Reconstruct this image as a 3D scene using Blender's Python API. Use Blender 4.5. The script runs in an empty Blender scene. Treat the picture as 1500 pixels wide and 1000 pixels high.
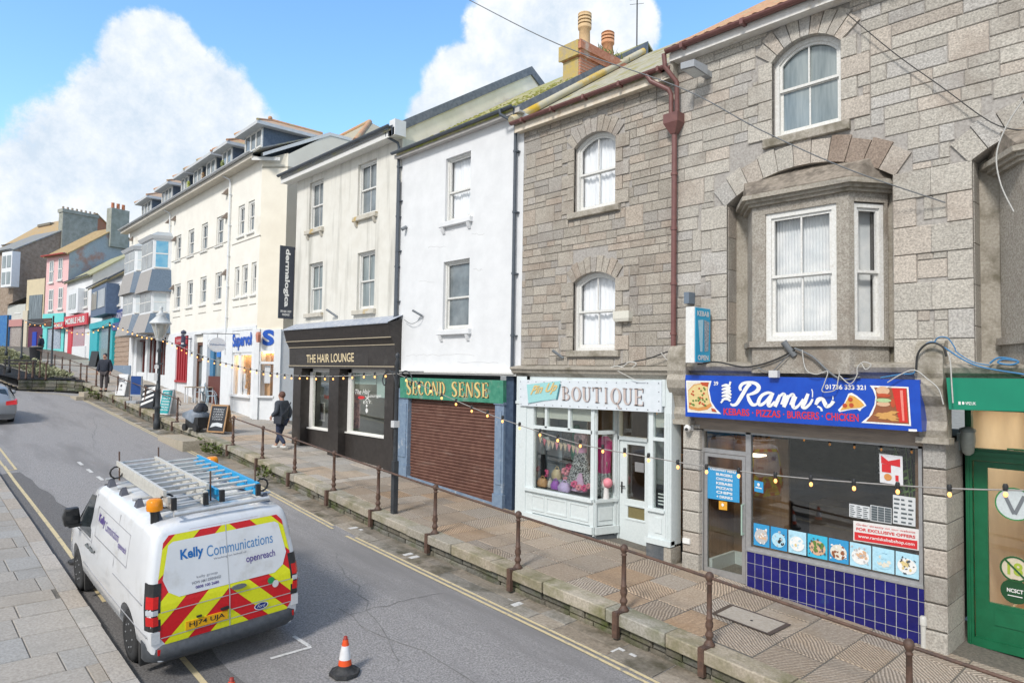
import bpy, bmesh, math, random
from mathutils import Vector, Matrix, Euler
from mathutils.geometry import tessellate_polygon
RND = random.Random(7)
SC = bpy.context.scene
COL = SC.collection
CZ = 4.0                       # camera height above datum

# ------------------------------------------------------------------ camera
FPX, ROLL, PITCH, PSI = 1000.0, 0.0155, 0.044, math.radians(-46.817)
def ray(x, y):
 u = (x-750)/FPX; v = -(y-500)/FPX
 ur = u*math.cos(ROLL)-v*math.sin(ROLL); vr = u*math.sin(ROLL)+v*math.cos(ROLL)
 fw = math.cos(PITCH)-vr*math.sin(PITCH); up = math.sin(PITCH)+vr*math.cos(PITCH)
 return Vector((fw*math.sin(PSI)+ur*math.cos(PSI), fw*math.cos(PSI)-ur*math.sin(PSI), up))
CAM0 = Vector((0, 0, CZ))
cd = bpy.data.cameras.new('camera'); cam = bpy.data.objects.new('camera', cd); COL.objects.link(cam)
fwd = ray(750, 500).normalized(); rgt = (ray(1750, 500)-ray(750, 500)).normalized(); upv = rgt.cross(fwd)
cam.matrix_world = Matrix(((rgt.x, upv.x, -fwd.x, 0), (rgt.y, upv.y, -fwd.y, 0), (rgt.z, upv.z, -fwd.z, CZ), (0, 0, 0, 1)))
cd.sensor_width = 36; cd.lens = 24.0; cd.clip_end = 3000; cd.clip_start = 0.05
SC.camera = cam

# ------------------------------------------------------------------ light
SUN_EL, SUN_AZ = math.radians(42), math.radians(163)      # azimuth of where the sun stands, from +Y clockwise
SUN_DIR = Vector((math.sin(SUN_AZ)*math.cos(SUN_EL), math.cos(SUN_AZ)*math.cos(SUN_EL), math.sin(SUN_EL)))
sl = bpy.data.lights.new('sun', 'SUN'); so = bpy.data.objects.new('sun', sl); COL.objects.link(so)
sl.energy = 1.9; sl.angle = math.radians(10); sl.color = (1.0, 0.955, 0.9)
so.rotation_euler = (-SUN_DIR).to_track_quat('-Z', 'Y').to_euler()
so.location = (0, -20, 40)
W = bpy.data.worlds.new('World'); SC.world = W; W.use_nodes = True
SC.view_settings.view_transform = 'Standard'; SC.view_settings.look = 'None'
SC.view_settings.exposure = 0.72; SC.view_settings.gamma = 1.0
def build_world():
 nt = W.node_tree; N = nt.nodes; L = nt.links; N.clear()
 out = N.new('ShaderNodeOutputWorld'); bg = N.new('ShaderNodeBackground'); L.new(bg.outputs[0], out.inputs[0])
 sky = N.new('ShaderNodeTexSky'); sky.sky_type = 'NISHITA'; sky.sun_disc = False
 sky.sun_elevation = SUN_EL; sky.sun_rotation = SUN_AZ; sky.altitude = 30
 sky.air_density = 1.0; sky.dust_density = 0.6; sky.ozone_density = 2.0
 tc = N.new('ShaderNodeTexCoord')
 def math_(op, a, b=None, clamp=False):
  n = N.new('ShaderNodeMath'); n.operation = op; n.use_clamp = clamp
  for i, s in enumerate((a, b)):
   if s is None: continue
   if isinstance(s, (int, float)): n.inputs[i].default_value = s
   else: L.new(s, n.inputs[i])
  return n.outputs[0]
 def mr(v, a, b, c=0.0, d=1.0, smooth=True):
  n = N.new('ShaderNodeMapRange'); n.interpolation_type = 'SMOOTHSTEP' if smooth else 'LINEAR'
  L.new(v, n.inputs['Value'])
  for k, q in (('From Min', a), ('From Max', b), ('To Min', c), ('To Max', d)): n.inputs[k].default_value = q
  return n.outputs[0]
 nrm = N.new('ShaderNodeVectorMath'); nrm.operation = 'NORMALIZE'; L.new(tc.outputs['Generated'], nrm.inputs[0])
 D = nrm.outputs[0]
 def noise(scale, detail, rough=0.55, vec=D):
  n = N.new('ShaderNodeTexNoise'); n.inputs['Scale'].default_value = scale
  n.inputs['Detail'].default_value = detail; n.inputs['Roughness'].default_value = rough
  L.new(vec, n.inputs['Vector']); return n.outputs[0]
 # cumulus banks, each a lobe of directions
 lobes = [(228, 100, 58), (285, 180, 80), (212, 180, 80), (150, 235, 75), (75, 300, 80), (170, 300, 130), (290, 275, 120), (40, 390, 110),
             (690, 140, 62), (765, 75, 72), (850, 40, 75), (905, 50, 48), (840, 130, 100), (640, 180, 42), (760, 160, 80),
             (-60, 430, 150), (1900, 100, 300), (2300, 200, 350), (-500, 250, 300)]
 acc = None
 for (x, y, r) in lobes:
  d = ray(x, y); ang = math.atan(r/d.length/FPX*1.0) if d.length > 1.2 else math.atan(r/FPX)
  dn = d.normalized()
  dp = N.new('ShaderNodeVectorMath'); dp.operation = 'DOT_PRODUCT'; L.new(D, dp.inputs[0]); dp.inputs[1].default_value = dn
  m = mr(dp.outputs['Value'], math.cos(ang*1.5), math.cos(ang*0.45))
  acc = m if acc is None else math_('MAXIMUM', acc, m)
 sep = N.new('ShaderNodeSeparateXYZ'); L.new(D, sep.inputs[0])
 back = mr(sep.outputs[1], 0.25, -0.35)                    # broken overcast over the other half of the sky
 low = mr(sep.outputs[2], 0.30, 0.0)
 low = math_('MULTIPLY', low, 0.55)
 acc = math_('MAXIMUM', acc, math_('MULTIPLY', back, 0.72)); acc = math_('MAXIMUM', acc, low)
 n1 = noise(4.6, 10, 0.62); n2 = noise(13, 9, 0.7)
 v = math_('ADD', acc, math_('MULTIPLY', math_('SUBTRACT', n1, 0.5), 1.5))
 v = math_('ADD', v, math_('MULTIPLY', math_('SUBTRACT', n2, 0.5), 1.0))
 mask = mr(v, 0.30, 0.66)
 cr = N.new('ShaderNodeValToRGB'); L.new(math_('ADD', math_('MULTIPLY', n1, 0.5), math_('MULTIPLY', n2, 0.5)), cr.inputs[0])
 cr.color_ramp.elements[0].position = 0.40; cr.color_ramp.elements[0].color = (0.42, 0.49, 0.57, 1)
 cr.color_ramp.elements[1].position = 0.58; cr.color_ramp.elements[1].color = (0.64, 0.655, 0.675, 1)
 ms = N.new('ShaderNodeVectorMath'); ms.operation = 'SCALE'; L.new(sky.outputs[0], ms.inputs[0]); ms.inputs['Scale'].default_value = 0.15
 hs = N.new('ShaderNodeHueSaturation'); hs.inputs['Saturation'].default_value = 1.14; hs.inputs['Value'].default_value = 1.3; hs.inputs['Hue'].default_value = 0.495; L.new(ms.outputs[0], hs.inputs['Color'])
 mx = N.new('ShaderNodeMix'); mx.data_type = 'RGBA'; L.new(mask, mx.inputs['Factor'])
 L.new(hs.outputs[0], mx.inputs['A']); L.new(cr.outputs[0], mx.inputs['B'])
 L.new(mx.outputs['Result'], bg.inputs['Color']); bg.inputs['Strength'].default_value = 1.0
build_world()

# ------------------------------------------------------------------ materials
MATS = {}
def _nt(name):
 m = bpy.data.materials.new(name); m.use_nodes = True; nt = m.node_tree
 b = nt.nodes.get('Principled BSDF'); return m, nt, b
def M(name, c1, c2=None, scale=6.0, rough=0.7, bump=0.0, bscale=40.0, detail=5, stretch=None, spec=0.4, metal=0.0,
      c3=None, s3=1.2, t3=(0.52, 0.68), st3=None, attr=False, coat=0.0, uvspace=False):
 """two-tone procedural surface: c1..c2 by fine noise, optional third colour in patches, optional bump; attr multiplies the mesh's own stone colours"""
 if name in MATS: return MATS[name]
 m, nt, b = _nt(name); N = nt.nodes; L = nt.links
 tc = N.new('ShaderNodeTexCoord'); src = tc.outputs['UV' if uvspace else 'Object']
 def mapped(st):
  if not st: return src
  mp = N.new('ShaderNodeMapping'); mp.inputs['Scale'].default_value = st; L.new(src, mp.inputs[0]); return mp.outputs[0]
 def noise(sc, dt, st):
  n = N.new('ShaderNodeTexNoise'); n.inputs['Scale'].default_value = sc; n.inputs['Detail'].default_value = dt
  n.inputs['Roughness'].default_value = 0.62; L.new(mapped(st), n.inputs['Vector']); return n.outputs[0]
 def mixc(f, a, bb, bt='MIX'):
  x = N.new('ShaderNodeMix'); x.data_type = 'RGBA'; x.blend_type = bt
  if isinstance(f, float): x.inputs['Factor'].default_value = f
  else: L.new(f, x.inputs['Factor'])
  for k, q in (('A', a), ('B', bb)):
   if isinstance(q, tuple): x.inputs[k].default_value = q+(1,)
   else: L.new(q, x.inputs[k])
  return x.outputs['Result']
 def ramp(v, lo, hi):
  r = N.new('ShaderNodeMapRange'); L.new(v, r.inputs['Value']); r.inputs['From Min'].default_value = lo; r.inputs['From Max'].default_value = hi
  return r.outputs[0]
 col = None
 if c2 is not None:
  col = mixc(ramp(noise(scale, detail, stretch), 0.36, 0.64), c1, c2)
 if c3 is not None:
  base = col if col is not None else c1
  col = mixc(ramp(noise(s3, 6, st3), *t3), base, c3)
 if attr:
  a = N.new('ShaderNodeAttribute'); a.attribute_name = 'Col'
  col = mixc(1.0, col if col is not None else c1, a.outputs['Color'], 'MULTIPLY')
 if col is None: b.inputs['Base Color'].default_value = tuple(c1)+(1,)
 else: L.new(col, b.inputs['Base Color'])
 b.inputs['Roughness'].default_value = rough; b.inputs['Metallic'].default_value = metal
 b.inputs['Specular IOR Level'].default_value = spec
 if coat: b.inputs['Coat Weight'].default_value = coat
 if bump:
  bp = N.new('ShaderNodeBump'); bp.inputs['Strength'].default_value = bump; bp.inputs['Distance'].default_value = 0.02
  L.new(noise(bscale, 6, stretch), bp.inputs['Height']); L.new(bp.outputs[0], b.inputs['Normal'])
 MATS[name] = m; return m
def glass(name='clear window glass', tint=(1, 1, 1), boost=1.0):
 if name in MATS: return MATS[name]
 m, nt, b = _nt(name); N = nt.nodes; L = nt.links; N.remove(b)
 out = [n for n in N if n.type == 'OUTPUT_MATERIAL'][0]
 tr = N.new('ShaderNodeBsdfTransparent'); tr.inputs[0].default_value = tint+(1,)
 gl = N.new('ShaderNodeBsdfGlossy'); gl.inputs['Roughness'].default_value = 0.015; gl.inputs[0].default_value = (1, 1, 1, 1)
 fr = N.new('ShaderNodeFresnel'); ge = N.new('ShaderNodeNewGeometry'); io = N.new('ShaderNodeMapRange')
 L.new(ge.outputs['Backfacing'], io.inputs['Value']); io.inputs['To Min'].default_value = 1.5; io.inputs['To Max'].default_value = 1/1.5; L.new(io.outputs[0], fr.inputs[0])
 mu = N.new('ShaderNodeMath'); mu.operation = 'MULTIPLY'; mu.use_clamp = True; mu.inputs[1].default_value = boost; L.new(fr.outputs[0], mu.inputs[0])
 mx = N.new('ShaderNodeMixShader'); L.new(mu.outputs[0], mx.inputs[0]); L.new(tr.outputs[0], mx.inputs[1]); L.new(gl.outputs[0], mx.inputs[2])
 L.new(mx.outputs[0], out.inputs[0]); MATS[name] = m; return m
def emit(name, col, st):
 if name in MATS: return MATS[name]
 m, nt, b = _nt(name); b.inputs['Base Color'].default_value = col+(1,)
 b.inputs['Emission Color'].default_value = col+(1,); b.inputs['Emission Strength'].default_value = st
 MATS[name] = m; return m

# ------------------------------------------------------------------ mesh builder
class Frame:
 """facade frame: u to the right along the wall, d into the building, z up"""
 def __init__(s, ox, oy, ang=0.0):
  s.o = Vector((ox, oy, 0)); s.a = ang
  s.x = Vector((math.cos(ang), math.sin(ang), 0)); s.y = Vector((-math.sin(ang), math.cos(ang), 0))
 def p(s, u, d, z):
  v = s.o+s.x*u+s.y*d; return Vector((v.x, v.y, z))
 def px(s, x, y, d=0.0):
  r = ray(x, y); t = (s.o+s.y*d-Vector((0, 0, 0))).dot(s.y)/(r.x*s.y.x+r.y*s.y.y)
  w = r*t; rel = Vector((w.x, w.y, 0))-s.o
  return rel.dot(s.x), w.z+CZ
class MB:
 def __init__(s, fr=None):
  s.v = []; s.f = []; s.c = []; s.uv = []; s.fr = fr; s.sm = []
 def t(s, p):
  return s.fr.p(*p) if s.fr else Vector(p)
 def face(s, pts, col=None, uv=None, raw=False, smooth=False):
  b = len(s.v); s.v += [Vector(p) if raw else s.t(p) for p in pts]; s.f.append(tuple(range(b, b+len(pts)))); s.c.append(col); s.uv.append(uv); s.sm.append(smooth)
 def mesh(s, vs, fs, col=None, raw=False, smooth=False):
  b = len(s.v); s.v += [Vector(p) if raw else s.t(p) for p in vs]
  for f in fs:
   s.f.append(tuple(i+b for i in f)); s.c.append(col); s.uv.append(None); s.sm.append(smooth)
 def box(s, x0, x1, y0, y1, z0, z1, col=None):
  v = [(x0, y0, z0), (x1, y0, z0), (x1, y1, z0), (x0, y1, z0), (x0, y0, z1), (x1, y0, z1), (x1, y1, z1), (x0, y1, z1)]
  s.mesh(v, [(0, 3, 2, 1), (4, 5, 6, 7), (0, 1, 5, 4), (1, 2, 6, 5), (2, 3, 7, 6), (3, 0, 4, 7)], col); return s
 def cbox(s, x0, x1, y0, y1, z0, z1, c=0.01, col=None):
  """box whose front (low y) edges are chamfered"""
  v = [(x0, y1, z0), (x1, y1, z0), (x1, y1, z1), (x0, y1, z1), (x0, y0+c, z0), (x1, y0+c, z0), (x1, y0+c, z1), (x0, y0+c, z1),
             (x0+c, y0, z0+c), (x1-c, y0, z0+c), (x1-c, y0, z1-c), (x0+c, y0, z1-c)]
  s.mesh(v, [(0, 3, 2, 1), (0, 1, 5, 4), (1, 2, 6, 5), (2, 3, 7, 6), (3, 0, 4, 7), (4, 5, 9, 8), (5, 6, 10, 9), (6, 7, 11, 10), (7, 4, 8, 11), (8, 9, 10, 11)], col); return s
 def prism(s, poly, y0, y1, col=None, caps=True):
  """polygon in (x,z) extruded from y0 (front) to y1"""
  n = len(poly); v = [(x, y0, z) for x, z in poly]+[(x, y1, z) for x, z in poly]; fs = [(i, (i+1) % n, n+(i+1) % n, n+i) for i in range(n)]
  if caps:
   tr = tessellate_polygon([[Vector((x, z, 0)) for x, z in poly]])
   fs += [tuple(t) for t in tr]+[tuple(n+i for i in reversed(t)) for t in tr]
  s.mesh(v, fs, col); return s
 def hprism(s, poly, z0, z1, col=None):
  """polygon in (x,y) extruded upward"""
  n = len(poly); v = [(x, y, z0) for x, y in poly]+[(x, y, z1) for x, y in poly]; fs = [(i, (i+1) % n, n+(i+1) % n, n+i) for i in range(n)]
  tr = tessellate_polygon([[Vector((x, y, 0)) for x, y in poly]])
  fs += [tuple(reversed(t)) for t in tr]+[tuple(n+i for i in t) for t in tr]
  s.mesh(v, fs, col); return s
 def loft(s, rings, close=True, caps=True, smooth=True, col=None):
  n = len(rings[0]); v = [p for r in rings for p in r]; fs = []
  for k in range(len(rings)-1):
   for i in range(n if close else n-1):
    j = (i+1) % n; fs.append((k*n+i, k*n+j, (k+1)*n+j, (k+1)*n+i))
  s.mesh(v, fs, col, smooth=smooth)
  if caps and close:
   s.mesh(rings[0], [tuple(range(n-1, -1, -1))], col); s.mesh(rings[-1], [tuple(range(n))], col)
  return s
 def tube(s, path, r, n=8, caps=True, col=None):
  P = [Vector(p) for p in path]; rings = []
  R = r if isinstance(r, (list, tuple)) else [r]*len(P)
  up = None
  for i, p in enumerate(P):
   d = (P[min(i+1, len(P)-1)]-P[max(i-1, 0)]).normalized()
   if up is None:
    up = Vector((0, 0, 1)) if abs(d.z) < 0.9 else Vector((1, 0, 0))
   a = d.cross(up)
   if a.length < 1e-6: a = d.cross(Vector((0.3, 1, 0.2)))
   a.normalize(); b = a.cross(d).normalized(); up = b
   rings.append([tuple(p+(a*math.cos(2*math.pi*k/n)+b*math.sin(2*math.pi*k/n))*R[i]) for k in range(n)])
  return s.loft(rings, True, caps, True, col)
 def lathe(s, prof, n=14, o=(0, 0, 0), col=None):
  rings = [[(o[0]+r*math.cos(2*math.pi*k/n), o[1]+r*math.sin(2*math.pi*k/n), o[2]+z) for k in range(n)] for r, z in prof]
  return s.loft(rings, True, True, True, col)
 def disc(s, c, r, axis='y', n=20, th=0.01, rz=None, col=None):
  rz = rz or r
  pts = [(c[0]+r*math.cos(2*math.pi*k/n), c[2]+rz*math.sin(2*math.pi*k/n)) for k in range(n)]
  return s.prism(pts, c[1]-th, c[1], col)
 def sphere(s, c, r, n=10, m=7, col=None, sc=(1, 1, 1)):
  rings = []
  for j in range(m+1):
   a = -math.pi/2+math.pi*j/m; rr = max(math.cos(a), 0.02)
   rings.append([(c[0]+sc[0]*r*rr*math.cos(2*math.pi*k/n), c[1]+sc[1]*r*rr*math.sin(2*math.pi*k/n), c[2]+sc[2]*r*math.sin(a)) for k in range(n)])
  return s.loft(rings, True, True, True, col)
 def data(s, name, off):
  me = bpy.data.meshes.new(name); me.from_pydata([v-off for v in s.v], [], s.f); me.update()
  if any(c is not None for c in s.c):
   ca = me.color_attributes.new('Col', 'FLOAT_COLOR', 'CORNER'); k = 0
   for i, f in enumerate(s.f):
    c = s.c[i] or (1, 1, 1)
    for _ in f: ca.data[k].color = (c[0], c[1], c[2], 1); k += 1
  if any(u is not None for u in s.uv):
   ul = me.uv_layers.new(name='UVMap'); k = 0
   for i, f in enumerate(s.f):
    u = s.uv[i]
    for j in range(len(f)): ul.data[k].uv = u[j] if u else (0, 0); k += 1
  for i, p in enumerate(me.polygons): p.use_smooth = s.sm[i]
  return me
ROOTLOC = {}
def _root(o):
 while o.parent: o = o.parent
 return o
def props(o, label, cat, group=None, kind=None):
 if label: o['label'] = label
 if cat: o['category'] = cat
 if group: o['group'] = group
 if kind: o['kind'] = kind
 return o
def thing(name, label, cat, loc=(0, 0, 0), group=None, rz=0.0):
 o = bpy.data.objects.new(name, None); COL.objects.link(o); o.location = loc; o.rotation_euler = (0, 0, rz)
 o.empty_display_size = 0.2; return props(o, label, cat, group)
def part(name, mb, mat, parent, label=None, local=False):
 """one mesh object under a thing; builder coordinates are world ones unless local"""
 off = Vector((0, 0, 0)) if local else Vector(_root(parent).location)
 o = bpy.data.objects.new(name, mb.data(name, off)); COL.objects.link(o); o.data.materials.append(mat); o.parent = parent
 if label: o['label'] = label
 return o
def solo(name, mb, mat, label=None, cat=None, group=None, kind=None, loc=None):
 if loc is None:
  xs = [v.x for v in mb.v]; ys = [v.y for v in mb.v]; zs = [v.z for v in mb.v]
  loc = Vector(((min(xs)+max(xs))/2, (min(ys)+max(ys))/2, min(zs)))
 o = bpy.data.objects.new(name, mb.data(name, Vector(loc))); COL.objects.link(o); o.location = loc; o.data.materials.append(mat)
 return props(o, label, cat, group, kind)
def kids(o): return [c for c in bpy.data.objects if c.parent == o]
def copy_tree(o, parent=None):
 c = o.copy(); COL.objects.link(c)
 if parent: c.parent = parent
 for ch in kids(o): copy_tree(ch, c)
 return c
_TX = {}
def text_geo(s, bold=0.0, shear=0.0, space=1.0):
 k = (s, bold, shear, space)
 if k in _TX: return _TX[k]
 cu = bpy.data.curves.new('lettering', 'FONT'); cu.body = s; cu.offset = bold; cu.shear = shear; cu.space_character = space; cu.resolution_u = 4
 ob = bpy.data.objects.new('lettering', cu); COL.objects.link(ob)
 dg = bpy.context.evaluated_depsgraph_get(); dg.update()
 me = bpy.data.meshes.new_from_object(ob.evaluated_get(dg))
 vs = [(v.co.x, v.co.y) for v in me.vertices]; fs = [tuple(p.vertices) for p in me.polygons]
 bpy.data.objects.remove(ob); bpy.data.curves.remove(cu); bpy.data.meshes.remove(me)
 x0 = min(v[0] for v in vs); x1 = max(v[0] for v in vs); y0 = min(v[1] for v in vs); y1 = max(v[1] for v in vs)
 vs = [((x-x0)/(x1-x0), (y-y0)/(y1-y0)) for x, y in vs]
 _TX[k] = (vs, fs); return _TX[k]
def text_on(mb, s, fn, bold=0.0, shear=0.0, space=1.0, raw=True):
 """lay the words on a surface: fn maps unit (x,y) to a point"""
 vs, fs = text_geo(s, bold, shear, space); mb.mesh([fn(x, y) for x, y in vs], fs, raw=raw)
def quadmap(fr, pts, d):
 """pixel corners tl,tr,br,bl read on the plane d of a facade frame -> unit square map"""
 q = [fr.px(x, y, d) for x, y in pts]
 def fn(x, y):
  a = [q[3][i]*(1-x)+q[2][i]*x for i in (0, 1)]; b = [q[0][i]*(1-x)+q[1][i]*x for i in (0, 1)]
  u = a[0]*(1-y)+b[0]*y; z = a[1]*(1-y)+b[1]*y
  return fr.p(u, d, z)
 return fn
# pavement level (world z) along the street
_GX = [-400, -140, -75, -54, -43.3, -28, -22.2, -15.9, -11.5, -6.3, -2.7, 10, 60]
_GZ = [22, 9.5, 5.35, 3.8, 3.05, 1.9, 1.5, 1.19, .92, .61, .34, -.5, -3.8]
def lerp(x, xs, ys):
 if x <= xs[0]: return ys[0]
 for i in range(len(xs)-1):
  if x <= xs[i+1]: return ys[i]+(ys[i+1]-ys[i])*(x-xs[i])/(xs[i+1]-xs[i])
 return ys[-1]
def G(X): return lerp(X, _GX, _GZ)
# ------------------------------------------------------------------ ground
def YC(X): return lerp(X, [-60, -45, -30, -22, -17, -15, -12, -3, 8], [8.5, 8.5, 8.45, 8.42, 8.1, 7.98, 7.84, 7.86, 7.86])      # front of the coping
def HD(X): return lerp(X, [-75, -54, -45, -36, -28, -22, -12, -5, 12], [.75, .65, .6, .52, .47, .43, .39, .37, .36])            # drop from pavement to gutter
def YK(X): return lerp(X, [-60, -40, -22, -14, -9, 10], [2.9, 2.75, 2.62, 2.52, 2.47, 2.4])                                     # left kerb face
def RZ(X, Y):
 zr = G(X)-HD(X); zl = G(X)-.60-max(0, -X-45)*.004
 t = min(max((Y-2.4)/(7.9-2.4), -.2), 1.1)
 return zl+(zr-zl)*(t+0.18*math.sin(math.pi*min(max(t, 0), 1)))
asphalt = M('worn asphalt', (.185, .177, .174), (.40, .38, .37), 42, .88, .8, 120, 8, c3=(.215, .205, .20), s3=1.0, t3=(.48, .66), st3=(.13, .9, 1))
asphalt2 = M('newer dark asphalt patch', (.09, .086, .083), (.20, .19, .185), 42, .9, .55, 170, 8)
granite = M('pavement granite', (.31, .275, .24), (.46, .415, .36), 30, .82, .35, 90, 8, c3=(.25, .235, .2), s3=1.1, t3=(.55, .78), attr=True)
dirtj = M('dark joint dirt', (.10, .092, .08), (.17, .155, .13), 25, .95)
kerbm = M('mossy granite coping', (.29, .26, .21), (.45, .405, .33), 28, .85, .5, 80, 8, c3=(.16, .155, .075), s3=1.8, t3=(.44, .68), attr=True)
rubble = M('mossy rubble wall stone', (.12, .112, .09), (.21, .195, .16), 22, .9, .6, 60, 8, c3=(.075, .09, .028), s3=2.2, t3=(.46, .66), attr=True)
yell = M('worn yellow road paint', (.62, .50, .27), (.50, .42, .27), 30, .8, c3=(.25, .23, .2), s3=9, t3=(.55, .7))
whitep = M('worn white road paint', (.62, .61, .58), (.5, .49, .47), 30, .8, c3=(.25, .24, .23), s3=9, t3=(.55, .72))
def hatch_mat():
 """granite flags tooled with curving grooves; the grooves follow each flag's own uv"""
 m, nt, b = _nt('tooled granite flags'); N = nt.nodes; L = nt.links
 uv = N.new('ShaderNodeTexCoord'); w = N.new('ShaderNodeTexWave'); w.inputs['Scale'].default_value = 7.2; w.inputs['Distortion'].default_value = 6.0
 w.inputs['Detail'].default_value = 2; w.inputs['Detail Scale'].default_value = .35; L.new(uv.outputs['UV'], w.inputs['Vector'])
 n1 = N.new('ShaderNodeTexNoise'); n1.inputs['Scale'].default_value = 35; n1.inputs['Detail'].default_value = 8; L.new(uv.outputs['Object'], n1.inputs['Vector'])
 n2 = N.new('ShaderNodeTexNoise'); n2.inputs['Scale'].default_value = 1.4; n2.inputs['Detail'].default_value = 6; L.new(uv.outputs['Object'], n2.inputs['Vector'])
 def mr(v, a, c):
  r = N.new('ShaderNodeMapRange'); L.new(v, r.inputs['Value']); r.inputs['From Min'].default_value = a; r.inputs['From Max'].default_value = c; return r.outputs[0]
 def mix(f, a, c, bt='MIX'):
  x = N.new('ShaderNodeMix'); x.data_type = 'RGBA'; x.blend_type = bt
  if isinstance(f, float): x.inputs['Factor'].default_value = f
  else: L.new(f, x.inputs['Factor'])
  for k, q in (('A', a), ('B', c)):
   if isinstance(q, tuple): x.inputs[k].default_value = q+(1,)
   else: L.new(q, x.inputs[k])
  return x.outputs['Result']
 c = mix(mr(n1.outputs[0], .35, .65), (.33, .265, .205), (.49, .41, .325))
 c = mix(mr(n2.outputs[0], .56, .8), c, (.36, .27, .18))
 at = N.new('ShaderNodeAttribute'); at.attribute_name = 'Col'; c = mix(1.0, c, at.outputs['Color'], 'MULTIPLY')
 c = mix(mr(w.outputs['Fac'], .5, -.3), c, (.15, .12, .095))     # darker brown along the grooves
 L.new(c, b.inputs['Base Color']); b.inputs['Roughness'].default_value = .85; b.inputs['Specular IOR Level'].default_value = .3
 bp = N.new('ShaderNodeBump'); bp.inputs['Strength'].default_value = .8; bp.inputs['Distance'].default_value = .02
 ad = N.new('ShaderNodeMath'); ad.operation = 'MULTIPLY_ADD'; L.new(n1.outputs[0], ad.inputs[0]); ad.inputs[1].default_value = .5; L.new(mr(w.outputs['Fac'], .05, .5), ad.inputs[2])
 L.new(ad.outputs[0], bp.inputs['Height']); L.new(bp.outputs[0], b.inputs['Normal']); return m
hatch = hatch_mat()
def ground():
 g = MB(); xs = [-600, -400, -200, -140, -75, -54, -43.3, -22, -10, 0, 10, 60, 300]
 ys = [-400, -60, -4, 20, 80, 600]
 for i in range(len(xs)-1):
  for j in range(len(ys)-1):
   g.face([(xs[i+a], ys[j+b_], G(xs[i+a])-1.35) for a, b_ in ((0, 0), (1, 0), (1, 1), (0, 1))])
 solo('ground', g, M('earth', (.2, .18, .15), (.3, .28, .23), 3, .95), kind='structure', loc=(0, 0, 0))
 r = MB(); X = -160.0; step = 1.0
 ts = [0, .12, .25, .4, .55, .7, .85, 1.0]
 pts = []
 while X <= 14.01:
  y0 = YK(X)-.05; y1 = YC(X)+.25
  if X < -45: y1 = 8.6
  pts.append([(X, y0+(y1-y0)*t, RZ(X, y0+(y1-y0)*t)) for t in ts]); X += step
 r.loft(pts, close=False, caps=False)
 o = solo('road', r, asphalt, kind='structure', loc=(0, 0, 0))
 # lines and patches, thin sheets above the road
 def strip(mb, pl, w, dz):
  for (xa, ya), (xb, yb) in zip(pl[:-1], pl[1:]):
   n = max(1, int(math.hypot(xb-xa, yb-ya)/.6)); dx, dy = xb-xa, yb-ya; l = math.hypot(dx, dy); nx, ny = -dy/l*w/2, dx/l*w/2
   for k in range(n):
    q = []
    for t, s_ in ((k/n, -1), ((k+1)/n, -1), ((k+1)/n, 1), (k/n, 1)):
     x, y = xa+dx*t+nx*s_, ya+dy*t+ny*s_; q.append((x, y, RZ(x, y)+dz))
    if q[1][0] < q[0][0]: q.reverse()
    mb.face(q)
 pa = MB()
 def sheet(mb, x0, x1, fy0, fy1, dz, nx=14, ny=4):
  for i in range(nx):
   xa = x0+(x1-x0)*i/nx; xb = x0+(x1-x0)*(i+1)/nx
   for j in range(ny):
    q = []
    for x, t in ((xa, j/ny), (xb, j/ny), (xb, (j+1)/ny), (xa, (j+1)/ny)):
     y = fy0(x)+(fy1(x)-fy0(x))*t; q.append((x, y, RZ(x, y)+dz))
    mb.face(q)
 sheet(pa, -23.2, -14.9, lambda x: YK(x)+.02, lambda x: YK(x)+(lerp(x, [-23, -19, -15], [.55, .78, .95])+.04*math.sin(x*3.1)+.03*math.sin(x*7.7)), .004)
 sheet(pa, -14.9, -7.6, lambda x: YK(x)+.02, lambda x: YK(x)+1.0+.05*math.sin(x*2.3), .004)
 solo('asphalt_patch', pa, asphalt2, kind='structure', loc=(0, 0, 0))
 yl = MB()
 YO = lambda x: YC(x)-.62
 strip(yl, [(x, YO(x)) for x in (9, 2, -5, -8, -10, -12.6)], .055, .008); strip(yl, [(x, YO(x)+.11) for x in (9, 2, -5, -8, -10, -12.4)], .055, .008)
 strip(yl, [(x, YO(x)) for x in (-13.2, -15, -18, -22, -26, -30, -34, -38, -41)]+[(-42.6, 7.3), (-43.6, 6.55), (-45, 6.05), (-48, 5.75), (-56, 5.5)], .055, .008)
 strip(yl, [(x, YO(x)+.11) for x in (-13.4, -15, -18, -22, -26, -30, -34, -38, -41)]+[(-42.8, 7.45), (-43.8, 6.72), (-45.1, 6.22), (-48, 5.92), (-56, 5.67)], .055, .008)
 strip(yl, [(x, YK(x)+.26) for x in (-60, -40, -30, -24.3)], .06, .008); strip(yl, [(x, YK(x)+.48) for x in (-60, -40, -30, -23.6)], .06, .008)
 strip(yl, [(-23.62, YK(-23.6)+.25), (-23.62, YK(-23.6)+.51)], .06, .009)
 strip(yl, [(x, YK(x)+.28) for x in (-24.3, -20, -15, -12)], .07, .008); strip(yl, [(x, YK(x)+.62) for x in (-9.6, -8, -4, 4)], .07, .008)
 solo('yellow_line', yl, yell, kind='structure', loc=(0, 0, 0))
 tr = MB()
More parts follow.
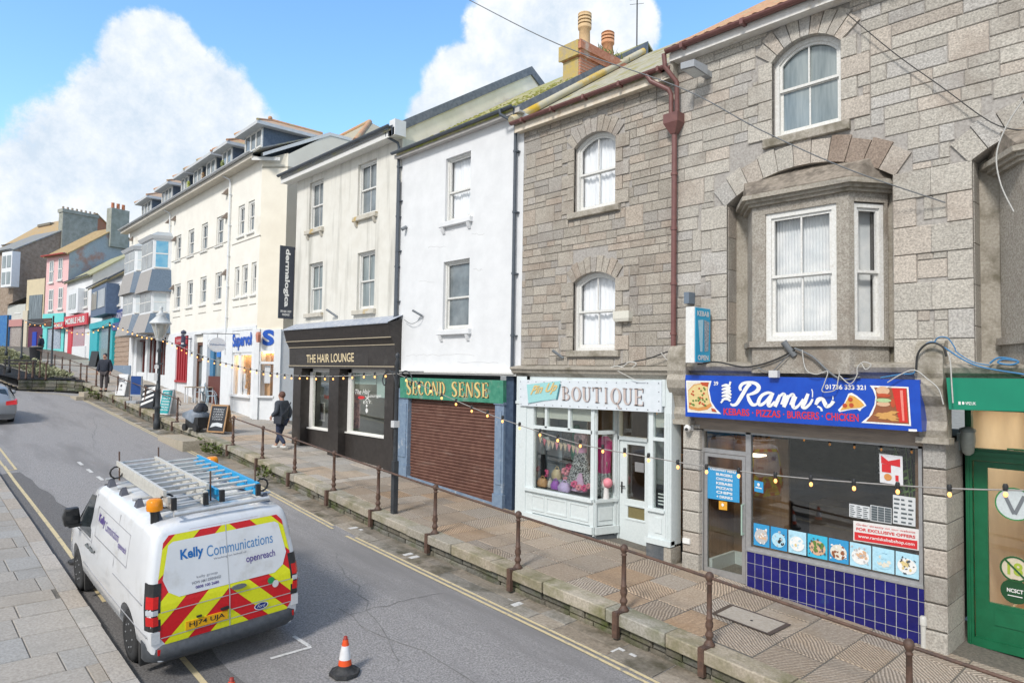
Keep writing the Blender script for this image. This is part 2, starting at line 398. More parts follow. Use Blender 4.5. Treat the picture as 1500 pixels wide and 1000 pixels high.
 for x0, y0, x1, y1 in ((-7.5, 5.2, -12, 6.6), (-4, 5.8, -9.5, 5.3), (-9.2, 5.3, -9.0, 6.9), (-6.2, 4.2, -6.0, 6.3), (-14, 5.9, -22, 6.2), (-26, 5.5, -34, 7.2)):
  P = []; n = 14
  for k in range(n+1): t = k/n; P.append((x0+(x1-x0)*t+RND.uniform(-.05, .05), y0+(y1-y0)*t+RND.uniform(-.08, .08)))
  strip(tr, P, RND.uniform(.01, .022), .005)
 solo('tar_seam', tr, M('dark tar seam', (.15, .145, .14), (.27, .26, .25), 6, .85), kind='structure', loc=(0, 0, 0))
 wl = MB()
 for xa, xb in ((-23.8, -23.25), (-22.6, -22.05), (-21.4, -20.8), (-20.2, -19.65), (-19.0, -18.45)): strip(wl, [(xa, 4.65), (xb, 4.65)], .09, .008)
 strip(wl, [(-8.66, 3.93), (-8.6, 4.47)], .055, .008); strip(wl, [(-8.62, 4.46), (-9.05, 4.43)], .055, .008)
 for xc in (-13.0, -10.9, -8.1, -5.9):      # loading marks across the gutter
  for k in (0, .2): strip(wl, [(xc+k, YC(xc)-.34), (xc+k+.0, YC(xc)-.14)], .11, .012)
 for xc in (-34, -31, -28.6): strip(wl, [(xc, YC(xc)-.5), (xc, YC(xc)-.2)], .1, .012)
 solo('road_marking', wl, whitep, kind='structure', loc=(0, 0, 0))
ground()
def tint(lo=.82, hi=1.12, warm=.05):
 b = RND.uniform(lo, hi); w = RND.uniform(-warm, warm); return (b*(1+w), b, b*(1-w*1.2))
class Along:
 """runs with the street: u is X, d is measured from line fy, z from the level fz"""
 def __init__(s, fy, fz): s.fy = fy; s.fz = fz
 def p(s, u, d, z):
  y = s.fy(u)+d; return Vector((u, y, s.fz(u, y)+z))
def flagstones(mb, x0, x1, fy0, fy1, fz, rw, ln, gap, grooves, th=.05, tn=(.84, 1.1)):
 """bands of flags laid across the pavement, each a slightly different height and tone"""
 x = x0
 while x < x1:
  w = RND.uniform(*rw); xb = min(x+w, x1); y = fy0(x)+(RND.random()*-.6)
  ymax = max(fy1(x), fy1(xb))
  while y < ymax:
   l = RND.uniform(*ln); ya, yb = y, y+l; y = yb
   def cl(xx, yy): return min(max(yy, fy0(xx)), fy1(xx))
   g = gap/2
   xa2, xb2 = x+g, xb-g
   c = [(xa2, cl(xa2, ya+g)), (xb2, cl(xb2, ya+g)), (xb2, cl(xb2, yb-g)), (xa2, cl(xa2, yb-g))]
   if c[3][1]-c[0][1] < .06: continue
   dz = RND.uniform(-.006, .006); ch = .008; col = tint(*tn)
   if RND.random() < .12 and tn[0] < .9: col = tuple(k*q for k, q in zip(col, (1.1, .97, .84)))
   top = []; cx = sum(p[0] for p in c)/4; cy = sum(p[1] for p in c)/4
   for px_, py_ in c:
    top.append((px_+(ch if px_ < cx else -ch), py_+(ch if py_ < cy else -ch)))
   a = math.radians(RND.choice((38, -40, 42, -46, 90, 30))+RND.uniform(-9, 9)) if grooves else 0; ca, sa = math.cos(a), math.sin(a); ox, oy = RND.uniform(0, 30), RND.uniform(0, 30)
   uv = [((px_*ca+py_*sa)+ox, (-px_*sa+py_*ca)+oy) for px_, py_ in top]
   T = [(px_, py_, fz(px_, py_)+dz) for px_, py_ in top]; B = [(px_, py_, fz(px_, py_)-.012) for px_, py_ in c]
   mb.face(T, col, uv)
   for i in range(4):
    j = (i+1) % 4; mb.face([B[i], B[j], T[j], T[i]], col, [uv[i], uv[j], uv[j], uv[i]])
  x = xb
def FACE_Y(X): return lerp(X, [-80, -50.6, -27.3, -24.2, -24.0, 12], [12.9, 12.2, 11.75, 11.75, 10.66, 10.66])
def pavements():
 gp = lambda x, y: G(x)
 # right pavement: bedding sheet, flags, coping stones, rubble wall, gutter setts
 b = MB(); xs = [x*.5 for x in range(-160, 25)]
 b.loft([[(x, YC(x)+.12, G(x)-.01), (x, FACE_Y(x)+1.6, G(x)-.01)] for x in xs], False, False); solo('pavement', b, dirtj, kind='structure', loc=(0, 0, 0))
 f = MB(); flagstones(f, -15.5, 10, lambda x: YC(x)+.36, lambda x: FACE_Y(x), gp, (.5, .75), (.6, 1.0), .018, True)
 solo('pavement_flags', f, hatch, kind='structure', loc=(0, 0, 0))
 f = MB(); flagstones(f, -62, -15.5, lambda x: YC(x)+.36, lambda x: FACE_Y(x)+.6, gp, (.65, 1.05), (.7, 1.4), .025, False)
 solo('pavement_flags', f, granite, kind='structure', loc=(0, 0, 0))
 fr = Along(YC, gp); c = MB(fr); x = -43.4
 while x < 9:
  l = RND.uniform(.8, 1.7); o = RND.uniform(-.012, .012)
  c.cbox(x+.008, x+l-.008, o, .34, -.165+RND.uniform(-.01, .01), .004+RND.uniform(-.004, .006), .014, tint(.85, 1.1)); x += l
 solo('coping', c, kerbm, kind='structure', loc=(0, 0, 0))
 wl = MB(fr)
 for r_, (za, zb) in enumerate(((-.30, -.165), (-.46, -.30), (-.70, -.46))):
  x = -43.4
  while x < 9:
   l = RND.uniform(.22, .7); o = .07+RND.uniform(-.02, .03)
   if za > -.25-HD(x): wl.cbox(x+.006, x+l-.006, o, .4, za+.006, zb-.006, .02, tint(.7, 1.2, .06))
   x += l
 [wl.box(-43.4+k*1.31, -43.4+k*1.31+1.31, .12, .5, -.9, -.17, (.5, .48, .45)) for k in range(40)]
 solo('retaining_wall', wl, rubble, 'low mossy rubble wall holding up the raised pavement beside the road', 'wall', loc=(-12, 8.2, G(-12)-.9))
 gt = MB(Along(YC, RZ)); x = -41.6
 while x < 9:
  l = RND.uniform(.5, 1.1)
  for ya, yb in ((-.46, -.2), (-.2, .1)):
   q = RND.uniform(.0, .01)
   gt.cbox(x+.006, x+l-.01, ya+.006, yb-.006, -.03, .006+q, .004, tint(.62, .92, .06))
  x += l
 solo('gutter', gt, M('damp gutter granite', (.28, .24, .195), (.42, .37, .30), 20, .6, .4, 60, 8, c3=(.10, .09, .055), s3=1.5, t3=(.48, .66), attr=True), kind='structure', loc=(0, 0, 0))
 # left pavement and kerb
 zl = lambda x, y: RZ(x, YK(x))+.10-(YK(x)-y)*.0+.012*(YK(x)-y)
 b = MB(); b.loft([[(x, -4.0, zl(x, -4)-.012), (x, YK(x)-.02, zl(x, YK(x))-.012)] for x in xs], False, False); solo('pavement', b, dirtj, kind='structure', loc=(0, 0, 0))
 f = MB(); flagstones(f, -40, 9, lambda x: -3.9, lambda x: YK(x)-.25, zl, (.42, .72), (.6, 1.3), .013, False, tn=(.93, 1.06))
 solo('pavement_flags', f, M('worn beige paving slabs', (.28, .255, .225), (.385, .355, .315), 30, .85, .25, 90, 8, c3=(.27, .25, .22), s3=1.0, t3=(.55, .78), attr=True), kind='structure', loc=(0, 0, 0))
 k = MB(Along(YK, zl)); x = -40.0
 while x < 9:
  l = RND.uniform(.75, 1.15)
  k.cbox(x+.006, x+l-.006, -.245, RND.uniform(-.006, .008), -.14, -.0+.006, .0, tint(.85, 1.1)); x += l
 solo('kerb', k, granite, kind='structure', loc=(0, 0, 0))
pavements()

def railing():
 iron = M('rusty brown cast iron', (.085, .050, .036), (.135, .078, .055), 14, .55, .3, 60, 6, c3=(.06, .045, .04), s3=5, t3=(.5, .7))
 base = (-12.7, 8.14, G(-12.7))
 t = thing('pavement_railing', 'rusty iron handrail on ball topped posts along the raised pavement edge', 'railing', base)
 xs = [(-2.43, 8.05), (-4.77, 8.06), (-6.12, 8.02), (-8.3, 8.0), (-10.64, 8.03), (-12.71, 8.06), (-14.75, 8.12), (-17.07, 8.25), (-19.46, 8.4), (-22.15, 8.58)]
 far = [(-27.72, 8.6), (-30, 8.6), (-31.95, 8.6), (-34.33, 8.62), (-36.65, 8.65), (-38.9, 8.65), (-41.08, 8.68), (-43.3, 8.68), (-44.9, 8.7), (-48.1, 8.75), (-50.4, 8.75), (-52.8, 8.75), (-55.2, 8.75), (-57.6, 8.72), (-60.1, 8.65)]
 H = .93
 prof = [(.0, 0), (.085, .0), (.085, .03), (.05, .07), (.042, .10), (.062, .125), (.066, .15), (.045, .185), (.04, .21), (.058, .25), (.06, .29), (.042, .33), (.052, .345), (.052, .362), (.042, .372),
   (.036, .78), (.048, .79), (.048, .805), (.03, .815), (.045, .835), (.062, .865), (.066, .89), (.058, .92), (.03, .945), (.0, .952)]
 pb = MB(); pb.lathe(prof, 8); pb.box(-.06, .06, -.2, .07, -.012, .02); pb.box(-.05, .05, -.235, -.16, -.33, .03)
 pb.v = [Vector((v.x*.86, v.y*.9, v.z)) for v in pb.v]; me = None
 for i, (x, y) in enumerate(xs+far):
  if me is None:
   o = part('post', pb, iron, t, local=True); me = o.data
  else:
   o = bpy.data.objects.new('post', me); COL.objects.link(o); o.parent = t
  o.location = (x-base[0], y-base[1], G(x)-base[2])
 def rail(pl):
  r = MB(); P = [Vector((x, y, G(x)+.875)) for x, y in pl]; r.tube(P, .021, 8); part('rail', r, iron, t)
 rail([(6, 8.0)]+xs); rail(far[:8]); rail(far[7:])
 r = MB(); r.tube([(-22.15, 8.58, G(-22.15)+.87), (-22.4, 8.58, G(-22.4)+.86), (-22.5, 8.58, G(-22.5)+.78), (-22.42, 8.58, G(-22.5)+.7), (-22.3, 8.58, G(-22.5)+.74)], .018, 7); part('rail', r, iron, t)
 r = MB(); r.tube([(-27.72, 8.6, G(-27.7)+.87), (-27.5, 8.6, G(-27.5)+.86), (-27.35, 8.6, G(-27.5)+.78), (-27.4, 8.6, G(-27.5)+.68), (-27.55, 8.6, G(-27.5)+.72)], .018, 7); part('rail', r, iron, t)
railing()
# ------------------------------------------------------------------ building kit
FM = Frame(0, 10.6, 0)
def R_(F, a, b, d=0.0):
 """pixel corners (top-left, bottom-right) read on plane d -> u0,u1,z0,z1"""
 u0, z1 = F.px(a[0], a[1], d); u1, z0 = F.px(b[0], b[1], d); return u0, u1, z0, z1
def xprism(mb, prof, u0, u1, col=None):
 """profile in (d,z) swept along u"""
 n = len(prof); v = [(u0, d, z) for d, z in prof]+[(u1, d, z) for d, z in prof]; fs = [(i, n+i, n+(i+1) % n, (i+1) % n) for i in range(n)]
 tr = tessellate_polygon([[Vector((d, z, 0)) for d, z in prof]]); fs += [tuple(t) for t in tr]+[tuple(n+i for i in reversed(t)) for t in tr]
 mb.mesh(v, fs, col)
def arc_loop(u0, u1, z0, zs, rise, n=12):
 pts = [(u0, z0), (u1, z0), (u1, zs)]
 if rise > .001:
  w = (u1-u0)/2; Rr = (w*w+rise*rise)/(2*rise); cx = (u0+u1)/2; cz = zs+rise-Rr; a = math.asin(min(1, w/Rr))
  for k in range(1, n): t = a-2*a*k/n; pts.append((cx+Rr*math.sin(t), cz+Rr*math.cos(t)))
 pts.append((u0, zs)); return pts
def inset(u0, u1, z0, zs, rise, m):
 r2 = max(rise*(1-2*m/max(u1-u0, .01)), 0) if rise > .001 else 0
 top = zs+rise-m
 return (u0+m, u1-m, z0+m, top-r2, r2)
def ring(mb, outer, inner, y0, y1, col=None):
 vs = [Vector((u, z, 0)) for u, z in outer]+[Vector((u, z, 0)) for u, z in inner]
 tr = tessellate_polygon([vs[:len(outer)], vs[len(outer):]])
 allp = list(outer)+list(inner)
 mb.mesh([(u, y0, z) for u, z in allp], [tuple(t) for t in tr], col)
 for lp in (outer, inner):
  n = len(lp)
  for i in range(n):
   a, b = lp[i], lp[(i+1) % n]; mb.face([(a[0], y0, a[1]), (b[0], y0, b[1]), (b[0], y1, b[1]), (a[0], y1, a[1])], col)
def wall_mesh(F, outer, holes, rev=.14, d=0.0, back=None):
 mb = MB(F); pls = [[Vector((u, z, 0)) for u, z in outer]]+[[Vector((u, z, 0)) for u, z in h] for h in holes]
 tr = tessellate_polygon(pls); allp = [p for l in [outer]+holes for p in l]
 mb.mesh([(u, d, z) for u, z in allp], [tuple(t) for t in tr])
 for h in holes:
  n = len(h)
  for i in range(n):
   a, b = h[i], h[(i+1) % n]; mb.face([(a[0], d, a[1]), (b[0], d, b[1]), (b[0], d+rev, b[1]), (a[0], d+rev, a[1])])
 if back:
  n = len(outer)
  for i in range(n):
   a, b = outer[i], outer[(i+1) % n]; mb.face([(a[0], d, a[1]), (b[0], d, b[1]), (b[0], back, b[1]), (a[0], back, a[1])])
  u0 = min(p[0] for p in outer); u1 = max(p[0] for p in outer); z0 = min(p[1] for p in outer); z1 = max(p[1] for p in outer)
  mb.face([(u0, back, z0), (u0, back, z1), (u1, back, z1), (u1, back, z0)])
 return mb
def cut_rects(r, ex):
 out = [r]
 for e in ex:
  nx = []
  for (a, b, c, d) in out:
   if e[1] <= a or e[0] >= b or e[3] <= c or e[2] >= d: nx.append((a, b, c, d)); continue
   if e[0] > a: nx.append((a, e[0], c, d))
   if e[1] < b: nx.append((e[1], b, c, d))
   ia, ib = max(a, e[0]), min(b, e[1])
   if e[2] > c: nx.append((ia, ib, c, e[2]))
   if e[3] < d: nx.append((ia, ib, e[3], d))
  out = nx
 return [q for q in out if q[1]-q[0] > .1 and q[3]-q[2] > .07]
def stone_tone(lo=.86, hi=1.12):
 b = RND.uniform(lo, hi); k = RND.random()
 if k < .22: return (b*1.04, b*.98, b*.92)
 if k < .4: return (b*.98, b*.99, b*1.0)
 return (b*1.01, b, b*.96)
def blocks(mb, u0, u1, z0, z1, ex, band=(.36, .46), big=(.35, .8), small=(.3, .75), jt=.011, pr=(.003, .009), pbig=.3):
 z = z0
 while z < z1-.02:
  h = min(RND.uniform(*band), z1-z)
  if z1-z-h < .12: h = z1-z
  u = u0-RND.random()*.4
  while u < u1:
   if RND.random() < pbig: l = RND.uniform(*big); rs = [(u, u+l, z, z+h)]
   else:
    l = RND.uniform(.7, 1.5); s = h*RND.uniform(.4, .6); rs = []
    for za, zb in ((z, z+s), (z+s, z+h)):
     q = u
     while q < u+l-.01:
      m = RND.uniform(*small); e = u+l if q+m > u+l-.18 else q+m; rs.append((q, e, za, zb)); q = e
   for r in rs:
    r = (max(r[0], u0), min(r[1], u1), r[2], r[3])
    if r[1]-r[0] < .04: continue
    for a, b, c, d in cut_rects(r, ex):
     p = RND.uniform(*pr); mb.cbox(a+jt/2, b-jt/2, -p, .02, c+jt/2, d-jt/2, .009, stone_tone())
   u += l
  z += h
def quoins(mb, u0, u1, z0, z1, wl=.34, ws=.2, h=.3, jt=.012, ex=None, left=True, right=True):
 """long and short dressed jamb stones either side of an opening; returns what they cover"""
 n = max(1, round((z1-z0)/h)); hh = (z1-z0)/n; out = []
 for k in range(n):
  w = wl if k % 2 == 0 else ws
  for sd in ((-1,) if left else ())+((1,) if right else ()):
   a, b = (u0-w, u0) if sd < 0 else (u1, u1+w)
   mb.cbox(a+jt/2, b-.0 if sd < 0 else b-jt/2, -.02, .05, z0+k*hh+jt/2, z0+(k+1)*hh-jt/2, .007, stone_tone(.96, 1.12)); out.append((a, b, z0+k*hh, z0+(k+1)*hh))
 return out
def voussoirs(mb, u0, u1, zs, rise, th=.3, n=9, ends=.28, jt=.012, tone=None):
 w = (u1-u0)/2; Rr = (w*w+rise*rise)/(2*rise); cx = (u0+u1)/2; cz = zs+rise-Rr; a = math.asin(min(1, w/Rr)); a2 = a+.02; out = []
 for k in range(n):
  t0 = -a2+2*a2*k/n; t1 = -a2+2*a2*(k+1)/n; g = jt/2/Rr; thk = th*(1.0+.12*(k % 2))
  P = [(cx+r*math.sin(t), cz+r*math.cos(t)) for r, t in ((Rr, t0+g), (Rr, t1-g), (Rr+thk, t1-g), (Rr+thk, t0+g))]
  c = tone(k, n) if tone else stone_tone(.94, 1.1)
  mb.prism(P, -.02, .05, c)
  for q in range(4):
   tq0 = t0+(t1-t0)*q/4; tq1 = t0+(t1-t0)*(q+1)/4
   xs = (cx+(Rr+thk)*math.sin(tq0), cx+(Rr+thk)*math.sin(tq1)); zt = cz+(Rr+thk)*max(math.cos(tq0), math.cos(tq1))
   out.append((min(xs), max(xs), zs-.02, zt))
 return out
white_wood = M('white painted timber', (.74, .74, .72), (.62, .61, .57), 30, .5, .08, 60, c3=(.45, .42, .36), s3=3, t3=(.66, .82))
dark_glass = M('sky toned window glass', (.10, .12, .13), (.25, .28, .29), 1.0, .03, spec=.9)  # sky reflection lightened into the pane's base colour
grey_glass = M('curtain and sky toned glass', (.16, .20, .21), (.30, .34, .34), 2.5, .04, spec=.8, stretch=(3, 3, .3))  # curtain tone and sky reflection, both put into the base colour
clear = glass(boost=1.0); shopglass = glass('large shop window glass', (.92, .95, .94), 1.9)
curtain_m = M('white net curtain', (.84, .86, .88), (.74, .77, .80), 4, .9, stretch=(8, 8, .2))
blind_m = M('pale vertical blind', (.78, .79, .78), (.62, .65, .66), 3, .8)
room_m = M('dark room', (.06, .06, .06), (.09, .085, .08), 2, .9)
def sash(parent, F, u0, u1, z0, zs, rise=0.0, d=.14, fw=.055, vb=1, curtain=None, glassm=None, mid=.5, sill=None, name='window', open_=0.0, sm=None):
 """sliding sash window set at depth d: frame > pane, curtain, sill"""
 mb = MB(F); o = arc_loop(u0, u1, z0, zs, rise); i = arc_loop(*inset(u0, u1, z0, zs, rise, fw)); ring(mb, o, i, d-.02, d+.1)
 iu0, iu1, iz0, izs, ir = inset(u0, u1, z0, zs, rise, fw); s = .042; zm = iz0+(izs+ir-iz0)*mid
 lo = [(iu0, iz0), (iu1, iz0), (iu1, zm), (iu0, zm)]; ring(mb, lo, [(iu0+s, iz0+s*1.6), (iu1-s, iz0+s*1.6), (iu1-s, zm-s*.7), (iu0+s, zm-s*.7)], d+.045, d+.085)
 up = arc_loop(iu0, iu1, zm-.015, izs, ir); ring(mb, up, arc_loop(*inset(iu0, iu1, zm-.015, izs, ir, s)), d+.008, d+.045)
 for k in range(vb):
  uc = iu0+(iu1-iu0)*(k+1)/(vb+1)
  mb.box(uc-.012, uc+.012, d+.05, d+.075, iz0+s, zm-.02); mb.box(uc-.012, uc+.012, d+.012, d+.038, zm+.02, izs+ir*.92-.03)
 w = part(name, mb, white_wood, parent)
 g = MB(F); g.prism(arc_loop(*inset(u0, u1, z0, zs, rise, fw*.8), n=10), d+.06, d+.064); part('pane', g, glassm or dark_glass, w)
 if curtain:
  c = MB(F); n = 46; a = []; bb = []
  for k in range(n+1):
   t = k/n; uu = u0+(u1-u0)*t
   if curtain == 'blind': dd = d+.16+(.03 if k % 2 else 0.0)
   else: dd = d+.15+.022*math.sin(k*1.1+math.sin(k*.7)*1.5)
   a.append((uu, dd, z0)); bb.append((uu, dd, zs+rise))
  c.loft([a, bb], False, False, curtain != 'blind'); part('blind' if curtain == 'blind' else 'curtain', c, blind_m if curtain == 'blind' else curtain_m, w)
 if curtain or glassm is clear:
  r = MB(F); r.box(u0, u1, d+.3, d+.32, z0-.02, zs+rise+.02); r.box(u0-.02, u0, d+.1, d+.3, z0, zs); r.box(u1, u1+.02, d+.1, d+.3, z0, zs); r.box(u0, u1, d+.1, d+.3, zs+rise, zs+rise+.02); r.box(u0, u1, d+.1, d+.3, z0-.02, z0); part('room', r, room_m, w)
 if sill:
  q = MB(F); e, h, pj = sill; q.cbox(u0-e, u1+e, -pj, d, z0-h, z0-.005, .012); part('sill', q, sm or white_wood, w)
 return w
def gutter(mb, F, u0, u1, d, z, r=.06):
 n = 7; A = []
 for u in (u0, u1): A.append([(u, d-r+r*math.cos(math.pi*k/n+math.pi)+r*0, z+r*math.sin(math.pi*k/n+math.pi)) for k in range(n+1)]+[(u, d-r+(r-.012)*math.cos(-math.pi*k/n), z+(r-.012)*math.sin(-math.pi*k/n)+.004) for k in range(n+1)])
 mb.loft(A, True, True, False)
def roof_front(mb, F, u0, u1, d0, z0, dr, zr, th=.06, col=None):
 mb.mesh([(u0, d0, z0), (u1, d0, z0), (u1, dr, zr), (u0, dr, zr), (u0, d0, z0-th), (u1, d0, z0-th), (u1, dr, zr-th), (u0, dr, zr-th)],
   [(0, 1, 2, 3), (7, 6, 5, 4), (0, 4, 5, 1), (1, 5, 6, 2), (2, 6, 7, 3), (3, 7, 4, 0)], col)
stone = M('granite ashlar', (.33, .31, .285), (.58, .55, .505), 38, .88, .8, 60, 9, c3=(.27, .23, .20), s3=.9, t3=(.52, .76), attr=True)
stone_dk = M('weathered granite trim', (.30, .27, .225), (.43, .395, .335), 30, .88, .4, 70, 8, c3=(.17, .15, .11), s3=2.5, t3=(.5, .68))
mortar = M('lime mortar', (.29, .27, .25), (.42, .395, .365), 30, .95, .2, 60)
stained = M('rust stained stone', (.31, .265, .22), (.22, .19, .15), 12, .9, .4, 60, c3=(.13, .11, .09), s3=3, t3=(.45, .65))
brown_p = M('brown painted pipe', (.19, .085, .075), (.15, .065, .06), 10, .45, spec=.5)
fascia_w = M('cream eaves board', (.72, .66, .55), (.62, .53, .41), 8, .7, c3=(.40, .28, .17), s3=2.2, t3=(.6, .75))
slate = M('grey slate', (.20, .21, .22), (.27, .275, .28), 9, .7, .3, 25, c3=(.30, .27, .13), s3=1.3, t3=(.5, .7), stretch=(1, 1, 1))
mossy = M('mossy old roof', (.36, .32, .20), (.46, .40, .25), 9, .9, .7, 16, c3=(.27, .29, .06), s3=2.2, t3=(.44, .6))
tile_o = M('weathered orange tiles', (.46, .24, .13), (.56, .33, .19), 8, .85, .4, 30, c3=(.40, .36, .2), s3=1.6, t3=(.5, .68))
alu = M('dull aluminium', (.45, .45, .45), (.38, .38, .38), 14, .42, metal=.6, spec=.5)
blk = M('black plastic', (.018, .018, .019), (.03, .03, .03), 20, .5)

def house_rami():
 F = FM; t = thing('granite_house', 'two storey granite terrace house over the blue kebab shop, bay window above', 'house', (-5, 10.6, G(-5)))
 uL, uR = -6.98, 3.2; zt = 9.69; zc = 4.02
 # openings
 a0, a1, az0, _ = R_(F, (1131, 130), (1232, 198)); _, azs = F.px(1180, 76); _, azc = F.px(1188, 50)
 win = (a0, a1, F.px(1182, 191)[1], azs, azc-azs)
 r0 = F.px(1065, 400)[0]; r1 = F.px(1309, 400)[0]; DX = F.px(1426, 380)[0]-r0
 zsp = F.px(1066, 300)[1]; rise = .42
 holes = [arc_loop(*win)]
 for k in (0, 1): holes.append(arc_loop(r0+k*DX, r1+k*DX, zc+.12, zsp, rise))
 outer = [(uL, zc), (uR+3, zc), (uR+3, zt), (uL, zt)]
 part('wall', wall_mesh(F, outer, holes, .31, .012, 6.5), mortar, t)
 ms = MB(F); ex = []
 e = quoins(ms, a0, a1, win[2], win[3]+.02, .42, .24, .33); ex += e+[(a0, a1, win[2]-.2, win[3]+win[4])]
 ex += voussoirs(ms, a0, a1, win[3], win[4], .36, 9)
 ex.append((a0-.18, a1+.18, win[2]-.17, win[2]))
 for k in (0, 1):
  q0, q1 = r0+k*DX, r1+k*DX
  ex += quoins(ms, q0, q1, zc+.12, zsp, .5, .3, .42); ex.append((q0, q1, zc+.1, zsp+rise))
  ex += voussoirs(ms, q0, q1, zsp, rise, .36, 11, tone=lambda k, n: (.66, .55, .48) if k > 6 and k < 10 else stone_tone(.9, 1.06))
  n = 5
  for j in range(n):       # reveals of the recess
   za, zb = zc+.12+(zsp-zc-.12)*j/n, zc+.12+(zsp-zc-.12)*(j+1)/n; c = stone_tone(.7, 1.0)
   ms.box(q0-.01, q0+.012, .03, .31, za+.006, zb-.006, c); ms.box(q1-.012, q1+.01, .03, .31, za+.006, zb-.006, c)
 blocks(ms, uL, uR+3, zc+.1, zt, ex, (.34, .48), (.35, .8), (.3, .9), pbig=.25)
 part('stonework', ms, stone, t)
 sash(t, F, *win, d=.13, fw=.07, vb=1, glassm=grey_glass, mid=.52, sill=(.14, .15, .07), sm=stone_dk)
 # eaves, gutter, roof
 m = MB(F); m.box(uL, uR+3, -.2, 0, zt-.01, zt+.02); m.box(uL, uR+3, -.23, -.2, zt-.02, zt+.13); part('fascia', m, M('white eaves board', (.75, .74, .71), (.66, .64, .6), 8, .6, c3=(.48, .42, .33), s3=2, t3=(.62, .78)), t)
 m = MB(F); gutter(m, F, uL-.02, uR+3, -.235, zt+.175, .07)
 for k in range(9): m.box(uL+.3+k*1.15, uL+.36+k*1.15, -.38, -.23, zt+.09, zt+.185)
 part('gutter', m, brown_p, t)
 m = MB(F); tanp = .625; z0 = zt+.16; d0 = -.26; u = uL
 while u < uR+3:       # pantile rolls
  pts = []
  for dd, zz in ((d0, z0+.05), (4.8, z0+.05+(4.8-d0)*tanp)): pts.append([(u+.22*k/6, dd, zz+.045*abs(math.sin(math.pi*k/6))) for k in range(7)])
  m.loft(pts, False, False, True); u += .22
 m.face([(uL, d0, z0), (uR+3, d0, z0), (uR+3, 4.8, z0+(4.8-d0)*tanp), (uL, 4.8, z0+(4.8-d0)*tanp)]); m.face([(uL, 4.8, z0+5.2*tanp), (uR+3, 4.8, z0+5.2*tanp), (uR+3, 10, z0), (uL, 10, z0)])
 for uu in (uL, uR+3): m.face([(uu, d0, z0), (uu, 4.8, z0+5.2*tanp), (uu, 10, z0)])
 part('roof', m, tile_o, t)
 # downpipe between the two granite houses
 m = MB(F); ud = F.px(992, 300)[0]
 m.tube([(ud-.1, -.3, zt+.12), (ud-.08, -.29, zt-.12), (ud+.07, -.14, zt-.4), (ud+.07, -.12, zt-.95)], .045, 8)
 m.tube([(ud-.5, -.27, 9.56), (ud-.42, -.25, 9.42), (ud-.1, -.15, 9.2), (ud-.06, -.12, 9.1), (ud-.06, -.12, 8.75)], .045, 8)
 m.loft([[(ud-.15, -.24, 8.72), (ud+.15, -.24, 8.72), (ud+.15, -.0, 8.72), (ud-.15, -.0, 8.72)], [(ud-.15, -.24, 8.55), (ud+.15, -.24, 8.55), (ud+.15, 0, 8.55), (ud-.15, 0, 8.55)], [(ud-.05, -.16, 8.36), (ud+.05, -.16, 8.36), (ud+.05, -.05, 8.36), (ud-.05, -.05, 8.36)]], True, True, False)
 m.tube([(ud, -.1, 8.4), (ud, -.1, 4.3)], .05, 10)
 for zz in (7.6, 6.6, 5.6, 4.7): m.lathe([(.062, 0), (.062, .05)], 10, (ud, -.1, zz))
 part('downpipe', m, brown_p, t)
 m = MB(F); m.cbox(uL-.2, uL+.04, -.2, .0, zt-.3, zt+.0, .03); part('corbel', m, stone_dk, t)
 # shop cornice, consoles, piers
 m = MB(F); xprism(m, [(0, 3.98), (-.10, 3.98), (-.13, 4.03), (-.2, 4.07), (-.24, 4.14), (-.24, 4.18), (0, 4.22)], -6.75, uR+3)
 m.box(-6.75, uR+3, -.06, .1, 3.82, 3.98); part('cornice', m, stone_dk, t)
 prof = [(.1, 3.2), (-.10, 3.2), (-.14, 3.3), (-.10, 3.42), (-.16, 3.62), (-.27, 3.76), (-.30, 3.9), (-.26, 4.0), (-.28, 4.06), (-.28, 4.3), (-.24, 4.42), (-.16, 4.5), (.1, 4.52)]
 pr = [(F.px(1353, 700)[0], F.px(1387, 700)[0]), (F.px(1002, 700)[0], F.px(1026, 700)[0])]
 cons = [(pr[0][0]-.02, pr[0][1]+.04), (F.px(990, 560)[0]-.0, F.px(1017, 560)[0])]
 for a, b in cons:
  m = MB(F); xprism(m, prof, a, b); m.box(a-.03, b+.03, -.17, .1, 3.12, 3.2); part('console', m, stone_dk, t)
 for (a, b), dep in zip(pr, (.78, .4)):
  m = MB(F); zz = G(a)-.25; k = 0
  while zz < 3.12:
   h = .5 if k == 0 else .36; h = min(h, 3.13-zz); m.cbox(a, b, -.05 if k else -.07, dep, zz+.008, zz+h-.008, .018, stone_tone(.74, 1.0))
   if dep > .5: m.cbox(a+.03, b-.002, .0, dep, zz+.004, zz+h-.004, .01, stone_tone(.6, .8))
   zz += h; k += 1
  part('pier', m, stone, t)
 return t, pr, (r0, r1, DX, zc, zsp, rise)
HA, PIERS, BAYP = house_rami()
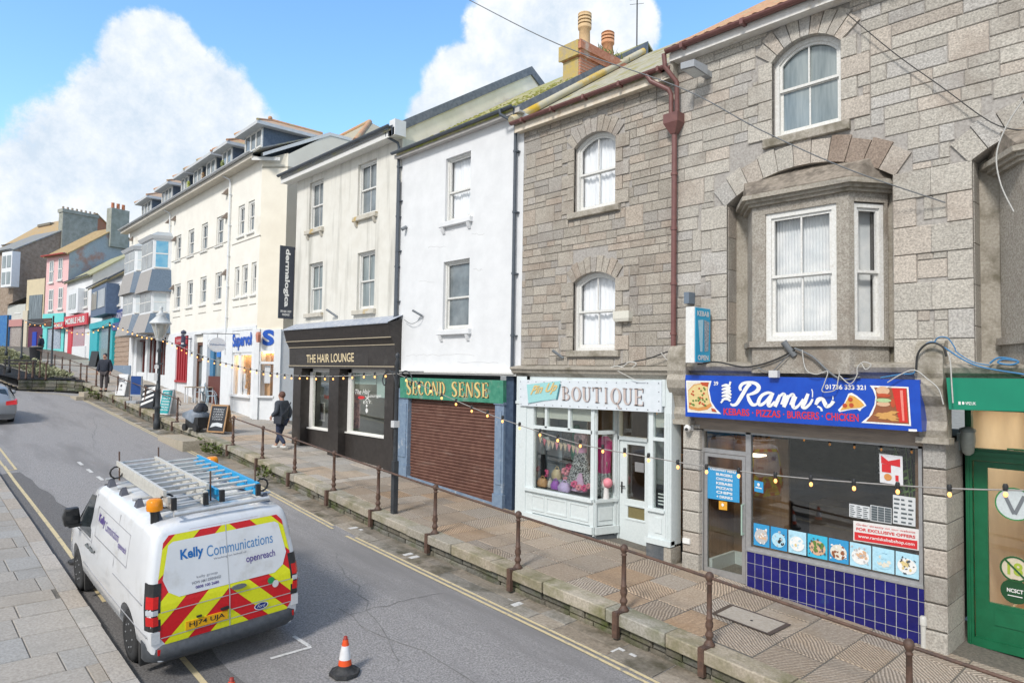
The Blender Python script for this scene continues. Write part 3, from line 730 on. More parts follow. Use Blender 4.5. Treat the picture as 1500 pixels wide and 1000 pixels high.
def bay(t, off):
 F = FM; r0, r1, DX, zc, zsp, rise = BAYP; d0 = -.30
 uL = F.px(1102, 400, d0)[0]+off; uR = F.px(1243.5, 400, d0)[0]+off; uE = F.px(1301, 400, .22)[0]+off; w = uE-uR; uS = uL-w
 z0, z1 = zc+.12, F.px(1170, 293, d0)[1]; zs = F.px(1170, 499, d0)[1]
 def P(k): return [(uS, .22), (uL, d0), (uR, d0), (uE, .22)]
 plan = [(uS, .22), (uL, d0), (uR, d0), (uE, .22), (uE, .305), (uS, .305)]
 def ofs(o): return [(uS-o*1.3, .22), (uL-o*.5, d0-o), (uR+o*.5, d0-o), (uE+o*1.3, .22), (uE+o*1.3, .44), (uS-o*1.3, .44)]
 m = MB(F); m.hprism(plan, z0-.1, zs-.08)
 m.hprism(ofs(.05), zs-.09, zs);
 f0, f1, fz0, fz1 = R_(F, (1121, 314), (1226, 491), d0); f0 += off; f1 += off; fz0 = zs
 # corner piers and lintel band
 m.box(uL, f0, d0, d0+.2, zs, fz1); m.box(f1, uR, d0, d0+.2, zs, fz1)
 cx, cy = (uE-uR), .22-d0; L = math.hypot(cx, cy); nx, ny = cx/L, cy/L
 c0, c1 = .12*L/.5 if L < .6 else .16, L-.05
 def cant(a, b, za, zb, th=.16):
  A = (uR+nx*a, d0+ny*a); B = (uR+nx*b, d0+ny*b); m.hprism([A, B, (B[0]-ny*th, B[1]+nx*th), (A[0]-ny*th, A[1]+nx*th)], za, zb)
 cant(0, .14*L, zs, fz1); cant(.93*L, L, zs, fz1)
 m.hprism([(uS, .22), (uL, d0), (uL+.1, d0+.2), (uS+.1, .42)], zs, fz1)
 m.hprism(plan, fz1, z1)
 part('bay_masonry', m, M('bay granite', (.25, .225, .19), (.46, .425, .37), 38, .88, .8, 60, 9, c3=(.24, .2, .16), s3=1.5, t3=(.5, .72)), t)
 m = MB(F); m.hprism(ofs(.06), z1, z1+.05); m.hprism(ofs(.11), z1+.05, z1+.1); m.hprism(ofs(.17), z1+.1, z1+.17); part('bay_cornice', m, stone_dk, t); m = MB(F); m.hprism(ofs(.13), z1+.17, z1+.2)
 a = ofs(.1); zr = zsp+rise
 m.mesh([(p[0], p[1], z1+.2) for p in a]+[(r0+off+.25, .1, zr-.02), (r1+off-.25, .1, zr-.02)], [(0, 1, 6), (1, 2, 7, 6), (2, 3, 7), (3, 4, 7), (4, 5, 6, 7), (5, 0, 6)])
 part('bay_roof', m, stained, t)
 sash(t, F, f0, f1, fz0, fz1, 0, d=d0+.05, fw=.08, vb=1, curtain='blind', glassm=clear, mid=.5)
 Fc = Frame(uR, 10.6+d0, math.atan2(ny, nx)); sash(t, Fc, .15*L, .92*L, zs, fz1-.02, 0, d=.05, fw=.06, vb=0, curtain='blind', glassm=clear)
 b = MB(F); b.box(uS+.05, uE-.05, .24, .29, z0, z1); part('room', b, room_m, t)
 b = MB(F); b.box(r0+off-.02, r1+off+.02, .30, .46, zc+.1, zsp+rise); part('recess_back', b, stone_dk, t)
bay(HA, 0.0); bay(HA, BAYP[2])

def house_pinup():
 F = FM; t = thing('granite_house', 'narrow granite terrace house with two arched sash windows over the dress boutique', 'house', (-9, 10.6, G(-9)))
 uL, uR = -11.0, -7.0; zt = 9.42; zc = 4.02
 W2 = []
 for (xl, xr, yb, ysp, yc) in ((841, 901.5, 306, 209, 193.5), (839.5, 901, 513, 411, 398)):
  u0 = F.px(xl, (yb+yc)/2)[0]; u1 = F.px(xr, (yb+yc)/2)[0]; xm = (xl+xr)/2
  zb = F.px(xm, yb)[1]; zs = F.px(xm, ysp)[1]; zcn = F.px(xm, yc)[1]; W2.append((u0, u1, zb, zs, zcn-zs))
 part('wall', wall_mesh(F, [(uL, zc), (uR, zc), (uR, zt), (uL, zt)], [arc_loop(*w) for w in W2], .2, .012, 6.5), mortar, t)
 ms = MB(F); ex = []
 for w in W2:
  ex += quoins(ms, w[0], w[1], w[2], w[3]+.02, .34, .18, .3); ex.append((w[0], w[1], w[2]-.16, w[3]+w[4])); ex += voussoirs(ms, w[0], w[1], w[3], w[4], .29, 9); ex.append((w[0]-.14, w[1]+.14, w[2]-.16, w[2]))
 blocks(ms, uL, uR, zc+.12, zt, ex, (.27, .42), (.25, .6), (.2, .62), pbig=.2)
 part('stonework', ms, M('brown granite rubble', (.27, .245, .215), (.49, .45, .40), 38, .9, .8, 60, 9, c3=(.24, .195, .165), s3=1.1, t3=(.5, .74), attr=True), t)
 sash(t, F, *W2[0], d=.12, fw=.06, vb=1, curtain='net', glassm=clear, sill=(.13, .13, .08), sm=stone_dk)
 sash(t, F, *W2[1], d=.12, fw=.06, vb=1, curtain='net', glassm=clear, sill=(.13, .13, .08), sm=stone_dk)
 m = MB(F); m.box(uL-.12, uR+.0, -.16, 0, zt-.01, zt+.05); m.box(uL-.12, uR, -.19, -.16, zt-.03, zt+.14); part('fascia', m, fascia_w, t)
 m = MB(F); gutter(m, F, uL-.16, uR+.02, -.20, zt+.19, .065)
 for k in range(5): m.box(uL+.2+k*.9, uL+.25+k*.9, -.34, -.19, zt+.11, zt+.2)
 part('gutter', m, brown_p, t)
 m = MB(F); tp = .66; z0 = zt+.17; d0 = -.2; zr = z0+5.0*tp
 roof_front(m, F, uL-.1, uR, d0, z0, 4.8, zr); roof_front(m, F, uL-.1, uR, 10, z0, 4.8, zr); part('roof', m, M('lichened slab roof', (.30, .28, .21), (.47, .44, .34), 11, .9, .6, 16, c3=(.30, .27, .10), s3=2.6, t3=(.48, .64)), t)
 m = MB(F); m.tube([(uL-.16, d0-.05, z0+.08), (uL-.16, 4.7, zr+.05)], .1, 8); part('verge_tile', m, M('yellow lichened verge', (.50, .47, .38), (.56, .50, .34), 5, .85, c3=(.62, .40, .04), s3=1.0, t3=(.5, .62)), t)
 # chimney on the party wall
 m = MB(F); xa, xb, ya, yb = -11.72, -11.16, 2.08, 4.45
 bd = [(10.6, 11.95, 0), (11.95, 12.1, .05), (12.1, 12.28, .09), (12.28, 12.36, .04)]
 for za, zb, o in bd: m.box(xa-o, xb+o, ya-o, yb+o, za, zb)
 ch = part('chimney', m, M('red chimney brick', (.42, .17, .10), (.52, .25, .16), 12, .9, .4, 40, c3=(.55, .5, .42), s3=2.0, t3=(.56, .7)), t)
 m = MB(F)
 z = 10.6
 while z < 11.9:
  m.box(xa-.006, xb+.006, ya-.006, yb+.006, z, z+.012); z += .085
 part('mortar_joint', m, M('pale pointing', (.5, .42, .36), (.42, .34, .28), 12, .9), ch)
 m = MB(F); m.box(xa-.02, xb-.06, ya-.012, ya, 10.6, 11.94); m.box(xa-.1, xb, ya-.1, ya-.05, 11.96, 12.34); part('lichen_render', m, M('yellow lichen render', (.40, .33, .21), (.50, .38, .12), 7, .95, .3, 30), ch)
 pm = M('buff clay chimney pot', (.62, .44, .24), (.52, .36, .2), 8, .85); po = M('orange clay chimney pot', (.58, .30, .16), (.52, .25, .13), 8, .85)
 for (yy, mt, hh) in ((2.55, pm, .95), (3.5, po, .82)):
  m = MB(F); z0 = 12.34; r = .15; pf = [(r*1.15, 0), (r*1.1, .06), (r, .1), (r*.95, hh*.55), (r*1.15, hh*.58), (r*1.2, hh*.62)]
  z = hh*.62
  while z < hh*.92: pf += [(r*1.2, z), (r*1.2, z+.05), (r*.9, z+.055), (r*.9, z+.085), (r*1.2, z+.09)]; z += .09
  pf += [(r*1.15, hh*.95), (r*.8, hh), (.01, hh*1.02)]
  m.lathe(pf, 14, (-11.44, yy, z0)); part('chimney_pot', m, mt, ch)
 # small plants seeded on top of the stack
 m = MB(F)
 for k in range(260):
  x = RND.uniform(xa, xb+.06); y = RND.uniform(ya+.7, yb); a = RND.uniform(0, 6.28); l = RND.uniform(.05, .16); h = RND.uniform(.05, .26); z = 12.34
  m.face([(x, y, z), (x+.03*math.cos(a), y+.03*math.sin(a), z+h*.5), (x+l*math.cos(a), y+l*math.sin(a), z+h), (x-.03*math.sin(a), y+.03*math.cos(a), z+h*.5)])
 solo('plant', m, M('weedy leaf', (.14, .19, .05), (.2, .22, .08), 6, .8), 'scrubby green weeds growing on top of the red brick chimney', 'weeds')
 m = MB(F); zb = 12.0; m.tube([(-11.3, 4.6, zb), (-11.3, 4.6, zb+3.1)], .018, 6); m.tube([(-11.3, 4.6, zb), (-11.3, 4.3, zb-.6)], .018, 6)
 for q in range(6): m.tube([(-11.3+.02, 4.6, zb+2.3+q*.13), (-11.3-.16, 4.6-.12, zb+2.3+q*.13)], .006, 5); m.tube([(-11.3, 4.6, zb+2.3+q*.13), (-11.14, 4.7, zb+2.3+q*.13)], .006, 5)
 solo('aerial', m, blk, 'tall thin television aerial mast behind the red brick chimney', 'aerial')
 m = MB(F); xprism(m, [(0, 3.9), (-.10, 3.9), (-.12, 3.94), (-.2, 3.98), (-.22, 4.04), (-.26, 4.06), (-.26, 4.1), (0, 4.14)], uL-.08, uR+.05); part('cornice', m, stone_dk, t)
 return t
HB = house_pinup()
# ------------------------------------------------------------------ shopfronts and the white houses
def lamp_panel(parent, F, u0, u1, d0, d1, z, st=6.0, col=(1, .82, .6)):
 m = MB(F); m.box(u0, u1, d0, d1, z-.03, z); return part('ceiling_light', m, emit('warm ceiling light %g' % st, col, st), parent)
def room(parent, F, u0, u1, d0, d1, z0, z1, mat):
 m = MB(F); w = .06; m.box(u0, u1, d1, d1+w, z0, z1); m.box(u0-w, u0, d0, d1+w, z0, z1); m.box(u1, u1+w, d0, d1+w, z0, z1); m.box(u0, u1, d0, d1, z0-w, z0); m.box(u0, u1, d0, d1, z1, z1+w)
 return part('shop_interior', m, mat, parent)
def bars(mb, rects, d0, d1):
 for a, b, c, d in rects: mb.box(a, b, d0, d1, c, d)
def flat(name, F, q, d, mat, label, cat, th=.004, group=None):
 """flat printed thing from a pixel quad on plane d"""
 m = MB(); fn = quadmap(F, q, d); c = [fn(0, 1), fn(1, 1), fn(1, 0), fn(0, 0)]; n = F.y*th
 m.mesh([p for p in c]+[p+n for p in c], [(3, 2, 1, 0), (4, 5, 6, 7), (0, 1, 5, 4), (1, 2, 6, 5), (2, 3, 7, 6), (3, 0, 4, 7)], raw=True)
 return solo(name, m, mat, label, cat, group), fn
def out(fn, F, e=.004):
 return lambda x, y: fn(x, y)-F.y*e
_LIFT = [0]
def lift():
 _LIFT[0] = (_LIFT[0]+1) % 24; return Vector((0, -.00025*_LIFT[0], 0))
def blob(mb, fn, cx, cy, rx, ry, n=14, rot=0.0):
 lf = lift()
 ca, sa = math.cos(rot), math.sin(rot); pts = []
 for k in range(n):
  a = 2*math.pi*k/n; x, y = rx*math.cos(a), ry*math.sin(a); pts.append(fn(cx+x*ca-y*sa, cy+x*sa+y*ca)+lf)
 mb.face(pts, raw=True)
def patch(mb, fn, pts): mb.mesh([fn(*p) for p in pts], [tuple(t) for t in tessellate_polygon([[Vector((x, y, 0)) for x, y in pts]])], raw=True)
def ribbon(mb, fn, pts, w, n=1):
 """brush stroke through unit-square points, w full width (list for tapering) in unit x (aspect handled by caller through asp)"""
 P = [Vector(p) for p in pts]; W_ = w if isinstance(w, (list, tuple)) else [w]*len(P); L_, R2 = [], []; lf = lift()
 for i, p in enumerate(P):
  d = (P[min(i+1, len(P)-1)]-P[max(i-1, 0)]); d = Vector((d.x, d.y)).normalized(); nn = Vector((-d.y, d.x))
  L_.append(p+nn*W_[i]/2); R2.append(p-nn*W_[i]/2)
 vs = L_+R2; k = len(P); mb.mesh([fn(v.x, v.y)+lf for v in vs], [(i, i+1, k+i+1, k+i) for i in range(k-1)], raw=True)
def smooth(pts, n=5):
 P = [Vector(p) for p in pts]; o = []
 for i in range(len(P)-1):
  p0, p1, p2, p3 = P[max(i-1, 0)], P[i], P[i+1], P[min(i+2, len(P)-1)]
  for k in range(n):
   t = k/n; o.append(.5*((2*p1)+(-p0+p2)*t+(2*p0-5*p1+4*p2-p3)*t*t+(-p0+3*p1-3*p2+p3)*t**3))
 o.append(P[-1]); return [tuple(v) for v in o]
def sub(o, name, mb, mat): return part(name, mb, mat, o)
def P_(name, col, rough=.5): return M('%s' % name, col, tuple(min(1, c*.88) for c in col), 30, rough)
ink_w = P_('white sign lettering', (.80, .80, .78)); ink_k = P_('black sign lettering', (.02, .02, .022)); ink_red = P_('red sign print', (.62, .03, .035)); ink_gold = P_('gold sign lettering', (.70, .50, .20))
print_blue = P_('cyan blue print', (.04, .30, .58)); print_sky = P_('pale blue print', (.42, .68, .80))
def sign_box(name, F, q, d, depth, mat, label, edge=0.0):
 """fascia sign: a box whose face is the pixel quad on plane d"""
 t_ = quadmap(F, q, d); c = [t_(0, 1), t_(1, 1), t_(1, 0), t_(0, 0)]; base = (c[2]+c[3])/2
 t = thing(name, label, 'sign', base); m = MB(); n = F.y*depth
 m.mesh(c+[p+n for p in c], [(3, 2, 1, 0), (4, 5, 6, 7), (0, 1, 5, 4), (1, 2, 6, 5), (2, 3, 7, 6), (3, 0, 4, 7)], raw=True)
 part('panel', m, mat, t); return t, t_

def rami_shop():
 F = FM; t = HA; d = .06
 # fascia sign
 q = [(1004, 549), (1347, 556), (1350.5, 632), (1004, 609.5)]; ds = -.33
 blue = M('royal blue sign vinyl', (.006, .055, .40), (.008, .07, .46), 4, .3, spec=.5)
 s, fn = sign_box('shop_sign', F, q, ds, .3, blue, 'royal blue kebab shop sign with white script, pizza slice, food pictures and phone number'); f1 = out(fn, F)
 asp = 4.6
 def zp(x, y):      # zoomed photo pixels of the sign -> unit square
  r = ray(x, y); tt = (10.6+ds)/r.y; w = r*tt; z = w.z+CZ
  c = [fn(0, 1), fn(1, 0)]; return ((w.x-c[0].x)/(c[1].x-c[0].x), (z-c[1].z)/(c[0].z-c[1].z))
 A5 = lambda x, y: zp(1000+x/8.333, 520+y/8.333); A6 = lambda x, y: zp(1180+x/8.333, 520+y/8.333)
 m = MB()
 def st(pts, w, m=m, f=f1):
  pts = smooth(pts, 5); W_ = w if not isinstance(w, list) else [lerp(i/(len(pts)-1)*(len(w)-1), list(range(len(w))), w) for i in range(len(pts))]
  g = lambda x, y: f(x/asp, y); ribbon(m, g, [(p[0]*asp, p[1]) for p in pts], W_)
 st([A5(*p) for p in ((585, 585), (610, 605), (660, 590), (720, 500), (790, 385), (835, 345))], [.03, .06, .075, .085, .085, .07])
 st([A5(*p) for p in ((715, 430), (705, 390), (740, 345), (820, 328), (900, 345), (935, 390), (905, 440), (840, 470), (790, 480))], [.05, .07, .07, .06, .08, .09, .085, .06, .04])
 st([A5(*p) for p in ((795, 480), (815, 540), (850, 595), (890, 600), (930, 570))], [.05, .085, .085, .06, .04])
 st([A5(*p) for p in ((1095, 460), (1040, 455), (970, 490), (930, 560), (950, 605), (1010, 570), (1060, 510), (1095, 465))], [.05, .06, .07, .08, .07, .06, .05, .05])
 st([A5(*p) for p in ((1110, 455), (1075, 530), (1050, 600), (1075, 615), (1130, 560))], [.06, .08, .08, .06, .04])
 for o in (0, 110, 215):
  st([A5(1130+o*.98, 625+o*.05), A5(1165+o*.98, 545+o*.05), A5(1195+o*.98, 480+o*.05)], [.07, .08, .06]) if o < 215 else None
  if o < 215: st([A5(1150+o*.98, 560+o*.05), A5(1200+o, 490+o*.05), A5(1240+o, 470+o*.05), A5(1250+o, 510+o*.05), A5(1215+o, 600+o*.05)], [.03, .05, .07, .08, .07])
 st([A5(*p) for p in ((1390, 500), (1350, 590), (1370, 640), (1420, 610), (1480, 530))], [.06, .08, .07, .05, .04])
 st([A6(*p) for p in ((40, 465), (0, 560), (-30, 620), (0, 640), (60, 590), (95, 530))], [.06, .08, .08, .06, .05, .04])
 st([A6(*p) for p in ((130, 600), (165, 540), (215, 530), (240, 575), (265, 620), (315, 600), (350, 555))], [.05, .09, .07, .08, .08, .06, .07])
 st([A6(*p) for p in ((150, 620), (190, 640), (205, 680))], .04); st([A6(*p) for p in ((85, 410), (95, 450), (92, 510))], .02); st([A6(*p) for p in ((345, 495), (343, 540))], .02)
 # doner on its spit
 for k in range(5): st([A5(480+k*0, 375+k*42), A5(540, 365+k*40), A5(600-abs(k-2)*6, 405+k*38)], [.03, .075, .04])
 st([A5(590, 320), A5(575, 370)], .045); st([A5(500, 540), A5(470, 578)], .04)
 text_on(m, '39', lambda x, y: f1(*(A5(382+55*x, 368-50*y))), .02)
 text_on(m, '01736 333 321', lambda x, y: f1(*A6(250+500*x, 410+8*x-60*y)), .03)
 sub(s, 'lettering', m, ink_w)
 m = MB(); text_on(m, 'KEBABS · PIZZAS · BURGERS · CHICKEN', lambda x, y: f1(zp(1061+193*x, 0)[0], (lambda a: a)(zp(1061+193*x, 607+10*x)[1])+(zp(1061, 597)[1]-zp(1061, 607)[1])*y), .02); sub(s, 'lettering', m, ink_red)
 # pictures: pizza at the left, burger and drink at the right, slice
 def pic(pts, mat, e=.006):
  m = MB(); patch(m, out(fn, F, e), pts); return sub(s, 'picture', m, mat)
 cream = P_('printed cream', (.72, .68, .58)); org = P_('printed crust', (.62, .27, .08)); chz = P_('printed cheese', (.70, .55, .25)); tom = P_('printed tomato', (.48, .08, .03)); grn = P_('printed leaf', (.12, .22, .05)); brn = P_('printed grilled meat', (.28, .10, .045)); bun = P_('printed bun', (.66, .42, .26))
 pic([A5(*p) for p in ((42, 308), (355, 312), (325, 420), (350, 560), (400, 640), (470, 712), (60, 690))], ink_w, .004)
 pic([A5(*p) for p in ((58, 325), (335, 325), (310, 420), (335, 560), (380, 640), (430, 695), (75, 675))], cream, .006)
 e8 = out(fn, F, .009)
 m = MB(); patch(m, e8, [A5(*p) for p in ((70, 425), (140, 355), (230, 340), (315, 370), (310, 440), (335, 560), (360, 615), (300, 660), (200, 675), (100, 655), (75, 640))]); sub(s, 'picture', m, org)
 e9 = out(fn, F, .011); m = MB(); patch(m, e9, [A5(*p) for p in ((75, 430), (150, 365), (230, 352), (312, 380), (306, 440), (325, 545), (340, 580), (280, 620), (190, 640), (100, 620), (76, 600))]); sub(s, 'picture', m, chz)
 e10 = out(fn, F, .013)
 for mt, nn in ((tom, 12), (grn, 16)):
  m = MB()
  for k in range(nn):
   x, y = RND.uniform(90, 300), RND.uniform(390, 610); c = A5(x, y); blob(m, e10, c[0], c[1], .0055, .025, 8)
  sub(s, 'picture', m, mt)
 m = MB(); patch(m, e10, [A5(*p) for p in ((220, 330), (325, 330), (310, 385), (240, 365))]); patch(m, e10, [A5(*p) for p in ((350, 640), (400, 655), (420, 690), (360, 680))]); sub(s, 'picture', m, tom)
 pic([A6(*p) for p in ((800, 362), (1275, 378), (1292, 862), (680, 822), (780, 740), (850, 600), (865, 500), (840, 420))], ink_w, .004)
 pic([A6(*p) for p in ((850, 385), (1255, 395), (1270, 840), (740, 806), (820, 720), (870, 600), (882, 500), (872, 430))], brn, .006)
 m = MB(); patch(m, e8, [A6(*p) for p in ((1070, 390), (1245, 398), (1255, 820), (1150, 815))]); sub(s, 'picture', m, P_('printed red cup', (.60, .03, .02)))
 m = MB(); patch(m, e9, [A6(*p) for p in ((1170, 420), (1205, 420), (1215, 800), (1190, 800))]); sub(s, 'picture', m, P_('printed cup highlight', (.75, .25, .2)))
 m = MB(); blob(m, e8, *A6(960, 425), .024, .085, 16); blob(m, e8, *A6(960, 590), .024, .05, 16); sub(s, 'picture', m, bun)
 m = MB(); blob(m, e9, *A6(965, 545), .028, .04, 14); sub(s, 'picture', m, P_('printed lettuce', (.40, .55, .28)))
 m = MB(); blob(m, e9, *A6(965, 485), .026, .04, 14); blob(m, e8, *A6(1080, 580), .008, .09, 10); sub(s, 'picture', m, tom)
 m = MB()
 for k in range(5): a = A6(860+k*20, 720+k*14-30*(k % 2)); b = A6(1110, 800-k*30); ribbon(m, e9, [a, ((a[0]+b[0])/2, (a[1]+b[1])/2+.03), b], .03)
 sub(s, 'picture', m, P_('printed chips', (.62, .33, .1)))
 pic([A6(*p) for p in ((535, 462), (575, 452), (640, 490), (720, 560), (750, 610), (690, 650), (670, 680), (640, 655), (560, 660), (420, 690), (400, 665), (480, 580))], ink_w, .004)
 m = MB(); patch(m, e8, [A6(*p) for p in ((550, 480), (610, 495), (690, 560), (728, 605), (680, 635), (560, 645), (430, 668), (490, 590))]); sub(s, 'picture', m, P_('printed slice', (.70, .38, .08)))
 m = MB()
 for p in ((560, 535), (490, 610), (570, 605)): blob(m, e9, *A6(*p), .009, .045, 12)
 sub(s, 'picture', m, tom)
 m = MB(); patch(m, f1, [A6(*p) for p in ((1258, 900), (1360, 903), (1362, 932), (1260, 928))]); sub(s, 'maker_plate', m, ink_w)
 # beam under the sign, aluminium frame
 uA = F.px(1027, 740, d)[0]; uB = F.px(1351, 740, d)[0]; uM = F.px(1096, 740, d)[0]; zb = 3.16
 m = MB(F); m.box(PIERS[1][0], PIERS[0][1]-.1, -.02, .12, 3.06, 3.45); part('lintel', m, M('bleached oak beam', (.33, .27, .21), (.24, .2, .16), 5, .85, .4, 20, stretch=(.4, 4, 4)), t)
 ztop = 3.06; zsill = F.px(1228, 829, d)[1]+.02; zt = F.px(1060, 661, d)[1]; zg = G(uA)-.3
 m = MB(F); f = .045
 bars(m, [(uA, uA+f, zg, ztop), (uM-f, uM, zg, ztop), (uM+.0, uM+f, zsill, ztop), (uB-f, uB, zsill, ztop), (uA+f, uM-f, zt-.04, zt+.03), (uA, uB, ztop-.04, ztop), (uM, uB, zsill-.05, zsill)], d, d+.07)
 m.box(uM-.02, uB+.02, d-.06, d+.08, zsill-.07, zsill-.045); part('shop_frame', m, alu, t)
 m = MB(F); m.box(uB-.11, uB-.05, d+.09, d+.13, zsill, ztop); part('side_trim', m, M('brown timber', (.22, .11, .06), (.16, .08, .045), 9, .7), t)
 g = MB(F); g.box(uM+f, uB-f, d+.03, d+.036, zsill, ztop-.04); part('shop_window', g, shopglass, t)
 g = MB(F); g.box(uA+f, uM-f, d+.03, d+.036, zt+.03, ztop-.04); part('fanlight', g, shopglass, t)
 # tiled stall riser
 m = MB(F); m.box(uM, uB+.06, d-.045, d+.3, zg-.1, zsill-.07); part('stall_riser', m, M('tile grout', (.55, .55, .52), (.4, .4, .38), 30, .8), t)
 m = MB(F); tw = .1398; th = .211; zz = zsill-.075; k = 0
 while zz > zg-.05:
  u = uM+.006; h = th if k else th*.86
  while u < uB+.05:
   m.cbox(u, min(u+tw-.009, uB+.06), d-.052, d-.04, zz-h+.009, zz, .002, (RND.uniform(.85, 1.15),)*3); u += tw
  zz -= h; k += 1
 part('tiles', m, M('glossy cobalt tiles', (.007, .008, .105), (.011, .012, .15), 3, .12, spec=.6, attr=True, c3=(.02, .05, .15), s3=2.5, t3=(.6, .8)), t)
 # door
 dr = MB(F); a, b = uA+f+.01, uM-f-.01; z0 = G((a+b)/2)-.03; zd = zt-.05; s_ = .06
 bars(dr, [(a, a+s_, z0, zd), (b-s_, b, z0, zd), (a+s_, b-s_, zd-s_, zd), (a+s_, b-s_, z0, z0+.13)], d+.01, d+.05)
 door = part('door', dr, alu, t)
 g = MB(F); g.box(a+s_, b-s_, d+.025, d+.03, z0+.13, zd-s_); part('pane', g, shopglass, door)
 g = MB(F); h0, h1 = F.px(1090, 738, d)[1], F.px(1091, 783, d)[1]; hu = b-.03; g.tube([(hu, d-.06, h1), (hu, d-.06, h0)], .014, 8); g.box(hu-.01, hu+.01, d-.06, d+.01, h1, h1+.02); g.box(hu-.01, hu+.01, d-.06, d+.01, h0-.02, h0); part('handle', g, P_('pale green handle', (.35, .48, .4)), door)
 # interior
 wood = M('brown panelled interior', (.14, .075, .035), (.20, .105, .05), 3, .6, stretch=(6, 6, .4)); dk = M('dim shop interior', (.05, .04, .035), (.08, .065, .055), 2, .8)
 room(t, F, uA+.05, uB, d+.1, 3.3, zg, ztop, dk)
 m = MB(F); m.box(uA+.06, uA+.1, d+.12, 2.2, z0, 2.9); m.box(uA+.1, uM+.25, 1.0, 1.06, z0, 2.9); part('wall_lining', m, wood, t)
 m = MB(F); m.box(uA+.1, uM+.2, .94, .99, z0, z0+.26); m.box(uA+.1, uA+.16, d+.1, .95, z0, z0+.26); part('skirting', m, P_('pale skirting', (.55, .58, .57)), t)
 lamp_panel(t, F, uA+.2, uM-.1, .6, .9, 2.62, 2.2, (1, .8, .58))  # unseen panel added to brighten the lobby behind the door
 part('floor_mat', MB(F).box(uA+.12, uM, d+.1, 1.0, z0-.02, z0+.012), P_('dark door mat', (.05, .06, .065)), t)
 m = MB(F); m.box(uM+.3, uB-.2, 1.7, 2.3, zg, 1.75); part('counter', m, M('brown counter', (.16, .11, .08), (.11, .07, .05), 3, .5), t)
 mbd = MB(F)
 for k in range(3): mbd.box(uM+1.1+k*.62, uM+1.66+k*.62, 2.6, 2.64, 2.15, 2.9)
 part('menu_board', mbd, P_('black menu board', (.012, .012, .013)), t)
 m = MB(F)
 for k in range(3):
  for r_ in range(7): m.box(uM+1.15+k*.62, uM+1.15+k*.62+RND.uniform(.2, .42), 2.585, 2.595, 2.8-r_*.085, 2.83-r_*.085)
 part('menu_text', m, ink_w, t)
 # printed things stuck inside the glass
 dd = d+.024
 def stick(name, q, mat, label, cat, group=None): return flat(name, F, q, dd-.006, mat, label, cat, .004, group)
 o, fn2 = stick('poster', [(1035, 682), (1083, 690), (1083, 736), (1036, 729)], print_blue, 'blue takeaway menu poster taped inside the kebab shop door', 'poster'); f2 = out(fn2, F, .005)
 m = MB()
 for k, w in enumerate(('TAKEAWAY MENU', 'BURGERS', 'CHICKEN', 'KEBABS', "PIZZA'S", 'CHIPS', '+ DRINKS')):
  x0, wd = (.1, .8) if k == 0 else (.3, .5); text_on(m, w, lambda x, y, k=k: f2(x0+wd*x, .90-k*.14+.085*y), .03)
 sub(o, 'print', m, ink_w)
 o, fn2 = stick('sticker', [(1053, 733), (1065, 735), (1065, 747), (1053, 745.5)], P_('orange sticker', (.72, .36, .04)), 'small orange hygiene sticker under the blue menu poster on the door', 'sticker'); m = MB(); blob(m, out(fn2, F, .005), .5, .6, .16, .2); sub(o, 'print', m, ink_w)
 o, fn2 = stick('sticker', [(1105, 703), (1118, 706), (1118, 722), (1105, 719)], print_blue, 'small blue sticker low in the corner of the kebab shop window', 'sticker'); m = MB(); patch(m, out(fn2, F, .005), [(.15, .35), (.85, .35), (.85, .45), (.15, .45)]); blob(m, out(fn2, F, .005), .5, .7, .15, .15); sub(o, 'print', m, ink_w)
 xs = [1103, 1128, 1154, 1182, 1213, 1244, 1277, 1311, 1347]
 subj = [(bun, P_('printed grey', (.5, .5, .5))), (ink_k, print_sky), (chz, ink_w), (grn, bun), (brn, cream), (bun, ink_w), (cream, print_sky), (chz, ink_w)]
 names = ['burger', 'cans', 'chicken pieces', 'salad bowl', 'wrap and chips', 'meatballs', 'side dish', 'pizza']
 yT = lambda x: 765+(x-1103)*.2075 if x < 1250 else 795.5+(x-1250)*.23; yB = lambda x: 797+(x-1103)*.2115
 for k in range(8):
  a, b = xs[k]+1, xs[k+1]-1; yt = lambda x: 765+(x-1103)*.197
  o, fn2 = stick('food_picture', [(a, yt(a)), (b, yt(b)), (b, yB(b)), (a, yB(a))], (print_blue, print_sky)[k in (2, 5, 6, 7)] if k not in (3,) else P_('bright cyan print', (.05, .45, .66)), 'cyan food picture of %s along the bottom of the kebab window' % names[k], 'picture', 'food pictures along the kebab window'); f2 = out(fn2, F, .005); f3 = out(fn2, F, .007)
  m = MB(); blob(m, f2, .5, .45, .42, .33, 16); sub(o, 'print', m, subj[k][1])
  m = MB()
  for q in range(9): blob(m, f3, .5+RND.uniform(-.28, .28), .47+RND.uniform(-.2, .22), RND.uniform(.05, .13), RND.uniform(.05, .11), 8, RND.uniform(0, 3))
  sub(o, 'print', m, subj[k][0]); m = MB(); f4 = out(fn2, F, .012)
  for q in range(16): blob(m, f4, RND.uniform(.1, .9), RND.uniform(.1, .85), RND.uniform(.02, .07), RND.uniform(.015, .06), 6, RND.uniform(0, 3))
  sub(o, 'print', m, (ink_w, P_('printed grey', (.5, .5, .5)), print_sky, P_('printed shadow', (.08, .1, .12)))[k % 4])['kind'] = 'stuff'
 o, fn2 = stick('notice', [(1250, 762), (1346, 775), (1346, 806), (1250, 791)], P_('notice white', (.72, .70, .68)), 'white and red website offers notice in the kebab shop window', 'notice'); f2 = out(fn2, F, .005); f3 = out(fn2, F, .008)
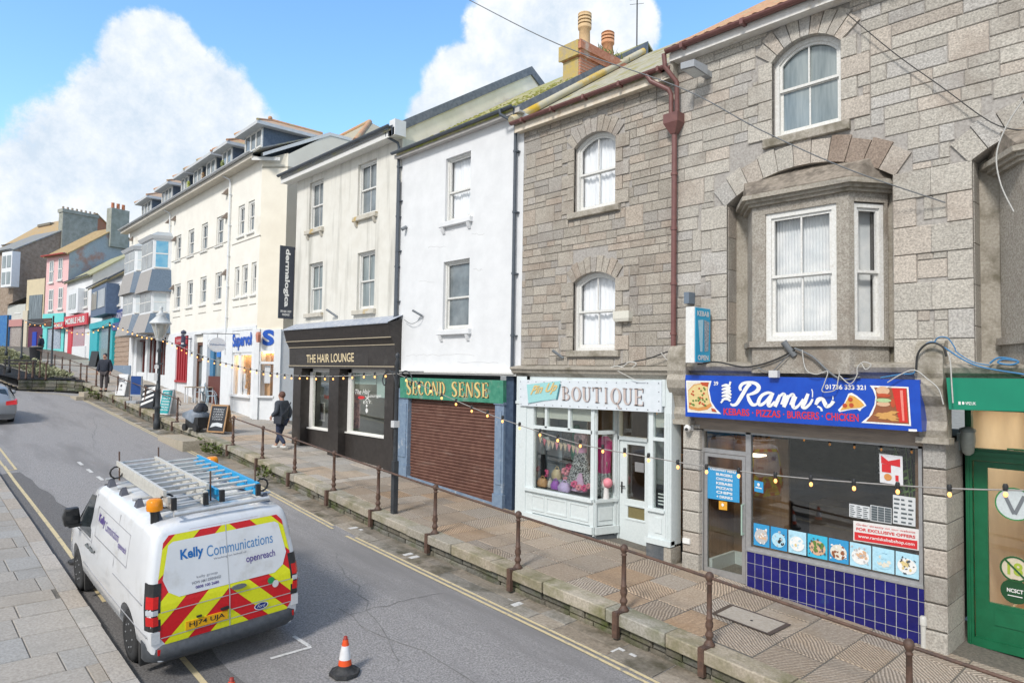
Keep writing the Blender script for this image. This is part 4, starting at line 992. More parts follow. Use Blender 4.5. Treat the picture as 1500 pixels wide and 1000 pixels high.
 m = MB(); patch(m, f2, [(.02, .05), (.98, .05), (.98, .45), (.02, .45)]); text_on(m, 'Order directly on our website', lambda x, y: f2(.05+.9*x, .76+.13*y), .0); text_on(m, 'FOR EXCLUSIVE OFFERS', lambda x, y: f2(.05+.9*x, .54+.15*y), .03); sub(o, 'print', m, ink_red)
 m = MB(); text_on(m, 'www.ramiskebabshop.com', lambda x, y: f3(.08+.86*x, .15+.2*y), .01); sub(o, 'print', m, ink_w)
 o, fn2 = stick('poster', [(1288, 664), (1322, 668), (1323, 711), (1289, 706)], P_('poster white', (.70, .70, .72)), 'white meal deal poster hung high in the kebab shop window', 'poster'); f2 = out(fn2, F, .005)
 m = MB(); patch(m, f2, [(.08, .68), (.9, .62), (.9, .9), (.4, .78), (.08, .95)]); patch(m, f2, [(.1, .38), (.5, .38), (.5, .66), (.1, .66)]); patch(m, f2, [(.68, .12), (.82, .12), (.82, .32), (.68, .32)]); sub(o, 'print', m, ink_red)
 m = MB(); blob(m, f2, .36, .22, .17, .12); sub(o, 'print', m, org)
 for q, lab in (([(1244, 737), (1274, 742), (1274, 761), (1244, 756)], 'white price list sheet left of the other menu sheets'), ([(1275, 739), (1306, 744), (1306, 767), (1275, 762)], 'dark menu sheet in the middle of the menu sheets'), ([(1308, 724), (1341, 729), (1341, 771), (1308, 766)], 'tall pale menu sheet nearest the right window frame')):
  o, fn2 = stick('menu_sheet', q, P_('menu paper', (.62, .64, .65)), lab, 'menu', 'menu sheets in the kebab window'); f2 = out(fn2, F, .005); m = MB()
  dk_ = 'dark' in lab
  for r_ in range(6):
   for c in range(3):
    x0 = .05+c*.32; w = RND.uniform(.14, .27) if not dk_ else .29; y0 = .06+r_*.155; patch(m, f2, [(x0, y0), (x0+w, y0), (x0+w, y0+(.06 if not dk_ else .13)), (x0, y0+(.06 if not dk_ else .13))])
  sub(o, 'print', m, P_('menu ink', (.10, .12, .13)))
 # leafy plant in a pot behind the glass
 m = MB(F); u, z = F.px(1338, 700, .5)[0], F.px(1338, 735, .5)[1]
 for k in range(7):
  a = k*.9; m.tube([(u, .45, z-.5), (u+.08*math.cos(a), .45+.06*math.sin(a), z), (u+.25*math.cos(a), .45+.12*math.sin(a), z+.5+.08*k)], .008, 5)
  for q in range(9):
   tt = .3+q*.08; x, y, zz = u+.25*math.cos(a)*tt, .45+.12*math.sin(a)*tt, z-.3+tt*(.8+.08*k); b2 = RND.uniform(0, 6.28); l = .1
   m.face([(x, y, zz), (x+l*.5*math.cos(b2)+.02, y+.03, zz+.03), (x+l*math.cos(b2), y+l*.5*math.sin(b2), zz-.02), (x+l*.5*math.cos(b2)-.02, y-.02, zz-.03)])
 solo('plant', m, M('house plant leaf', (.10, .18, .05), (.16, .25, .08), 6, .5), 'green trailing pot plant inside the kebab window beside the right frame', 'plant')
 # projecting kebab sign
 a0 = F.px(1004.5, 490, -.62)[0]; a1 = F.px(1018, 490, -.62)[0]; zt_, zb_ = F.px(1012, 449, -.62)[1], F.px(1012, 531, -.62)[1]
 bx = thing('projecting_sign', 'cyan and white projecting kebab sign lettered OPEN beside the brown downpipe', 'sign', F.p((a0+a1)/2, -.4, zb_))
 m = MB(F); m.box(a0, a1-.01, -.62, -.12, zb_, zt_); part('case', m, P_('white sign case', (.74, .74, .72)), bx)
 m = MB(F); m.box(a1-.01, a1, -.60, -.14, zb_+.015, zt_-.015); part('face', m, M('cyan sign face', (.02, .34, .58), (.03, .38, .62), 4, .3), bx)
 m = MB(F); m.box((a0+a1)/2-.02, (a0+a1)/2+.02, -.12, 0, zb_+.1, zb_+.14); m.box((a0+a1)/2-.02, (a0+a1)/2+.02, -.12, 0, zt_-.14, zt_-.1); part('bracket', m, blk, bx)
 H = zt_-zb_; g = lambda x, y, e=.004: F.p(a1+e, -.60+.46*x, zb_+H*y)
 m = MB(); text_on(m, 'KEBAB', lambda x, y: g(.1+.8*x, .84+.09*y), .02); text_on(m, 'OPEN', lambda x, y: g(.14+.72*x, .05+.09*y), .03); part('lettering', m, ink_w, bx)
 m = MB(); m.face([g(.15, .76), g(.5, .78), g(.45, .2), g(.3, .2)], raw=True); part('picture', m, print_sky, bx)
 m = MB(); m.face([g(.56, .78), g(.92, .74), g(.85, .22), g(.6, .2)], raw=True); part('picture', m, M('printed doner', (.5, .55, .6), (.12, .14, .18), 60, .5), bx)
 m = MB(F); u, z = F.px(1010, 440, -.1); m.box(u-.05, u+.05, -.2, 0, z-.06, z+.14); solo('junction_box', m, P_('grey box', (.16, .2, .25)), 'small dark grey box on the wall above the kebab sign', 'box')
 # wall camera
 u, z = F.px(1005, 627, -.2); c = thing('security_camera', 'white dome security camera on the stone pier left of the kebab door', 'camera', F.p(u, -.05, z)); m = MB(F); m.box(u-.05, u+.05, -.1, -.04, z-.04, z+.06); part('bracket', m, ink_w, c); m = MB(F); m.sphere((u, -.15, z), .065, 12, 8); part('housing', m, ink_w, c); m = MB(F); m.sphere((u+.01, -.2, z-.015), .03, 10, 6); part('lens', m, blk, c)
 m = MB(F); u, z = F.px(1006, 792, -.06); m.box(u-.07, u+.07, -.085, -.05, z-.04, z+.05); solo('vent_cover', m, ink_w, 'small white plastic cover low on the granite pier', 'cover')
 m = MB(F); u, z = F.px(1351, 905, -.1); m.tube([(u, -.06, G(u)-.05), (u, -.06, z)], .035, 8); m.lathe([(.045, -.1), (.045, 0), (.03, .02)], 10, (u, -.06, z)); solo('waste_pipe', m, P_('grey white plastic', (.55, .54, .5)), 'stub of pale waste pipe at the end of the blue tiles', 'pipe')
 # floodlight under the eaves
 u, z = F.px(1021, 101, -.3); c = thing('floodlight', 'grey floodlight fixed high on the granite wall beside the downpipe', 'light', F.p(u, -.1, z))
 m = MB(F); m.loft([[(u-.17, -.55, z-.03), (u+.1, -.55, z-.06), (u+.1, -.55, z+.06), (u-.17, -.55, z+.08)], [(u-.12, -.2, z-.1), (u+.15, -.2, z-.12), (u+.15, -.2, z+.04), (u-.12, -.2, z+.06)]], True, True, False); part('housing', m, P_('grey lamp case', (.36, .38, .4)), c)
 m = MB(F); m.box(u-.0, u+.12, -.2, 0, z-.1, z); part('bracket', m, P_('grey lamp case', (.36, .38, .4)), c)
 m = MB(F); m.face([(u-.15, -.52, z-.045), (u+.08, -.52, z-.07), (u+.12, -.22, z-.12), (u-.1, -.22, z-.105)]); part('lens', m, P_('lamp glass', (.62, .66, .66), .2), c)
rami_shop()

def green_shop():
 F = FM; t = HA; d = .76; green = M('green shop paint', (.005, .105, .042), (.007, .13, .055), 5, .4, .05, 20, spec=.5)
 q = [(1386, 553), (1640, 556), (1640, 606), (1390, 599.5)]
 s, fn = sign_box('shop_sign', F, q, -.34, .5, M('emerald sign panel', (.004, .20, .115), (.005, .23, .13), 2, .35, spec=.5), 'plain emerald green sign board over the green shop door'); f1 = out(fn, F)
 m = MB(); uu = lambda px_: (F.px(px_, 593, -.34)[0]-F.px(1386, 593, -.34)[0])/(F.px(1640, 593, -.34)[0]-F.px(1386, 593, -.34)[0])
 text_on(m, '■ ● VPZ.UK', lambda x, y: f1(uu(1401)+(uu(1427)-uu(1401))*x, .16+.1*y), .02); sub(s, 'lettering', m, ink_w)
 a = F.px(1417, 800, d)[0]; zg = G(a)-.04; top = 3.6
 u = lambda x: F.px(x, 760, d)[0]; zz = lambda y: F.px(1460, y, d)[1]
 m = MB(F); o0 = u(1426); g0 = u(1438); R2 = a+3.2
 bars(m, [(a, o0, zg, top), (o0, R2, zz(676), zz(658)), (o0, R2, zz(602)-.0, top)], d-.05, d+.06); m.box(a+.03, o0-.03, d-.075, d-.05, zg, top)
 m.box(o0, R2, d-.09, d+.02, zz(668), zz(662)); part('shop_frame', m, green, t)
 dr = MB(F); gx = u(1447); zl = zz(686); zb = zz(884)
 bars(dr, [(o0+.01, gx, zg+.02, zz(677)), (gx, R2, zl, zz(677)), (gx, R2, zg+.02, zb)], d, d+.05); dr.box(u(1449)+.05, R2, d-.015, d, zz(915), zz(892)); dr.box(o0, R2, d-.06, d+.0, zg+.02, zg+.13); door = part('door', dr, green, t)
 g = MB(F); g.box(gx, R2, d+.02, d+.026, zb, zl); part('pane', g, clear, door)
 g = MB(F); g.box(o0, R2, d+.02, d+.026, zz(657), zz(602)); part('fanlight', g, clear, t)
 room(t, F, a+.05, R2+.3, d+.12, 5.0, zg, top, M('cream shop walls', (.66, .56, .40), (.60, .5, .35), 1.5, .8))
 lamp_panel(t, F, a+.6, a+1.4, 1.4, 2.6, top-.05, 4, (1, .88, .70)); lamp_panel(t, F, a+.6, a+1.4, 3.0, 4.2, top-.05, 4, (1, .88, .70))
 m = MB(F); m.box(a+.1, R2, d+.12, 4.9, zg+.0, zg+.02); part('shop_floor', m, M('oak boards', (.45, .26, .12), (.36, .2, .09), 6, .5, stretch=(.5, 6, 6)), t)
 dd = d+.014
 def roundst(xc, yc, r, mat, label):
  uc, zc = F.px(xc, yc, dd); rr = r*.0082; m = MB(F); m.disc((uc, dd, zc), rr, n=28, th=.003); o = solo('sticker', m, mat, label, 'sticker'); return o, (lambda x, y, e=.006: F.p(uc+x*rr, dd-.003-e, zc+y*rr)), rr
 o, f, rr = roundst(1486, 738, 27, P_('pale round sticker', (.60, .66, .68)), 'large pale round sticker with letter V on the green door'); m = MB(); ribbon(m, lambda x, y: f(x, y, .002), [(-.5, .55), (-.02, -.6)], .2); ribbon(m, lambda x, y: f(x, y, .002), [(.5, .55), (.02, -.6)], .2); sub(o, 'letter', m, P_('grey letter', (.18, .2, .22)))
 m = MB(F); uc, zc = F.px(1486, 738, dd); m2 = MB(F); ring(m2, [(uc+.222*math.cos(k*.224), zc+.222*math.sin(k*.224)) for k in range(28)], [(uc+.205*math.cos(k*.224), zc+.205*math.sin(k*.224)) for k in range(28)], dd-.008, dd-.004); sub(o, 'rim', m2, P_('green rim', (.05, .25, .08)))
 o, f, rr = roundst(1487, 833, 21, P_('clear cream film', (.62, .55, .42)), 'round crossed out 18 age sticker on the green door'); m = MB(); text_on(m, '18', lambda x, y: f(-.5+x, -.5+y, .002), .03); sub(o, 'number', m, P_('lime number', (.35, .45, .05)))
 m = MB(); g_ = lambda x, y: f(x, y, .004); ribbon(m, g_, [(math.cos(k*.2094)*.93, math.sin(k*.2094)*.93) for k in range(31)], .14); ribbon(m, g_, [(-.65, .65), (.65, -.65)], .14); sub(o, 'crossing', m, P_('dark green print', (.02, .1, .03)))
 o, f, rr = roundst(1487, 866, 20, P_('dark green sticker', (.012, .07, .025)), 'round dark green sticker lettered NCSCT at the bottom of the green door'); m = MB(); text_on(m, 'NCSCT', lambda x, y: f(-.55+1.1*x, -.1+.32*y, .002), .03); m.face([f(-.5, -.4), f(.5, -.4), f(.5, -.33), f(-.5, -.33)], raw=True); sub(o, 'lettering', m, ink_w)
 # exit sign inside, lantern outside
 m = MB(F); ux, zx = F.px(1475, 656, 1.5); m.box(ux, ux+.42, 1.5, 1.52, zx-.17, zx); o = solo('exit_sign', m, P_('exit green', (.01, .30, .12)), 'green and white running man exit sign hanging inside the green shop', 'sign'); m = MB(F)
 m.disc((ux+.15, 1.498, zx-.04), .018, n=10, th=.003); m.mesh([(ux+.1, 1.495, zx-.15), (ux+.12, 1.495, zx-.15), (ux+.17, 1.495, zx-.08), (ux+.21, 1.495, zx-.13), (ux+.23, 1.495, zx-.12), (ux+.17, 1.495, zx-.055), (ux+.1, 1.495, zx-.08)], [(0, 1, 2, 5, 6), (2, 3, 4, 5)]); m.box(ux+.03, ux+.08, 1.495, 1.499, zx-.15, zx-.02); m.mesh([(ux+.28, 1.495, zx-.08), (ux+.38, 1.495, zx-.08), (ux+.33, 1.495, zx-.14)], [(0, 1, 2)]); sub(o, 'symbol', m, ink_w)
 u2, z2 = F.px(1412, 645, .62); c = thing('wall_lantern', 'grey bulkhead lantern on the stone pier beside the green door', 'light', F.p(u2-.1, .62, z2)); m = MB(F); u2 = PIERS[0][1]+.1
 m.lathe([(.02, .2), (.1, .17), (.105, .14), (.09, .12)], 8, (u2, .62, z2)); m.box(u2-.12, u2-.08, .58, .66, z2-.14, z2+.1); part('housing', m, P_('grey lantern', (.22, .25, .24)), c); m = MB(F); m.lathe([(.09, .12), (.1, .02), (.075, -.16), (.03, -.2)], 8, (u2, .62, z2)); part('lens', m, P_('lantern glass', (.4, .42, .38), .2), c)
 m = MB(F); m.box(R2, 6.2, .0, 5, zg-.6, 4.0); part('end_wall', m, M('plain granite return', (.36, .33, .29), (.46, .43, .39), 30, .9, .4, 50), t)
 m = MB(F); m.box(a-.35, R2, .1, d+.3, zg-.35, zg-.02); part('doorstep', m, M('worn concrete step', (.22, .215, .2), (.3, .29, .27), 8, .9, .3, 30, c3=(.42, .41, .38), s3=2, t3=(.6, .75)), t)
green_shop()
# ------------------------------------------------------------------ dress boutique
def boutique():
 F = FM; t = HB; mint = M('pale mint shop paint', (.64, .69, .69), (.58, .635, .635), 20, .55, .06, 40, c3=(.42, .44, .38), s3=2.4, t3=(.64, .8)); sl = M('slate plinth', (.075, .085, .095), (.12, .13, .14), 6, .7, c3=(.2, .2, .19), s3=2, t3=(.6, .8))
 d0 = -.15; u = lambda x, y=690, d=d0: F.px(x, y, d)[0]; z = lambda x, y, d=d0: F.px(x, y, d)[1]
 s, fn = sign_box('shop_sign', F, [(760, 556), (969, 558), (969, 604), (761, 594)], -.24, .16, M('white studded sign board', (.66, .70, .74), (.60, .65, .68), 10, .5, c3=(.45, .42, .38), s3=3, t3=(.68, .8)), 'white studded dress boutique sign with teal panel and serif letters'); f1 = out(fn, F); f2 = out(fn, F, .012)
 m = MB()
 for k in range(16):
  for yy in (.07, .93): blob(m, f1, .015+.97*k/15, yy, .0035, .016, 8)
 for yy in (.35, .65): blob(m, f1, .015, yy, .0035, .016, 8); blob(m, f1, .985, yy, .0035, .016, 8)
 sub(s, 'stud', m, P_('dull stud', (.10, .10, .12)))['kind'] = 'stuff'
 fx = lambda x, y: ((x-760)/209, 1-(y-556-(x-760)*.006)/(38+8*(x-760)/209))
 m = MB(); patch(m, f1, [fx(774, 563), fx(830, 557.5), fx(824, 584), fx(776, 590)]); sub(s, 'panel', m, P_('teal sign panel', (.33, .62, .62)))
 m = MB(); ribbon(m, f2, [fx(776, 591), fx(800, 587), fx(824, 585), fx(830, 562)], .012); sub(s, 'swash', m, P_('dark teal line', (.06, .2, .24)))
 m = MB(); text_on(m, 'Pin Up', lambda x, y: f2(*fx(779+44*x+4*y, 582-6*x-17*y)), .03, .35); sub(s, 'lettering', m, ink_gold)
 for mat, o, e in ((P_('dark letter shade', (.16, .17, .22)), .7, .010), (P_('silver rose lettering', (.55, .46, .42)), 0, .014)):
  m = MB(); fe = out(fn, F, e); serif_on(m, 'BOUTIQUE', lambda x, y: fe(*fx(832+o+116*x, 586+8*x-o*.0+o*.6-(20.5+5*x)*y))); sub(s, 'lettering', m, mat)
 m = MB(F); a = F.px(969, 580, -.24)[0]; m.box(a, a+.06, -.22, -.02, 3.42, 3.9); part('side_box', m, mint, s)
 # frame
 uL, uP, uW, uC = u(757.5), u(772), u(782), u(868); zg = G(-9)-.5
 zS = z(816, 721); zT = z(816, 628); zt = 3.46; zB = z(816, 758)
 m = MB(F)
 m.box(uL, uP, -.2, .1, zg+.25, 3.9); m.box(uL-.01, uP+.01, -.22, .1, 3.3, 3.36); m.box(uL, uP, -.19, .1, 3.36, 3.9)
 xr0, xr1, xr2 = u(951), u(957.5), u(975); xr3 = u(986)
 m.box(xr2, xr3, -.2, .1, z(980, 797), 3.9)
 for k in range(4): m.box(xr2+.03+k*.035, xr2+.045+k*.035, -.212, -.2, z(980, 790), 3.3)
 m.box(uP, xr2, -.1, .12, zt, 3.95)
 bars(m, [(uP, uW, zB-.2, zt), (uC-.03, uC+.06, zB-.2, zt), (uW, uC, zT-.035, zT+.035), (uW, uC, zt-.06, zt)], d0-.03, d0+.06)
 for x in (800, 834): m.box(u(x)-.03, u(x)+.03, d0-.03, d0+.06, zT, zt)
 m.box(uP, uC+.05, d0-.09, d0+.08, zS-.06, zS)
 m.box(uP, uC, d0-.02, d0+.04, zB, zS-.06); m.box(uP-.02, uC+.05, d0-.07, d0+.06, zB-.16, zB-.02)
 for a, b in ((774, 799), (802, 832), (836, 864)):
  q0, q1 = u(a), u(b); ring(m, [(q0, zB+.06), (q1, zB+.06), (q1, zS-.13), (q0, zS-.13)], [(q0+.03, zB+.09), (q1-.03, zB+.09), (q1-.03, zS-.16), (q0+.03, zS-.16)], d0-.035, d0-.015)
 # return to the recessed door
 dD = .40; A = (uC+.06, d0); B = (u(905, 700, dD-.05)-.04, dD-.05); L = math.hypot(B[0]-A[0], B[1]-A[1]); Fr = Frame(A[0], 10.6+A[1], math.atan2(B[1]-A[1], B[0]-A[0]))
 def rbox(a, b, za, zb, y0=-.03, y1=.05):
  P = [Fr.p(x, y, 0) for x, y in ((a, y0), (b, y0), (b, y1), (a, y1))]; m.hprism([(p.x, p.y-10.6) for p in P], za, zb)
 rbox(0, .04, zB-.2, zt); rbox(L-.06, L, zB-.2, zt); rbox(0, L, zT-.035, zT+.035); rbox(0, L, zt-.06, zt+.4); rbox(0, L, zS-.06, zS, -.06, .06); rbox(.03, L, zB, zS-.06, -.0, .04); rbox(0, L+.04, zB-.16, zB-.02, -.06, .05); rbox(.1, L-.1, zB+.1, zS-.16, -.015, .0)
 # door case and right light
 e0, e1 = u(906, 700, dD), u(951, 700, dD); zH = z(930, 643, dD)
 bars(m, [(B[0], e0+.03, zg+.3, zt), (e1-.02, e1+.07, zg+.3, zt), (e0, e1, zH-.03, zH+.04), (e0, e1, zt-.08, zt)], dD-.04, dD+.08)
 m.box(B[0], e1+.07, dD-.02, dD+.08, zt-.05, 3.95)
 zr, zq = z(965, 745), z(965, 643); zp = z(965, 788)
 bars(m, [(xr0, xr1+.0, zp, zt), (xr1, xr2, zq-.03, zq+.03), (xr1, xr2, zt-.06, zt), (xr1, xr2, zp, zr-.05)], d0-.03, d0+.06); m.box(xr0-.04, xr2+.02, d0-.08, d0+.06, zr-.05, zr); m.box(xr0-.04, xr3, d0-.08, d0+.06, zp-.1, zp)
 m.box(xr1+.06, xr2-.05, d0-.045, d0-.03, zp+.1, zr-.15); m.box(xr0, xr0+.05, d0, dD, zp-.1, zt)
 part('shopfront', m, mint, t)
 m = MB(F); m.box(uP-.2, uC+.03, d0-.03, d0+.1, zg-.1, zB-.16); P = [Fr.p(x, y, 0) for x, y in ((0, -.03), (L, -.03), (L, .05), (0, .05))]; m.hprism([(p.x, p.y-10.6) for p in P], zg-.1, zB-.16); part('plinth', m, sl, t); m = MB(F); m.box(xr0-.02, xr2+.02, d0-.05, dD, zg-.3, zp-.1); part('plinth', m, sl, t)
 m = MB(F); m.box(xr2+.01, xr3, d0-.06, .1, zg-.3, zp-.12); part('pier_base', m, stone_dk, t)
 for nm, rects in (('shop_window', [(uW, uC, zS, zT)]), ('toplight', [(uW, uC, zT, zt)]), ('side_window', [(xr1, xr2, zr, zt)])):
  g = MB(F)
  for a, b, c, d in rects: g.box(a, b, d0+.02, d0+.025, c, d)
  part(nm, g, shopglass, t)
 g = MB(Fr); g.box(0, L, .01, .015, zS, zt); part('return_window', g, shopglass, t)
 for a, b in ((uW+.02, u(799)), (u(801), u(833)), (u(835), uC-.04), (xr1+.01, xr2-.01)):
  g = MB(F); g.box(a, b, d0+.05, d0+.06, zT+(zt-zT)*.32, zt-.06); part('toplight_blind', g, P_('cream paper blind', (.60, .58, .52)), t)
 # door leaf
 d = MB(F); z0 = G(-8.1)-.02; a, b = e0+.035, e1-.025; zd = zH-.035
 zg0, zg1 = z(935, 733, dD), z(935, 652, dD); la, lb = z(935, 759, dD), z(935, 745, dD)
 bars(d, [(a, a+.17, z0, zd), (b-.08, b, z0, zd), (a+.17, b-.08, zg1, zd), (a+.17, b-.08, lb+.02, zg0), (a+.17, b-.08, z0, la-.02), (a+.17, a+.2, la-.02, lb+.02)], dD, dD+.05); d.box(a+.14, b-.06, dD-.012, dD, lb+.03, lb+.055); d.box(a+.14, b-.06, dD-.012, dD, la-.06, la-.035); door = part('door', d, mint, t)
 g = MB(F); g.box(a+.17, b-.08, dD+.02, dD+.026, zg0, zg1); part('pane', g, shopglass, door)
 g = MB(F); g.box(a+.2, b-.08, dD+.02, dD+.026, la-.02, lb+.02); part('letter_window', g, P_('amber glass', (.2, .17, .08), .2), door)
 g = MB(F); g.box(a+.04, a+.07, dD-.015, dD, zg0+.1, zg0+.32); g.tube([(a+.055, dD-.05, zg0+.24), (a+.16, dD-.05, zg0+.24)], .012, 6); part('handle', g, blk, door)
 g = MB(F); g.box(e0+.03, e1-.02, dD+.02, dD+.026, zH+.04, zt-.08); part('fanlight', g, shopglass, t)
 flat('card', F, [(930, 676), (943, 678), (943, 692), (930, 690)], dD+.01, P_('grey card', (.25, .25, .25)), 'small open card hanging in the boutique door', 'sign')
 # interior and stock
 dk = M('dim boutique wall', (.26, .27, .28), (.34, .345, .35), 1.5, .8); room(t, F, uP+.02, xr2, .6, 4.2, zg, zt+.1, M('dim boutique back', (.20, .15, .11), (.28, .21, .15), 2, .8))
 lamp_panel(t, F, uP+2.2, xr2-.6, 1.2, 2.2, zt+.05, 5, (1, .72, .42))
 m = MB(F); m.box(uP, uC, d0+.08, .75, zS-.3, zS-.02); part('display_floor', m, P_('dark display cloth', (.05, .05, .055)), t)
 m = MB(F); m.box(uP, uP+.04, d0+.08, .9, zS, zt); m.box(uP+.04, u(815), .80, .84, zS, zt); part('display_back', m, M('pale blue display screen', (.36, .42, .47), (.42, .47, .52), 2, .8), t)
 m = MB(F)
 for k in range(14):
  for r_ in range(3): m.box(e0-.4+k*.1, e0-.33+k*.1, 2.4, 2.5, .9+r_*.5, 1.25+r_*.5)
 part('shelf_stock', m, M('warm stock', (.30, .17, .07), (.12, .07, .04), 7, .7), t)['kind'] = 'stuff'
 return dict(uP=uP, uC=uC, zS=zS, zt=zt, d0=d0, xr1=xr1, xr2=xr2, zr=zr)
# thick and thin roman letters drawn as strokes on a unit cell
def _arc(cx, cy, rx, ry, a0, a1, n=18): return [(cx+rx*math.cos(math.radians(a0+(a1-a0)*k/n)), cy+ry*math.sin(math.radians(a0+(a1-a0)*k/n))) for k in range(n+1)]
def glyph(ch):
 """list of (outline polygons) in a unit box"""
 T, t = .24, .09; o = []
 def bar(x0, y0, x1, y1): o.append([(x0, y0), (x1, y0), (x1, y1), (x0, y1)])
 def crescent(cx, cy, rx, ry, ix, iy, a0, a1, dx=0):
  A = _arc(cx, cy, rx, ry, a0, a1); B = _arc(cx+dx, cy, ix, iy, a1, a0); o.append(A+B)
 if ch in 'BDEIT':
  x = .1 if ch in 'BDE' else .38
  bar(x, 0, x+T, 1); bar(x-.1, 0, x+T+.1, .05); bar(x-.1, .95, x+T+.1, 1)
 if ch == 'B': crescent(.34, .74, .46, .26, .28, .20, -90, 90); crescent(.34, .27, .6, .27, .38, .21, -90, 90)
 if ch == 'D': crescent(.3, .5, .66, .5, .42, .43, -90, 90)
 if ch == 'E': bar(.34, .93, .9, 1); bar(.82, .76, .9, 1); bar(.34, .47, .72, .54); bar(.66, .38, .72, .63); bar(.34, 0, .92, .07); bar(.84, 0, .92, .25)
 if ch == 'T': bar(.02, .93, .98, 1); bar(.02, .74, .1, 1); bar(.9, .74, .98, 1)
 if ch in 'OQ': crescent(.5, .5, .5, .5, .27, .44, 0, 180); crescent(.5, .5, .5, .5, .27, .44, 180, 360)
 if ch == 'Q': o.append([(.45, .12), (.6, .1), (.85, -.22), (1.0, -.2), (.98, -.27), (.75, -.28)])
 if ch == 'C': crescent(.52, .5, .5, .5, .27, .44, 42, 180); crescent(.52, .5, .5, .5, .27, .44, 180, 318); bar(.84, .66, .9, .95)
 if ch == 'U': bar(.08, .35, .32, 1); bar(0, .95, .42, 1); bar(.74, .35, .84, 1); bar(.64, .95, .94, 1); A = _arc(.46, .36, .38, .36, 180, 360); B = _arc(.53, .36, .21, .28, 360, 180); o.append(A+B)
 if ch == 'N': bar(.06, 0, .16, 1); bar(-.02, 0, .26, .05); o.append([(.04, 1), (.28, 1), (.9, 0), (.7, 0)]); bar(.8, 0, .9, 1); bar(.7, .95, 1, 1)
 if ch == 'S':
  P = smooth([(.82, .76), (.72, .93), (.48, .97), (.22, .88), (.2, .68), (.45, .53), (.72, .38), (.78, .17), (.52, .03), (.25, .06), (.12, .24)], 5); n = len(P); L_, R2 = [], []
  for i, p in enumerate(P):
   q = Vector(P[min(i+1, n-1)])-Vector(P[max(i-1, 0)]); q.normalize(); w = .05+.11*max(0, math.sin(math.pi*i/(n-1)))**2; nn = Vector((-q.y, q.x))*w
   L_.append((p[0]+nn.x, p[1]+nn.y*.6)); R2.append((p[0]-nn.x, p[1]-nn.y*.6))
  for i in range(n-1): o.append([L_[i], L_[i+1], R2[i+1], R2[i]])
  o.append([(.78, .68), (.84, .68), (.84, .98), (.79, .98)]); o.append([(.1, .02), (.15, .02), (.16, .32), (.1, .32)])
 return o
def serif_on(mb, s, fn):
 wd = {'I': .62, ' ': .7, 'N': 1.05, 'O': 1.02, 'Q': 1.02}; tot = sum(wd.get(c, .9)+.12 for c in s)-.12; x = 0
 for c in s:
  w = wd.get(c, .9)
  for pl in (glyph(c) if c != ' ' else []):
   mb.mesh([fn((x+px_*w)/tot, py_) for px_, py_ in pl], [tuple(t) for t in tessellate_polygon([[Vector((a, b, 0)) for a, b in pl]])], raw=True)
  x += w+.12
BQ = boutique()
